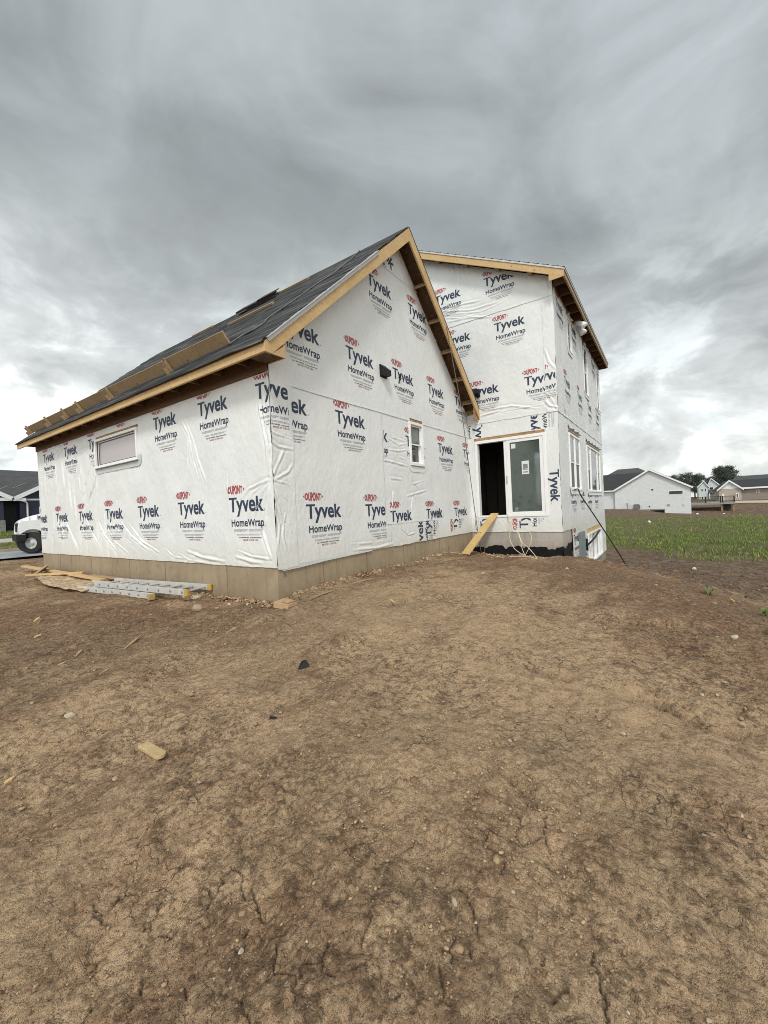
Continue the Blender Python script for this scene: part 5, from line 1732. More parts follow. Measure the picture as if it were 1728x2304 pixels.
# ------------------------------------------------------------------ ropes and cables against the house
def catmull(pts, n=8):
    pts = [np.array(p, float) for p in pts]
    o = []
    for i in range(len(pts) - 1):
        p0, p1, p2, p3 = [pts[max(0, min(len(pts) - 1, i + j))] for j in (-1, 0, 1, 2)]
        for s in range(n):
            f_ = s / n
            o.append(0.5 * ((2 * p1) + (p2 - p0) * f_ + (2 * p0 - 5 * p1 + 4 * p2 - p3) * f_ ** 2 + (3 * p1 - p0 - 3 * p2 + p3) * f_ ** 3))
    o.append(pts[-1])
    return o


def line_thing(name, pts, r, m, label, cat, group=None, n=6):
    pts = catmull(pts)
    o0 = Vector(min(pts, key=lambda p: p[2]))
    mb = MB()
    mb.tube([Vector(p) - o0 for p in pts], r, n)
    return tag(mb.build(name, m, None, loc=o0, smooth=True), label, cat, group)


ROPE_M = simple('tan rope', (0.17, 0.145, 0.105), 0.85, 0.3, 40)
line_thing('rope', [(5.01, -0.375, 4.93), (5.35, -0.372, 4.0), (5.62, -0.375, 3.2), (5.95, -0.36, 1.9), (6.30, -0.33, 0.65), (6.52, -0.30, 0.0), (6.56, -0.22, -0.14)], 0.009, ROPE_M,
          'dark rope hanging from the garage rake down to the plank', 'rope')
CREAM = simple('cream cable', (0.62, 0.55, 0.38), 0.5, 0.1)
RUST = simple('brown wire', (0.20, 0.13, 0.09), 0.6, 0.2)
gz = lambda x, y, e=0.012: (x, y, gh(x, y) + e)
line_thing('cable', [(6.83, -1.02, 0.44), (6.72, -1.10, 0.26), (6.66, -1.12, 0.05), (6.64, -1.11, -0.18), (6.62, -1.22, -0.42), (6.60, -1.40, -0.56), gz(6.50, -1.50)], 0.0085, CREAM,
          'cream cable bowing left from the door sill to the soil', 'cable', 'cream cables below the patio door')
line_thing('cable', [(6.83, -1.03, 0.45), (6.74, -1.16, 0.27), (6.66, -1.30, 0.02), (6.62, -1.39, -0.24), (6.61, -1.42, -0.42), gz(6.52, -1.52)], 0.0085, CREAM,
          'cream cable dropping straight in the middle below the door', 'cable', 'cream cables below the patio door')
line_thing('cable', [(6.74, -1.31, 0.0), (6.64, -1.41, -0.26), (6.60, -1.58, -0.40), gz(6.46, -1.80), gz(6.44, -1.60, .03), gz(6.45, -1.2), gz(6.42, -0.95), gz(6.50, -0.5, .02)], 0.0085, CREAM,
          'cream cable swinging right and then lying along the soil', 'cable', 'cream cables below the patio door')
line_thing('cable', [(6.78, -1.46, 0.10), (6.68, -1.60, -0.02), (6.62, -1.66, -0.18), (6.60, -1.60, -0.38), gz(6.50, -1.50)], 0.006, CREAM,
          'thin cream cable hooked out to the right of the others', 'cable', 'cream cables below the patio door')
line_thing('wire', [gz(6.42, -0.42), (6.36, -0.40, -0.3), (6.34, -0.33, -0.05), (6.34, -0.40, 0.02), (6.34, -0.50, -0.03), (6.34, -0.545, -0.28), gz(6.36, -0.53)], 0.006, RUST,
          'brown wire looped over the plank ramp', 'wire')
line_thing('wire', [(6.80, -0.20, 0.42), (6.74, -0.16, 0.30), (6.72, -0.19, 0.05)], 0.007, RUST, 'short brown wire hanging from the left door jamb', 'wire')
line_thing('cable', [(8.42, -2.38, 1.02), (8.50, -2.46, 1.03), (8.40, -2.54, 0.85), (8.05, -2.95, 0.20), (7.62, -3.40, -0.52), (7.3, -3.62, -0.86)], 0.015, BLACK,
          'thick black cable stretched from the side window down to the dirt', 'cable')

# ------------------------------------------------------------------ plank ramp to the patio door
t = thing('plank_ramp', 'long yellow plank leaning from the dirt up to the open patio door', 'plank', gz(5.8, -0.235, 0))
o0 = Vector(t.location)
a, b = Vector((5.80, -0.235, gh(5.8, -0.235) + 0.012)), Vector((6.93, -0.64, 0.475))
d = (b - a).normalized()
s = Vector((0.34, 0.94, 0)).normalized()
s = (s - d * s.dot(d)).normalized()
n = d.cross(s).normalized()
if n.z < 0:
    n = -n
mb = MB()
hw, ht = 0.120, 0.019
mb.hexa([a - s * hw - n * ht - o0, a + s * hw - n * ht - o0, b + s * hw - n * ht - o0, b - s * hw - n * ht - o0, a - s * hw + n * ht - o0, a + s * hw + n * ht - o0, b + s * hw + n * ht - o0, b - s * hw + n * ht - o0])
mb.build('plank', wood('yellow plank', (0.58, 0.40, 0.17), dark=0.75), t, bevel=0.003)

# ------------------------------------------------------------------ ladder and timber by the garage wall
def ladder_section(parent, ax, bx, n_r, far, near, z, foot=True):
    """two rails from far to near; ax, bx: x of the wall-side and yard-side rail"""
    o0 = Vector(parent.location)
    for x0, x1, yf, yn in ((ax[0], ax[1], far[0], near[0]), (bx[0], bx[1], far[1], near[1])):
        mb = MB()
        p, q = Vector((x0, yf, z)) - o0, Vector((x1, yn, z)) - o0
        mb.beam(p, q, 0.006, 0.085, (0, 0, 1))
        for dz_ in (-0.0425, 0.0425):
            mb.beam(p + Vector((0.014, 0, dz_)), q + Vector((0.014, 0, dz_)), 0.030, 0.006, (0, 0, 1))
        mb.build('rail', ALU, parent)
        for k in range(n_r):
            tt = (k + 0.6) / n_r
            c = p.lerp(q, tt)
            mbk = MB()
            mbk.tube([c + Vector((-0.012, 0, 0)), c + Vector((-0.004, 0, 0))], 0.017, 10)
            mbk.build('rung_end', simple('dark rung end', (0.20, 0.20, 0.195), 0.5) if k == 0 else bpy.data.materials['dark rung end'], parent)
        if foot:
            mb = MB()
            e = q + (q - p).normalized() * 0.02
            mb.beam(q - (q - p).normalized() * 0.05, e + (q - p).normalized() * .01, 0.042, 0.100, (0, 0, 1))
            mb.build('end_cap', YEL, parent, bevel=0.006)
    for k in range(n_r):
        tt = (k + 0.6) / n_r
        c0 = Vector((ax[0], far[0], z)).lerp(Vector((ax[1], near[0], z)), tt) - o0
        c1 = Vector((bx[0], far[1], z)).lerp(Vector((bx[1], near[1], z)), tt) - o0
        mb = MB()
        mb.tube([c0, c1], 0.016, 8)
        mb.build('rung', ALU, parent)


t = thing('ladder', 'aluminium extension ladder with yellow end caps lying beside the garage foundation', 'ladder', (-0.5, 2.4, gh(-.5, 2.4)))
ladder_section(t, (-0.34, -0.02), (-0.70, -0.455), 9, (4.30, 4.22), (1.62, 1.53), -0.395)
ladder_section(t, (-0.40, -0.20), (-0.825, -0.61), 9, (5.2, 4.66), (2.5, 2.29), -0.480, foot=False)
mb = MB()
mb.box(-0.66 + .5, -0.57 + .5, 2.27 - 2.4, 2.33 - 2.4, -0.53 - gh(-.5, 2.4), -0.44 - gh(-.5, 2.4))
mb.build('end_cap', simple('worn yellow cap', (0.40, 0.29, 0.10), 0.6), t)

mb = MB()
nn_, mm_ = 24, 10
o0 = Vector((-0.5, 6.2, gh(-.5, 6.2)))
outl = [(-0.05, 9.20), (-0.10, 5.3), (-0.72, 4.05), (-0.92, 4.45), (-0.98, 5.6), (-0.72, 7.5)]
L0 = [(-0.12, 9.1), (-0.10, 7.2), (-0.10, 5.4), (-0.20, 4.6)]
L1 = [(-0.55, 8.3), (-0.86, 6.6), (-0.98, 5.3), (-0.90, 4.2)]
c0, c1 = catmull([(*p, 0) for p in L0], 8), catmull([(*p, 0) for p in L1], 8)
vs, fs = [], []
for i, (p, q_) in enumerate(zip(c0, c1)):
    for j in range(8):
        tt = j / 7
        x, y = p[0] + (q_[0] - p[0]) * tt, p[1] + (q_[1] - p[1]) * tt
        z = gh(-0.5, y) + 0.05 + 0.03 * math.sin(i * 0.23) + 0.02 * tt
        vs.append((x - o0.x, y - o0.y, z - o0.z))
nrow = len(c0)
for lay in (0, 1):
    for v_ in vs[:nrow * 8]:
        if lay:
            vs.append((v_[0], v_[1], v_[2] - 0.012))
for i in range(nrow - 1):
    for j in range(7):
        a_ = i * 8 + j
        fs.append((a_, a_ + 1, a_ + 9, a_ + 8))
        b_ = a_ + nrow * 8
        fs.append((b_, b_ + 8, b_ + 9, b_ + 1))
for i in range(nrow - 1):
    for j in (0, 7):
        a_ = i * 8 + j
        fs.append((a_, a_ + 8, a_ + 8 + nrow * 8, a_ + nrow * 8))
for j in range(7):
    for i in (0, nrow - 1):
        a_ = i * 8 + j
        fs.append((a_, a_ + 1, a_ + 1 + nrow * 8, a_ + nrow * 8))
mb.add(vs, fs)
tag(mb.build('sheathing_sheet', osb('weathered sheathing', (0.47, 0.345, 0.21)), None, loc=o0), 'curling sheet of weathered strand board lying on the dirt by the garage wall', 'board')


def lumber(a, b, w, h, m, lab, group=None, name='lumber', bev=0.003):
    a, b = Vector(a), Vector(b)
    o0 = Vector((a.x, a.y, min(a.z, b.z)))
    mb = MB()
    mb.beam(a - o0, b - o0, w, h)
    return tag(mb.build(name, m, None, loc=o0, bevel=bev), lab, 'lumber', group)


g5 = gh(-.4, 7)
lumber((-0.33, 9.85, g5 + 0.16), (-0.22, 5.1, g5 + 0.06), 0.14, 0.038, PINE, 'long pale board lying closest to the garage foundation', 'scrap boards beside the ladder')
lumber((-0.80, 7.7, g5 + 0.105), (-0.12, 6.4, g5 + 0.13), 0.09, 0.038, PINE, 'short pale board lying crosswise on the strand board', 'scrap boards beside the ladder')
lumber((-0.15, 5.9, g5 + 0.10), (-0.14, 4.2, g5 + 0.10), 0.09, 0.03, PINE2, 'narrow grey strip between the ladder and the wall', 'scrap boards beside the ladder')
mb = MB()
o0 = Vector((-0.5, 8.0, g5 + 0.03))
mb.prism([(-0.22, -0.35, 0.07), (0.22, 0.55, 0.07), (0.12, -0.10, 0.25)], (0.05, -0.02, 0.0))
tag(mb.build('wood_wedge', PINE2, None, loc=o0), 'triangular wood offcut on top of the crossed boards', 'offcut')

# block of wood at the corner, chips and litter
BLOCKW = wood('split block', (0.42, 0.285, 0.16), scale=(1, 6, 6), dark=0.45)
mb = MB()
z0 = gh(-0.07, -0.22)
o0 = Vector((-0.09, -0.24, z0))
mb.hexa([(-0.10, -0.14, -0.03), (0.09, -0.15, -0.03), (0.10, 0.15, -0.02), (-0.10, 0.14, -0.02), (-0.085, -0.14, 0.045), (0.075, -0.13, 0.05), (0.09, 0.14, 0.075), (-0.09, 0.145, 0.06)])
for k in range(4):
    mb.box(-0.065 + 0.035 * k, -0.050 + 0.035 * k, -0.13, 0.12, 0.055, 0.068 + 0.003 * k)
tag(mb.build('wood_block', BLOCKW, None, loc=o0, bevel=0.008), 'splintered wood block lying at the foot of the garage corner', 'wood block')
mb = MB()
z0 = gh(-2.58, -1.82)
o0 = Vector((-2.58, -1.82, z0 + 0.012))
pts = [(-0.030, 0.125), (0.030, 0.120), (0.034, -0.085)] + [(0.033 * math.cos(a), -0.09 - 0.032 * math.sin(a)) for a in np.linspace(0, math.pi, 8)] + [(-0.033, -0.085)]
mb.prism([(x, y, 0) for x, y in pts], (0, 0, 0.022))
tag(mb.build('wood_offcut', wood('yellowish offcut', (0.46, 0.34, 0.17), dark=0.75), None, loc=o0, bevel=0.004), 'yellowish round-ended wood offcut alone on the dirt at left', 'offcut')
mb = MB()
o0 = Vector((-1.27, -1.80, gh(-1.27, -1.8)))
mb.add([(-0.055, 0.06, -0.01), (0.01, -0.09, -0.01), (0.07, -0.02, -0.01), (0.03, 0.06, -0.01), (0.012, -0.01, 0.085), (-0.02, 0.03, 0.075)], [(0, 1, 4, 5), (1, 2, 4), (2, 3, 5, 4), (3, 0, 5), (0, 3, 2, 1)])
mb.v = [(p[0] * .78, p[1] * .78, p[2] * .8) for p in mb.v]
tag(mb.build('plastic_scrap', BLACK, None, loc=o0), 'folded black plastic scrap standing on the open dirt', 'scrap')
mb = MB()
o0 = Vector((-1.99, -2.24, gh(-1.99, -2.24)))
mb.add([(-0.03, 0.02, 0), (0.02, -0.02, 0.003), (0.03, 0.015, 0), (0.0, 0.03, 0.012), (0.0, 0.0, 0.017)], [(0, 1, 4), (1, 2, 4), (2, 3, 4), (3, 0, 4)])
tag(mb.build('plastic_scrap', BLACK, None, loc=o0), 'tiny black plastic crumb nearer than the folded scrap', 'scrap')
chips = [(-1.84, 0.311, -1.559, 0.569, .03, 'long splinter pointing at the garage corner'), (-1.055, -0.336, -0.843, -0.275, .035, 'grey splinter in front of the garage corner'),
         (-2.203, 1.806, -2.13, 1.85, .05, 'white flake of wood at the left edge'), (-2.208, 0.513, -2.12, 0.62, .03, 'small splinter left of the long one'), (-2.40, 0.40, -2.33, 0.395, .04, 'flat splinter behind the small one'),
         (-3.146, -1.262, -3.10, -1.255, .03, 'pale curled shaving near the left edge'), (0.49, -1.60, 0.53, -1.50, .025, 'white scrap halfway along the gable'), (2.78, -1.86, 2.93, -1.84, .05, 'pale offcut before the patio door'),
         (0.15, -0.45, 0.62, -0.47, .03, 'grey lath beside the gable foundation'), (1.2, -0.32, 1.55, -0.50, .025, 'thin splinter under the gable wall'), (3.9, -0.5, 4.4, -0.62, .03, 'brown lath near the plank foot'),
         (-2.0, 2.6, -1.9, 2.75, .04, 'white chip left of the ladder'), (-2.3, -0.3, -2.2, -0.26, .02, 'short stick among clods'), (3.32, -5.15, 3.42, -5.12, .03, 'white tag on the right slope')]
for x0, y0, x1, y1, w_, lab in chips:
    o0 = Vector((x0, y0, gh(x0, y0) + 0.008))
    a, b = Vector((0, 0, 0.004)), Vector((x1 - x0, y1 - y0, gh(x1, y1) - gh(x0, y0) + 0.012))
    mb = MB()
    d = (b - a).normalized()
    s = d.cross(Vector((0, 0, 1))) * w_ / 2
    u = Vector((0, 0, 0.010))
    m_ = a.lerp(b, 0.6)
    mb.hexa([a - s * .4, a + s * .6, m_ + s, m_ - s * .8, a - s * .4 + u, a + s * .6 + u, m_ + s + u, m_ - s * .8 + u * 1.2])
    mb.hexa([m_ - s * .8, m_ + s, b + s * .2, b - s * .2, m_ - s * .8 + u * 1.2, m_ + s + u, b + s * .2 + u, b - s * .2 + u])
    tag(mb.build('wood_chip', PINE if 'white' in lab or 'pale' in lab else PINE2, None, loc=o0), lab, 'wood chip', 'wood chips littering the dirt')

# ------------------------------------------------------------------ stones
STM = []
for i, c in enumerate(((0.38, 0.30, 0.21), (0.33, 0.25, 0.165), (0.42, 0.365, 0.28), (0.36, 0.235, 0.155))):
    STM.append(simple('stone %d' % i, c, 0.85, 0.25, 22, bump=0.5, bscale=40))


def stone_mesh(rg, sub=2):
    bm = bmesh.new()
    bmesh.ops.create_icosphere(bm, subdivisions=sub, radius=1.0)
    sx, sy, sz = rg.uniform(0.8, 1.25), rg.uniform(0.7, 1.0), rg.uniform(0.5, 0.8)
    cuts = [(Vector((rg.gauss(0, 1), rg.gauss(0, 1), rg.gauss(0, 1))).normalized(), rg.uniform(0.42, 0.85)) for _ in range(10)]
    for v in bm.verts:
        p = v.co.copy()
        for n_, d_ in cuts:
            k = p.dot(n_)
            if k > d_:
                p -= n_ * (k - d_) * 0.9
        p *= 1 + rg.uniform(-.03, .03)
        v.co = Vector((p.x * sx, p.y * sy, p.z * sz))
    vs = [v.co[:] for v in bm.verts]
    fs = [tuple(l.index for l in f.verts) for f in bm.faces]
    bm.free()
    return vs, fs


rg = random.Random(21)
big = []
for i, (x, y, r_) in enumerate(STONES):
    r_ *= 1.15 if i < 7 else 0.8
    vs, fs = stone_mesh(rg)
    o0 = Vector((x, y, gh(x, y) + r_ * 0.25))
    mb = MB()
    mb.add([tuple(c * r_ for c in v) for v in vs], fs)
    o = mb.build('stone', STM[rg.randrange(4)], None, loc=o0, smooth=False)
    o.rotation_euler = (0, 0, rg.uniform(0, 6.28))
    if r_ > 0.048:
        lab = {0: 'biggest blocky stone on the dirt before the garage corner', 1: 'large flat stone half under the ladder', 2: 'broad stone by the yellow ladder end'}.get(i, 'large stone near the ladder')
    elif r_ > 0.024:
        lab = 'fist-sized tan stone half sunk in the dirt'
    else:
        lab = 'small pale pebble half sunk in the dirt'
    tag(o, lab, 'stone', 'stones lying on the dirt' if r_ > 0.024 else 'pale pebbles on the dirt')


def scatter(name, n, area, rfun, mats, seed, sub=1, sink=0.2, kind='stuff', dens=None):
    rg = np.random.default_rng(seed)
    rr_ = random.Random(seed)
    protos = [stone_mesh(rr_, sub) for _ in range(10)]
    V, F, Mi, base = [], [], [], 0
    xs, ys = [], []
    while len(xs) < n:
        x, y = area(rg)
        if dens is not None and rg.random() > dens(x, y):
            continue
        xs.append(x)
        ys.append(y)
    xs, ys = np.array(xs), np.array(ys)
    zs = macro(xs, ys) + mid(xs, ys)
    for x, y, z in zip(xs, ys, zs):
        if (x > -0.02 and y > -0.02 and y < GL) or (x > GW - .02 and y > -MB_ - .02):
            continue
        vs, fs = protos[rg.integers(10)]
        r_ = rfun(rg, x, y)
        a = rg.uniform(0, 6.28)
        c, s = math.cos(a), math.sin(a)
        v = np.array(vs) * r_ * np.array([1, 1, rg.uniform(.7, 1.1)])
        V.append(np.stack([x + v[:, 0] * c - v[:, 1] * s, y + v[:, 0] * s + v[:, 1] * c, z + v[:, 2] + r_ * sink], -1))
        F.append(np.array(fs) + base)
        Mi.append(np.full(len(fs), rg.integers(len(mats))))
        base += len(vs)
    o = np_mesh(name, np.concatenate(V), np.concatenate(F), mats, None, False, np.concatenate(Mi))
    o['kind'] = kind
    return o


def polar_area(r0, r1, pw=1.0):
    a0 = math.atan2(FW[1], FW[0])

    def f(rg):
        r = math.exp(rg.uniform(math.log(r0), math.log(r1)))
        a = a0 + rg.uniform(-0.95, 0.95)
        return CAM[0] + r * math.cos(a), CAM[1] + r * math.sin(a)
    return f


CLOD = []
for i, c in enumerate(((0.31, 0.215, 0.127), (0.20, 0.127, 0.073), (0.39, 0.28, 0.17))):
    CLOD.append(simple('soil clod %d' % i, c, 0.97, 0.3, 40, bump=0.6, bscale=60, spec=0.15))
clump = lambda x, y: 0.12 + 0.88 * max(0.0, min(1.0, 0.5 + 1.1 * float(vnoise(np.array([x / 1.3]), np.array([y / 0.7]), 91)[0])))
tag(scatter('soil_clods', 14000, polar_area(1.2, 14), lambda g, x, y: min(0.05, g.lognormal(math.log(0.0050), 0.55) * (0.7 + 0.10 * math.hypot(x - CAM[0], y - CAM[1]))), CLOD, 5, 1, 0.0, dens=clump), 'loose crumbs and clods of brown soil', 'soil clods')
tag(scatter('gravel', 1500, polar_area(1.2, 12), lambda g, x, y: min(0.03, g.lognormal(math.log(0.0028), 0.5) * (0.8 + 0.10 * math.hypot(x - CAM[0], y - CAM[1]))), STM, 6, 1, 0.15), 'fine pale gravel strewn over the dirt', 'gravel')


tag(scatter('mud_clods', 2600, lambda g: (6.5 + abs(g.normal(0, 7.0)), g.uniform(-9, -2.6)), lambda g, x, y: min(0.11, g.lognormal(math.log(0.032), 0.55)), [simple('wet clod', (0.105, 0.07, 0.047), 0.8, 0.4, 20), CLOD[1]], 9, 1, 0.0), 'dark churned clods in the muddy strip before the grass', 'mud clods')


def along_wall(rg):
    k = rg.random()
    if k < 0.55:
        return -abs(rg.normal(0.02, 0.10)) - 0.0, rg.uniform(0.0, 9.5)
    if k < 0.9:
        return rg.uniform(0, 6.6), -abs(rg.normal(0.02, 0.09))
    return GW - abs(rg.normal(0.05, 0.12)), rg.uniform(-2.3, 0)


tag(scatter('wall_foot_clods', 2200, along_wall, lambda g, x, y: min(0.06, g.lognormal(math.log(0.021), 0.6)), CLOD, 7, 1, 0.1), 'clods heaped along the foot of the foundation', 'soil clods')

# ------------------------------------------------------------------ street side on the left
def flat_sheet(name, x0, x1, y0, y1, z, m, nx=2, ny=2, thick=0.0):
    mb = MB()
    if thick:
        mb.box(x0, x1, y0, y1, z - thick, z)
    else:
        mb.poly([(x0, y0, z), (x1, y0, z), (x1, y1, z), (x0, y1, z)])
    o = mb.build(name, m)
    o['kind'] = 'structure'
    return o


ASPH, ta, ba = new_mat('wet pale street')
na_ = ta.noise(ta.tc, 0.8, 6, 0.6)
ta.set(ba, 'Base Color', ta.ramp(na_, [(0.3, (0.26, 0.275, 0.29)), (0.7, (0.38, 0.395, 0.41))]))
ta.set(ba, 'Roughness', ta.maprange(na_, 0.35, 0.65, 0.35, 0.8))
ta.set(ba, 'Normal', ta.bump(ta.noise(ta.tc, 60, 3), 0.3, 0.01))
flat_sheet('street', -60, 45, STREET_Y0, STREET_Y1, -0.60, ASPH)
KERB = simple('kerb concrete', (0.33, 0.285, 0.235), 0.85, 0.15, 3)
flat_sheet('kerb', -60, 45, STREET_Y1, STREET_Y1 + 0.35, -0.46, KERB, thick=0.3)
WALK = simple('pavement concrete', (0.42, 0.39, 0.34), 0.85, 0.1, 3)
mb = MB()
xsw = np.linspace(-40, 30, 36)
for a, b in zip(xsw[:-1], xsw[1:]):
    za, zb = gh(a, 26.9) + .03, gh(b, 26.9) + .03
    zc2, zd2 = gh(b, 28.0) + .03, gh(a, 28.0) + .03
    mb.poly([(a, 26.9, za), (b, 26.9, zb), (b, 28.0, zc2), (a, 28.0, zd2)])
    mb.poly([(a, 26.9, za - .3), (b, 26.9, zb - .3), (b, 26.9, zb), (a, 26.9, za)])
o = mb.build('pavement', WALK)
o['kind'] = 'structure'

# white truck, front end showing past the garage corner; faces -X
TZ = -0.60
TRW = simple('white truck paint', (0.78, 0.79, 0.78), 0.3, 0.03, 2)
TYRE = simple('tyre rubber', (0.014, 0.014, 0.014), 0.85, 0.3, 30, bump=0.5, bscale=25)
RIM = simple('dusty rim', (0.42, 0.42, 0.39), 0.45, 0.3, 12)
CHROME = simple('chrome', (0.6, 0.6, 0.6), 0.2, 0.05, 3, metal=0.9)
truck = thing('truck', 'white bonneted truck parked on the street, nose showing past the garage', 'truck', (4.5, 21.1, TZ), rad(-9))
TRUCK_SHIFT = 0.38
T0 = Vector(truck.location)
truck.location.x += TRUCK_SHIFT


def tp(x, y, z):
    return Vector((x, y, z)) - T0


def fender(y0, y1):
    pts = [(1.885, .43), (1.86, .60), (1.90, .86), (1.95, .955), (2.20, .99), (2.56, 1.0), (2.80, 0.92), (2.93, .70), (3.0, .30), (3.02, .04), (2.90, .03)]
    for a in np.linspace(rad(8), rad(158), 14):
        pts.append((2.36 + 0.565 * math.cos(a), -0.03 + 0.60 * math.sin(a)))
    mb_ = MB()
    n = len(pts)
    # fan the concave outline into quads between outer and arch curves
    mb_.prism([tp(x, y0, z) for x, z in pts], (0, y1 - y0, 0))
    return mb_


def tri_fix(mb_):
    """triangulate concave end caps so they fill properly"""
    bm = bmesh.new()
    vs = [bm.verts.new(v) for v in mb_.v]
    for f in mb_.f:
        try:
            bm.faces.new([vs[i] for i in f])
        except ValueError:
            pass
    bmesh.ops.triangulate(bm, faces=[f for f in bm.faces if len(f.verts) > 4], ngon_method='EAR_CLIP')
    bm.verts.index_update()
    mb_.v = [tuple(v.co) for v in bm.verts]
    mb_.f = [tuple(v.index for v in f.verts) for f in bm.faces]
    mb_.m = [0] * len(mb_.f)
    bm.free()
    return mb_


for y0, y1 in ((20.0, 20.42), (21.78, 22.2)):
    tri_fix(fender(y0, y1)).build('fender', TRW, truck, bevel=0.03)
mb = MB()
secs = [(1.90, .40, .93), (2.02, .40, 1.04), (2.30, .42, 1.17), (2.60, .45, 1.265), (2.90, .5, 1.34), (3.30, .5, 1.40)]
for (xa, ba_, ta_), (xb, bb_, tb_) in zip(secs[:-1], secs[1:]):
    ins = 0.10
    mb.hexa([tp(xa, 20.32, ba_), tp(xb, 20.30, bb_), tp(xb, 21.90, bb_), tp(xa, 21.88, ba_), tp(xa, 20.32 + ins, ta_), tp(xb, 20.24 + ins, tb_), tp(xb, 21.96 - ins, tb_), tp(xa, 21.88 - ins, ta_)])
bon = mb.build('bonnet', TRW, truck)
mb = MB()
mb.prism([tp(2.58, 20.30, 1.13), tp(2.95, 20.285, 1.18), tp(2.95, 20.29, 1.27), tp(2.72, 20.31, 1.215)], (0, 0.06, 0))
mb.prism([tp(2.62, 20.285, 1.085), tp(2.86, 20.285, 1.09), tp(2.86, 20.285, 1.115), tp(2.62, 20.285, 1.11)], (0, 0.06, 0))
mb.build('vent', BLACK, truck)
mb = MB()
mb.box(*(1.87 - T0.x, 1.93 - T0.x), 20.5 - T0.y, 21.7 - T0.y, .45 - T0.z, .88 - T0.z)
mb.build('grille', BLACK, truck)
for y in (20.06, 21.80):
    mb = MB()
    mb.hexa([tp(1.855, y, .66), tp(1.93, y - .062, .66), tp(1.93, y + .30, .66), tp(1.855, y + .30, .66), tp(1.885, y, .88), tp(1.96, y - .062, .88), tp(1.96, y + .3, .88), tp(1.885, y + .30, .88)])
    mb.build('headlight', simple('headlight lens', (0.7, 0.72, 0.72), 0.12, 0.05), truck)
mb = MB()
mb.hexa([tp(1.78, 20.0, .0), tp(2.12, 19.98, .0), tp(2.12, 22.2, .0), tp(1.78, 22.2, .0), tp(1.76, 20.0, .34), tp(2.14, 19.98, .34), tp(2.14, 22.2, .34), tp(1.76, 22.2, .34)])
bmp = mb.build('bumper', BLACK, truck, bevel=0.03)
mb = MB()
mb.box(1.745 - T0.x, 2.10 - T0.x, 19.985 - T0.y, 22.21 - T0.y, .335 - T0.z, .372 - T0.z)
mb.build('bumper_trim', CHROME, bmp)
mb = MB()
mb.box(3.0 - T0.x, 4.7 - T0.x, 20.1 - T0.y, 22.1 - T0.y, 0.1 - T0.z, 1.42 - T0.z)
mb.prism([tp(3.25, 20.15, 1.42), tp(4.7, 20.15, 1.42), tp(4.7, 20.15, 2.15), tp(3.75, 20.15, 2.15)], (0, 1.9, 0))
mb.build('cab', TRW, truck, bevel=0.03)
mb = MB()
mb.hexa([tp(3.32, 20.3, 1.50), tp(3.30, 20.3, 1.50), tp(3.30, 21.9, 1.50), tp(3.32, 21.9, 1.5), tp(3.72, 20.3, 2.08), tp(3.68, 20.3, 2.08), tp(3.68, 21.9, 2.08), tp(3.72, 21.9, 2.08)])
mb.build('windscreen', GL_DARK, truck)
mb = MB()
mb.box(2.2 - T0.x, 9.4 - T0.x, 20.6 - T0.y, 21.6 - T0.y, -0.12 - T0.z, 0.14 - T0.z)
mb.build('chassis', BLACK, truck)
mb = MB()
mb.box(4.95 - T0.x, 9.6 - T0.x, 19.95 - T0.y, 22.3 - T0.y, 0.3 - T0.z, 2.5 - T0.z)
mb.build('box_body', TRW, truck, bevel=0.03)
for wx, wy, steer in ((2.37, 20.17, -42), (2.37, 22.03, -42), (7.9, 20.2, 0), (7.9, 22.0, 0)):
    wm = MB()
    wm.lathe([(0.27, -0.13), (0.45, -0.14), (0.505, -0.10), (0.515, 0.0), (0.505, 0.10), (0.45, 0.14), (0.27, 0.13), (0.27, -0.13)], (0, 0, 0), 'y', 28)
    w_ = wm.build('wheel', TYRE, truck, loc=tp(wx, wy, -0.05), smooth=True)
    w_.location.z = 0.515 - 0.0
    w_.rotation_euler = (0, 0, rad(steer))
    rm = MB()
    rm.lathe([(0.02, -0.13), (0.10, -0.135), (0.12, -0.09), (0.22, -0.05), (0.255, -0.11), (0.275, -0.115), (0.275, 0.1), (0.02, 0.1)], (0, 0, 0), 'y', 24)
    rm.build('rim', RIM, w_, smooth=True)

# dark blue house across the street
NAVY = simple('dark blue siding', (0.020, 0.024, 0.048), 0.6, 0.2, 6)
NAVYD = simple('dark porch wall', (0.016, 0.015, 0.018), 0.7, 0.3, 5)
TRIM = simple('white trim', (0.72, 0.73, 0.72), 0.5, 0.04, 4)
ROOFG = shingle_mat('grey shingle roof', (0.040, 0.039, 0.041), (0.090, 0.088, 0.090), 0.8)
ROOFB = shingle_mat('black shingle roof', (0.016, 0.016, 0.017), (0.045, 0.045, 0.046), 0.8)
blue = thing('blue_house', 'dark blue house with grey roof across the street behind the truck', 'house', (3, 36, 0.45))
B0 = Vector(blue.location)


def q3(mb_, pts, off, mi=0):
    mb_.poly([Vector(p) - off for p in pts], mi)


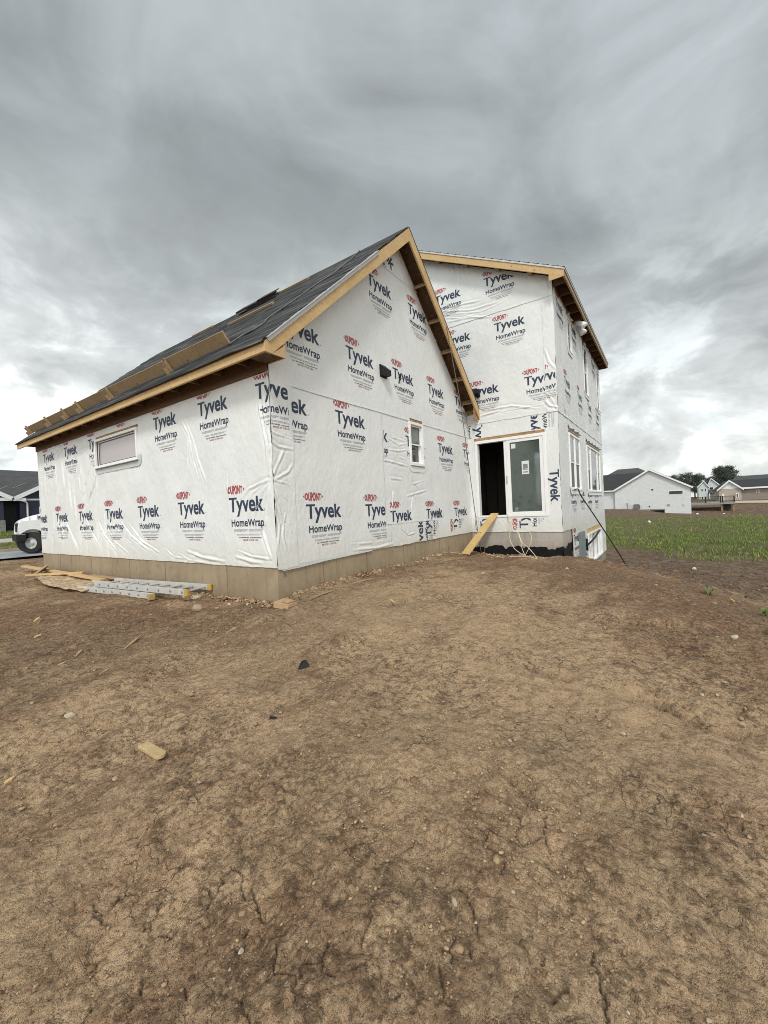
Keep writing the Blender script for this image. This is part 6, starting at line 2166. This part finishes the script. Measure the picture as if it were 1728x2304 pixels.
mb = MB()
for x0, x1, y0, z1, mi in ((-14, 22, 32.6, 2.62, 1), (-3.6, 4.05, 31.6, 2.62, 0), (4.95, 12.5, 31.9, 2.62, 0)):
    mb.box(x0 - B0.x, x1 - B0.x, y0 - B0.y, 41 - B0.y, -0.4 - B0.z, z1 - B0.z, mi)
for xa, xb, y0 in ((-3.6, 4.05, 31.6), (4.95, 12.5, 31.9)):
    mb.prism([Vector((xa, y0, 2.62)) - B0, Vector((xb, y0, 2.62)) - B0, Vector(((xa + xb) / 2, y0, 2.62 + (xb - xa) / 2 * 0.55)) - B0], (0, 3, 0))
mb.build('wall', [NAVY, NAVYD], blue)
mb = MB()
ez, ey, ry, rz_ = 2.60, 32.2, 38.5, 5.12
mb.hexa([Vector(p) - B0 for p in ((-15, ey, ez), (23, ey, ez), (23, ry, rz_), (-15, ry, rz_), (-15, ey, ez + .12), (23, ey, ez + .12), (23, ry, rz_ + .12), (-15, ry, rz_ + .12))])
mb.hexa([Vector(p) - B0 for p in ((-15, ry, rz_), (23, ry, rz_), (23, 45, ez), (-15, 45, ez), (-15, ry, rz_ + .12), (23, ry, rz_ + .12), (23, 45, ez + .12), (-15, 45, ez + .12))])
for xa, xb, y0 in ((-4.0, 4.42, 31.25), (4.60, 12.9, 31.55)):
    xm, zp = (xa + xb) / 2, 2.60 + (xb - xa) / 2 * 0.55
    for s in (xa, xb):
        mb.hexa([Vector(p) - B0 for p in ((s, y0, 2.56), (xm, y0, zp), (xm, 38, zp), (s, 33.0, 2.56), (s, y0, 2.68), (xm, y0, zp + .12), (xm, 38, zp + .12), (s, 33.0, 2.68))])
mb.build('roof', ROOFG, blue)
mb = MB()
for xa, xb, y0 in ((-4.0, 4.42, 31.23), (4.60, 12.9, 31.53)):
    xm, zp = (xa + xb) / 2, 2.60 + (xb - xa) / 2 * 0.55
    for s in (xa, xb):
        mb.beam(Vector((s, y0, 2.60)) - B0, Vector((xm, y0, zp + .05)) - B0, 0.05, 0.26, (0, 0, 1))
    sgn = 0.42
    mb.box(xa - B0.x, xa + 0.62 - B0.x, y0 + .02 - B0.y, y0 + 0.35 - B0.y, 2.46 - B0.z, 2.66 - B0.z)
    mb.box(xb - 0.62 - B0.x, xb - B0.x, y0 + .02 - B0.y, y0 + 0.35 - B0.y, 2.46 - B0.z, 2.66 - B0.z)
    mb.box(xa + .62 - B0.x, xb - .62 - B0.x, y0 + .33 - B0.y, y0 + 0.36 - B0.y, 2.50 - B0.z, 2.62 - B0.z)
mb.box(-15 - B0.x, 23 - B0.x, ey - .12 - B0.y, ey - .02 - B0.y, 2.52 - B0.z, 2.68 - B0.z)
mb.build('trim', TRIM, blue)
mb = MB()
mb.tube([Vector(p) - B0 for p in ((4.98, 31.9, 2.58), (5.05, 31.7, 2.46), (5.25, 31.72, 2.38), (5.33, 31.8, 2.28), (5.33, 31.85, 0.55))], 0.055, 8)
mb.build('downspout', TRIM, blue)
mb = MB()
mb.box(3.3 - B0.x, 4.02 - B0.x, 31.2 - B0.y, 31.6 - B0.y, 0.3 - B0.z, 1.18 - B0.z)
mb.build('stone_pier', simple('grey stone pier', (0.22, 0.21, 0.195), 0.85, 0.4, 6, bump=0.6, bscale=7), blue)
for x0, x1 in ((5.99, 7.4), (8.6, 10.0)):
    mb = MB()
    mb.box(x0 - B0.x, x1 - B0.x, 31.86 - B0.y, 31.93 - B0.y, 1.0 - B0.z, 2.05 - B0.z)
    w_ = mb.build('window', TRIM, blue)
    mb = MB()
    mb.box(x0 + .09 - B0.x, x1 - .09 - B0.x, 31.84 - B0.y, 31.87 - B0.y, 1.09 - B0.z, 1.96 - B0.z)
    mb.build('pane', GL_DARK, w_)
mb = MB()
for (xa, za, xb, zb) in ((3.9, 3.05, 5.0, 3.55), (5.1, 3.35, 6.3, 3.9)):
    pa = Vector((xa, ey + (za - ez) / (rz_ - ez) * (ry - ey), za + .135)) - B0
    pb = Vector((xb, ey + (zb - ez) / (rz_ - ez) * (ry - ey), zb + .135)) - B0
    mb.beam(pa, pb, 0.05, 0.02)
mb.build('valley_flashing', simple('pale flashing', (0.30, 0.30, 0.31), 0.5), blue)

# ------------------------------------------------------------------ houses beyond the field on the right
def siding(name, col, pitch=0.2):
    m, t, b = new_mat(name)
    sx = t.node('ShaderNodeSeparateXYZ', {0: t.tc})
    ph = t.math('FRACT', t.math('DIVIDE', sx.outputs[2], pitch))
    n = t.noise(t.tc, 2.0, 4)
    c = t.ramp(n, [(0.3, tuple(x * 0.95 for x in col)), (0.7, tuple(min(1, x * 1.04) for x in col))])
    t.set(b, 'Base Color', c)
    b.inputs['Roughness'].default_value = 0.6
    t.set(b, 'Normal', t.bump(ph, 0.6, 0.03))
    return m


WSID = siding('white lap siding', (0.60, 0.61, 0.605))
HX = 72.0
wh = thing('white_house', 'white walkout bungalow with black roof and one wide dark window beyond the field', 'house', (HX, -2, -1.2))
H0 = Vector(wh.location)
hv = lambda y, z, x=HX: Vector((x, y, z)) - H0
mb = MB()
mb.prism([hv(2.6, -1.20), hv(-3.98, -1.20), hv(-3.98, 3.80), hv(-2.2, 4.80), hv(2.6, 2.05)], (14, 0, 0))
mb.prism([hv(-3.98, -2.22), hv(-7.25, -2.22), hv(-7.25, 1.92), hv(-3.98, 3.80)], (14, 0, 0))
mb.prism([hv(16, -1.05, HX + .5), hv(2.6, -1.05, HX + .5), hv(2.6, 2.0, HX + .5), hv(16, 2.0, HX + .5)], (14, 0, 0))
mb.build('wall', WSID, wh)
mb = MB()
mb.prism([hv(16, -2.4, HX + .1), hv(-3.9, -2.4, HX + .1), hv(-3.9, -1.20, HX + .1), hv(16, -1.03, HX + .1)], (13, 0, 0))
mb.build('foundation', simple('pale foundation', (0.40, 0.39, 0.375), 0.8, 0.1, 2), wh)
mb = MB()
mb.prism([hv(-2.0, -1.36, HX + .04), hv(-3.97, -1.36, HX + .04), hv(-3.97, -2.3, HX + .04), hv(-2.9, -1.9, HX + .04)], (0.1, 0, 0))
mb.build('damp_proofing', TAR, wh)
mb = MB()
for (ya, za, yb, zb) in ((-7.55, 1.83, -2.2, 4.95), (2.75, 1.95, -2.2, 4.95)):
    mb.prism([hv(ya, za, HX - .35), hv(yb, zb, HX - .35), hv(yb, zb + .16, HX - .35), hv(ya, za + .16, HX - .35)], (14.6, 0, 0))
mb.hexa([hv(16.3, 1.98, HX + .1), hv(2.4, 1.98, HX + .1), hv(-2.2, 4.9, HX + 7.5), hv(16.3, 4.9, HX + 7.5), hv(16.3, 2.1, HX + .1), hv(2.4, 2.1, HX + .1), hv(-2.2, 5.02, HX + 7.5), hv(16.3, 5.02, HX + 7.5)])
mb.build('roof', ROOFB, wh)
mb = MB()
for (ya, za, yb, zb) in ((-7.55, 1.80, -2.2, 4.92), (2.75, 1.92, -2.2, 4.92)):
    mb.prism([hv(ya, za - .10, HX - .40), hv(yb, zb - .10, HX - .40), hv(yb, zb + .16, HX - .40), hv(ya, za + .16, HX - .40)], (0.05, 0, 0))
mb.box(-0.02, 0.1, 2.6 + 2, 16.3 + 2, 1.88 + 1.2, 2.06 + 1.2)
mb.build('rake_trim', TRIM, wh)
mb = MB()
mb.prism([hv(-4.55, .92, HX - .03), hv(-6.36, .92, HX - .03), hv(-6.36, 1.52, HX - .03), hv(-4.55, 1.52, HX - .03)], (0.05, 0, 0))
w_ = mb.build('window', TRIM, wh)
mb = MB()
mb.prism([hv(-4.63, .99, HX - .045), hv(-6.28, .99, HX - .045), hv(-6.28, 1.45, HX - .045), hv(-4.63, 1.45, HX - .045)], (0.012, 0, 0))
mb.build('pane', simple('black glass', (0.012, 0.015, 0.016), 0.08, 0.1), w_)
for y, z, s, m_ in ((-2.5, 1.84, .09, BLACK), (-2.06, -.74, .08, BLACK), (-4.5, -.62, .14, INKG), (-6.35, -.66, .10, TAPE)):
    mb = MB()
    mb.prism([hv(y - s, z - s, HX - .1), hv(y + s, z - s, HX - .1), hv(y + s, z + s, HX - .1), hv(y - s, z + s, HX - .1)], (0.1, 0, 0))
    mb.build('wall_vent', m_, wh)
# raised deck on the right side of the white house
DKX0, DKX1 = 75.0, 79.0
GREYD = simple('grey deck boards', (0.24, 0.235, 0.225), 0.75, 0.15, 3)
PTP = simple('treated posts', (0.23, 0.165, 0.085), 0.8, 0.2, 3)
mb = MB()
mb.prism([hv(-7.24, -0.86, DKX0), hv(-12.5, -0.86, DKX0), hv(-12.5, -0.62, DKX0), hv(-7.24, -0.62, DKX0)], (DKX1 - DKX0, 0, 0))
dk = mb.build('deck', GREYD, wh)
mb = MB()
for y in (-7.32, -9.15, -10.9, -11.15, -12.45):
    mb.prism([hv(y - .07, -.62, DKX0 + .1), hv(y + .07, -.62, DKX0 + .1), hv(y + .07, .36, DKX0 + .1), hv(y - .07, .36, DKX0 + .1)], (0.12, 0, 0))
for z in (.28, -.52):
    mb.prism([hv(-7.3, z, DKX0 + .12), hv(-12.45, z, DKX0 + .12), hv(-12.45, z + .06, DKX0 + .12), hv(-7.3, z + .06, DKX0 + .12)], (0.06, 0, 0))
for k in range(52):
    y = -7.35 - 0.098 * k
    mb.prism([hv(y - .010, -.5, DKX0 + .14), hv(y + .010, -.5, DKX0 + .14), hv(y + .010, .29, DKX0 + .14), hv(y - .010, .29, DKX0 + .14)], (0.02, 0, 0))
for z in (.28, -.52):
    mb.prism([hv(-12.42, z, DKX0), hv(-12.46, z, DKX0), hv(-12.46, z + .06, DKX0), hv(-12.42, z + .06, DKX0)], (4, 0, 0))
mb.build('railing', BLACK, dk)
for y in (-11.05, -12.38):
    mb = MB()
    mb.prism([hv(y - .13, -3.2, DKX0 + .3), hv(y + .13, -3.2, DKX0 + .3), hv(y + .13, -.86, DKX0 + .3), hv(y - .13, -.86, DKX0 + .3)], (0.26, 0, 0))
    mb.build('post', PTP, dk)
mb = MB()
mb.prism([hv(-11.15, -2.6, DKX0 + 2), hv(-12.3, -2.6, DKX0 + 2), hv(-12.3, -.86, DKX0 + 2), hv(-11.15, -.86, DKX0 + 2)], (0.1, 0, 0))
mb.build('skirting', simple('dark skirting', (0.05, 0.042, 0.035), 0.9, 0.3, 5), dk)

# air conditioner beside the white house
ac = thing('air_conditioner', 'dark grey air conditioner box standing against the white house', 'air conditioner', (71.3, -0.4, gh(71.3, -.4)))
mb = MB()
mb.box(-0.35, 0.35, -0.42, 0.42, 0.05, 0.75)
mb.build('casing', simple('dark casing', (0.055, 0.058, 0.060), 0.6), ac, bevel=0.03)
mb = MB()
for k in range(8):
    mb.box(-0.365, -0.345, -0.38, 0.38, 0.12 + .075 * k, 0.145 + .075 * k)
mb.build('louvres', INKG, ac)
mb = MB()
mb.lathe([(0.02, 0.75), (0.30, 0.755), (0.32, 0.79), (0.02, 0.80)], (0, 0, 0), 'z', 20)
mb.build('fan_grille', BLACK, ac)
mb = MB()
mb.tube([(0, 0, -.1), (0, 0, 0.95)], 0.07, 10)
mb.box(-0.1, 0.1, -.12, .12, 0.55, 0.95)
tag(mb.build('utility_post', INKG, None, loc=(71.2, 0.85, gh(71.2, .85))), 'short grey utility post left of the air conditioner', 'post')

# dark roofed house behind the white one
hb = thing('dark_roofed_house', 'house whose grey hipped roof peeks over the white house', 'house', (100, 2, -1))
K0 = Vector(hb.location)
mb = MB()
mb.box(-8, 8, -6, 8, -1, 3.6)
mb.build('wall', WSID, hb)
mb = MB()
zr = 7.1
bse = [Vector(p) - K0 for p in ((91, -6, 2.8), (109, -6, 2.8), (109, 11, 2.8), (91, 11, 2.8))]
r_a, r_b = Vector((100, 0.6, zr)) - K0, Vector((100, 4.4, zr)) - K0
mb.poly([bse[0], bse[3], r_b, r_a])
mb.poly([bse[1], bse[0], r_a])
mb.poly([bse[2], bse[1], r_a, r_b])
mb.poly([bse[3], bse[2], r_b])
mb.poly(bse)
mb.build('roof', ROOFG, hb)


def far_pt(y, z, x_from, x_to):
    k = (x_to - CAM[0]) / (x_from - CAM[0])
    return CAM[1] + (y - CAM[1]) * k, CAM[2] + (z - CAM[2]) * k


def gable_house(name, label, X, parts, wallm, gablem, roofm, wins, ext):
    """parts: (y0, y1, z_base, z_eave, y_peak, z_peak, depth, x offset); all gables face the photographer"""
    ys = [p[0] for p in parts] + [p[1] for p in parts]
    t = thing(name, label, 'house', (X, sum(ys) / len(ys), -1.5))
    o = Vector(t.location)
    mw, mr, mt, mg = MB(), MB(), MB(), MB()
    for y0, y1, zb, ze, yp, zp, dep, xo in parts:
        x = X + xo
        v = lambda y, z, dx=0.0: Vector((x + dx, y, z)) - o
        mw.prism([v(y0, zb - 2.5), v(y1, zb - 2.5), v(y1, ze), v(y0, ze)], (dep, 0, 0))
        mg.prism([v(y0, ze), v(y1, ze), v(yp, zp)], (dep, 0, 0))
        for ya in (y0, y1):
            s = 0.35 if ya > yp else -0.35
            ye, zee = ya + s, ze - abs(s) * (zp - ze) / abs(ya - yp)
            mr.prism([v(ye, zee, -.4), v(yp, zp, -.4), v(yp, zp + .2, -.4), v(ye, zee + .2, -.4)], (dep + .8, 0, 0))
            mt.prism([v(ye, zee - .16, -.5), v(yp, zp - .16, -.5), v(yp, zp + .2, -.5), v(ye, zee + .2, -.5)], (0.1, 0, 0))
    mw.build('wall', wallm, t)
    mg.build('gable', gablem, t)
    mr.build('roof', roofm, t)
    mt.build('rake_trim', TRIM, t)
    for y0, y1, z0, z1, xo, kind in wins:
        v = lambda y, z, dx=0.0: Vector((X + xo + dx, y, z)) - o
        mb_ = MB()
        mb_.prism([v(y0, z0, -.06), v(y1, z0, -.06), v(y1, z1, -.06), v(y0, z1, -.06)], (.1, 0, 0))
        if kind == 'door':
            mb_.build('door', TRIM, t)
            continue
        w__ = mb_.build('window', TRIM, t)
        mb_ = MB()
        e = 0.12
        mb_.prism([v(y0 - e, z0 + e, -.09), v(y1 + e, z0 + e, -.09), v(y1 + e, z1 - e, -.09), v(y0 - e, z1 - e, -.09)], (.02, 0, 0))
        mb_.build('pane', simple('dark far glass', (0.03, 0.035, 0.04), 0.1), w__)
    if ext:
        ext(t, o)
    return t


F = lambda y, z: far_pt(y, z, 130, 175)
y0, ze = F(-11.0, 2.85)
y1, _ = F(-12.95, 2.85)
yp, zp = F(-12.15, 4.1)
zb = F(-12, -.9)[1]
ya, za = F(-12.95, 3.0)
yb, _ = F(-15.35, 3.0)
yp2, zp2 = F(-13.72, 4.75)
wins = []
for wy in (-11.75, -12.45):
    for wz in (1.9, -.15):
        a, b = F(wy, wz)
        wins.append((a + .3, a - .3, b - .55, b + .55, -.01, 'w'))
a, b = F(-13.75, 2.2)
wins.append((a + .55, a - .55, b - .5, b + .5, 1.99, 'w'))


def two_ext(t, o):
    mb_ = MB()
    p0, p1 = F(-12.98, 1.75), F(-15.4, .95)
    mb_.hexa([Vector(p) - o for p in ((174, p0[0], p1[1]), (174, p1[0], p1[1]), (177, p1[0], p0[1]), (177, p0[0], p0[1]), (174, p0[0], p1[1] + .2), (174, p1[0], p1[1] + .2), (177, p1[0], p0[1] + .2), (177, p0[0], p0[1] + .2))])
    mb_.build('porch_roof', ROOFG, t)
    mb_ = MB()
    for yy in (p0[0] - .3, p1[0] + .3):
        mb_.box(174.1 - o.x, 174.4 - o.x, yy - .12 - o.y, yy + .12 - o.y, -3 - o.z, p1[1] - o.z)
    mb_.build('porch_post', TRIM, t)


gable_house('two_storey_house', 'distant pale two-storey house with twin peaked gables', 175,
            [(y0, y1, zb, ze, yp, zp, 9, 0), (ya, yb, zb, za, yp2, zp2, 9, 2)], siding('pale grey siding', (0.52, 0.55, 0.56)), siding('pale gable siding', (0.56, 0.59, 0.60)), ROOFG, wins, two_ext)

F = lambda y, z: far_pt(y, z, 95, 108)
y0, ze = F(-12.3, 1.55)
y1, _ = F(-15.52, 1.55)
yp, zp = F(-13.82, 3.0)
zb = F(-14, -.8)[1]
a, b = F(-14.72, .70)
c, d = F(-15.12, -.12)
e, f_ = F(-12.78, .66)
g_, h_ = F(-13.06, -.72)
TANS = siding('tan siding', (0.40, 0.345, 0.285))


def tan_ext(t, o):
    yr0, ze2 = F(-15.5, 1.5)
    yr1, zr2 = F(-24, 3.05)
    mb_ = MB()
    mb_.box(109 - o.x, 118 - o.x, yr1 - o.y, yr0 - o.y, -4 - o.z, ze2 - o.z)
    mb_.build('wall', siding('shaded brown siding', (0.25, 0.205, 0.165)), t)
    mb_ = MB()
    yl, zl = F(-13.9, 3.05)
    mb_.hexa([Vector(p) - o for p in ((108.4, yr0, ze2), (108.4, yr1, ze2), (114, yr1, zr2), (114, yl, zr2), (108.4, yr0, ze2 + .2), (108.4, yr1, ze2 + .2), (114, yr1, zr2 + .2), (114, yl, zr2 + .2))])
    mb_.hexa([Vector(p) - o for p in ((114, yl, zr2), (114, yr1, zr2), (119.6, yr1, ze2), (119.6, yl, ze2), (114, yl, zr2 + .2), (114, yr1, zr2 + .2), (119.6, yr1, ze2 + .2), (119.6, yl, ze2 + .2))])
    mb_.build('roof', ROOFB, t)
    mb_ = MB()
    mb_.box(108.3 - o.x, 108.4 - o.x, yr1 - o.y, yr0 - o.y, ze2 - .12 - o.z, ze2 + .2 - o.z)
    mb_.build('gutter', TRIM, t)
    p, q_ = F(-17.68, 1.12)
    r__, s_ = F(-18.05, .52)
    mb_ = MB()
    mb_.box(108.9 - o.x, 109.02 - o.x, r__ - o.y, p - o.y, s_ - o.z, q_ - o.z)
    w__ = mb_.build('window', TRIM, t)
    mb_ = MB()
    mb_.box(108.87 - o.x, 108.95 - o.x, r__ + .1 - o.y, p - .1 - o.y, s_ + .1 - o.z, q_ - .1 - o.z)
    mb_.build('pane', bpy.data.materials['dark far glass'], w__)


gable_house('tan_house', 'tan house with white peaked gable at the right edge beyond the deck', 108, [(y0, y1, zb, ze, yp, zp, 10, 0)], TANS, siding('white gable siding', (0.72, 0.73, 0.72)), ROOFB,
            [(a, c, d, b, -.01, 'w'), (e, g_, h_, f_, -.01, 'door')], tan_ext)
F = lambda y, z: far_pt(y, z, 95, 140)
(yq0, zq0), (yq1, zq1) = F(-15.0, 3.68), F(-18.0, 3.68)
t = thing('grey_roofed_house', 'house behind the tan one with only its long grey roof showing', 'house', (140, -20, -1))
o0 = Vector(t.location)
mb = MB()
mb.box(-4, 4, yq1 - 14 + 20, yq0 + 20 + 2, -2, 3.6)
mb.build('wall', TANS, t)
mb = MB()
mb.hexa([Vector(p) - o0 for p in ((134, yq0 + 3, 2.6), (134, yq1 - 14, 2.6), (141, yq1 - 14, zq0), (141, yq0, zq0), (134, yq0 + 3, 2.8), (134, yq1 - 14, 2.8), (141, yq1 - 14, zq0 + .2), (141, yq0, zq0 + .2))])
mb.build('roof', ROOFG, t)

# pale sand strip
SAND = simple('pale sand', (0.47, 0.40, 0.28), 0.9, 0.12, 1.5)
mb = MB()
for k in range(24):
    ya, yb = -7.5 - 1.6 * k, -7.5 - 1.6 * (k + 1)
    za, zb_ = gh(84, ya) + .06, gh(84, yb) + .06
    mb.poly([(84, ya, za), (84, yb, zb_), (92, yb, gh(92, yb) + .10), (92, ya, gh(92, ya) + .10)])
o = mb.build('sand_strip', SAND)
o['kind'] = 'structure'

# ------------------------------------------------------------------ trees far behind the houses
LEAF = []
for i, c in enumerate(((0.060, 0.074, 0.052), (0.088, 0.105, 0.070), (0.040, 0.050, 0.040))):  # lightened towards grey: distance haze put into the leaf colour
    LEAF.append(simple('hazed foliage %d' % i, c, 0.85, 0.35, 1.2))
BARK = simple('tree bark', (0.07, 0.058, 0.048), 0.9, 0.3, 4)


def tree(x, y, zb, h, w, label, seed, conifer=False, group='trees beyond the houses'):
    rg = np.random.default_rng(seed)
    t = thing('tree', label, 'tree', (x, y, zb), 0, group)
    mb_ = MB()
    mb_.tube([(0, 0, -2), (0.1, 0.05, h * .4), (0, 0.1, h * .75), (0.05, 0, h * .97)], [h * .03, h * .024, h * .014, h * .004], 8)
    limbs = []
    n_l = 16 if not conifer else 22
    for k in range(n_l):
        a = k * 2.4 + rg.uniform(-.4, .4)
        f0 = (k + .5) / n_l
        z0_ = h * (0.22 + 0.72 * f0)
        ln = w * .5 * ((1 - f0) ** 0.75 * 0.9 + .12 if conifer else math.sqrt(max(0.06, 1 - (f0 * 1.65 - .72) ** 2))) * rg.uniform(.7, 1.1)
        p = [(0, 0, z0_), (math.cos(a) * ln * .55, math.sin(a) * ln * .55, z0_ + ln * .22), (math.cos(a) * ln, math.sin(a) * ln, z0_ + ln * (.18 if conifer else .42))]
        mb_.tube(p, [h * .009, h * .006, h * .002], 5)
        limbs.append(p)
    mb_.build('trunk', BARK, t)
    V, F_, Mi = [], [], []
    base = 0
    for p in limbs:
        for k in range(9):
            f0 = rg.uniform(.25, 1.08)
            c = np.array(p[0]) * (1 - f0) + np.array(p[2]) * f0 + rg.normal(0, w * .035, 3)
            mi = int(rg.integers(3))
            for _ in range(48):
                q_ = c + rg.normal(0, w * (.055 if conifer else .062), 3) * np.array([1, 1, .6])
                d1 = rg.normal(0, 1, 3)
                d1 /= np.linalg.norm(d1)
                d2 = np.cross(d1, rg.normal(0, 1, 3))
                d2 /= np.linalg.norm(d2)
                s = w * rg.uniform(.012, .026)
                V += [q_ - d1 * s, q_ + d2 * s * .6, q_ + d1 * s, q_ - d2 * s * .6]
                F_.append((base, base + 1, base + 2, base + 3))
                Mi.append(mi)
                base += 4
    np_mesh('crown', np.array(V), np.array(F_), LEAF, t, False, np.array(Mi))
    return t


TX = 210.0
F = lambda y, z: far_pt(y, z, 170, TX)
specs = [(-5.4, 7.6, 3.6, 'small round tree directly right of the white roof', False), (-7.6, 7.3, 3.4, 'second round tree right of the white roof', False),
         (-10.0, 8.6, 4.0, 'taller rounded tree in the middle of the gap between houses', False), (-12.0, 7.6, 3.2, 'ragged tree beside the taller rounded one', False),
         (-13.8, 7.2, 3.0, 'low dark tree left of the two-storey house', False), (-16.2, 6.7, 2.8, 'low tree peeking over the two-storey house', False),
         (-18.6, 9.9, 4.4, 'big dark tree above the two-storey house, left of its pair', True), (-21.4, 10.1, 4.4, 'big dark ragged tree behind the tan house', True),
         (-8.8, 6.2, 3.0, 'low shrubby tree in front of the rounded trees', False), (-19.8, 8.6, 3.6, 'dense dark tree between the two big ones', True)]
for i, (y, ztop, w_, lab, con) in enumerate(specs):
    yy, zz_ = F(y, ztop)
    k = (TX - CAM[0]) / (170 - CAM[0])
    x = TX + (i % 3) * 6
    zb = -1.2
    tree(x, yy, zb, zz_ - zb, w_ * k * 1.75, lab, 50 + i, con)

# ------------------------------------------------------------------ grass
GRASS = []
for i, c in enumerate(((0.190, 0.250, 0.050), (0.110, 0.160, 0.034), (0.330, 0.340, 0.085), (0.30, 0.24, 0.12))):
    GRASS.append(simple('grass blades %d' % i, c, 0.8, 0.3, 3))


def grass(name, label, n, area, h0, h1, seed, dens, wid):
    rg = np.random.default_rng(seed)
    xs, ys = area(rg, n)
    k = rg.random(n) < dens(xs, ys)
    xs, ys = xs[k], ys[k]
    n = len(xs)
    zs = macro(xs, ys) + mid(xs, ys)
    patch = 0.75 + 0.55 * vnoise(xs / 1.3, ys / 1.3, seed)
    h = rg.uniform(h0, h1, n) * np.clip(patch, .35, 1.6)
    a = rg.uniform(0, 6.28, n)
    lean = rg.normal(0, .35, (n, 2)) * h[:, None]
    w_ = wid * rg.uniform(.6, 1.4, n)
    c, s = np.cos(a) * w_, np.sin(a) * w_
    v = np.empty((n, 4, 3))
    v[:, 0] = np.stack([xs - c, ys - s, zs - .02], -1)
    v[:, 1] = np.stack([xs + c, ys + s, zs - .02], -1)
    v[:, 2] = np.stack([xs + c * .5 + lean[:, 0] * .5, ys + s * .5 + lean[:, 1] * .5, zs + h * .65], -1)
    v[:, 3] = np.stack([xs - c * .3 + lean[:, 0], ys - s * .3 + lean[:, 1], zs + h], -1)
    mi = np.clip((vnoise(xs / 2.2, ys / 2.2, seed + 1) * 1.5 + 0.9 * vnoise(xs / 0.7, ys / 0.7, seed + 2) + 1.1 + rg.normal(0, .55, n)), 0, 3).astype(int)
    o = np_mesh(name, v.reshape(-1, 3), np.arange(n * 4).reshape(n, 4), GRASS, None, False, mi)
    o['kind'] = 'stuff'
    return tag(o, label, 'grass')


def meadow_d(x, y):
    m_ = np.clip(1.4 - seg_dist(x, y, [(24, -6), (33, 3), (47, 4), (60, 22)]) / 7.5 + 0.55 * vnoise(x / 3.1, y / 3.1, 42) + 0.3 * vnoise(x / 0.9, y / 0.9, 43), 0, 1)
    m_ = np.maximum(m_, np.clip(1.3 - seg_dist(x, y, [(24, -9), (44, -10), (30, -30)]) / 6.0 + 0.6 * vnoise(x / 2.4, y / 2.4, 44), 0, 1))
    m_ = m_ * np.clip((52 - x) / 3.5 + 0.8 * vnoise(x / 2.0, y / 2.0, 45), 0, 1) * np.clip((x - 21.5 - 1.1 * y) / 1.5 + vnoise(x / 1.1, y / 1.1, 46), 0, 1)
    return m_ * np.clip(0.55 + 0.9 * vnoise(x / 1.6, y / 1.6, 47) + 0.5 * vnoise(x / 0.6, y / 0.6, 48), 0.04, 1)


grass('meadow_grass', 'patchy tall grass and weeds in the low field', 120000, lambda g, n: (np.exp(g.uniform(math.log(15), math.log(54), n)), g.uniform(-17, 9, n)), .05, .20, 71, meadow_d, .014)
grass('tall_tufts', 'taller yellow-green tufts standing out of the low field', 16000, lambda g, n: (np.exp(g.uniform(math.log(15), math.log(52), n)), g.uniform(-16, 9, n)), .18, .42, 75, lambda x, y: meadow_d(x, y) * (vnoise(x / 1.1, y / 1.1, 81) > 0.28), .016)
grass('lawn_grass', 'short green lawn grass across the street', 26000, lambda g, n: (g.uniform(-8, 8, n), g.uniform(25.0, 31.5, n)), .04, .11, 72, lambda x, y: ((y < 26.85) | (y > 28.05)) * 1.0, .012)


def weed(x, y, r, lab, seed):
    rg = random.Random(seed)
    t_ = thing('weed', lab, 'weed', (x, y, gh(x, y)), 0, 'weeds sprouting from the dirt')
    mb_ = MB()
    for k in range(14):
        a = rg.uniform(0, 6.28)
        ln, hh = r * rg.uniform(.5, 1), r * rg.uniform(.2, .9)
        c, s = math.cos(a), math.sin(a)
        p = Vector((c * ln * .5, s * ln * .5, hh))
        q_ = Vector((c * ln, s * ln, hh * .7))
        w__ = Vector((-s, c, 0)) * r * .12
        mb_.poly([(0, 0, 0), p - w__, q_, p + w__])
    mb_.build('leaves', GRASS[k % 2], t_, fix=False)


weed(3.4, -4.9, .14, 'small green weed on the right brow', 1)
weed(2.55, -5.35, .11, 'green weed close to the right edge', 2)
weed(1.5, -5.25, .09, 'tiny weed at the right edge, nearest the photographer', 3)
weed(0.12, -0.28, .06, 'green sprig beside the wood block', 4)
for x, y, s, lab in ((13.0, -5.1, .10, 'white litter scrap standing in the mud'), (58, -7.3, .20, 'white litter lump left of the deck posts'), (60, -9.9, .16, 'pale litter lump below the deck'), (40, -3.0, .16, 'pale litter in the tall grass')):
    vs, fs = stone_mesh(random.Random(int(x * 7)), 1)
    mb = MB()
    mb.add([(v[0] * s * .6, v[1] * s, v[2] * s * 1.2 + s * .4) for v in vs], fs)
    tag(mb.build('litter', SHEET_P, None, loc=(x, y, gh(x, y))), lab, 'litter', 'litter in the field')
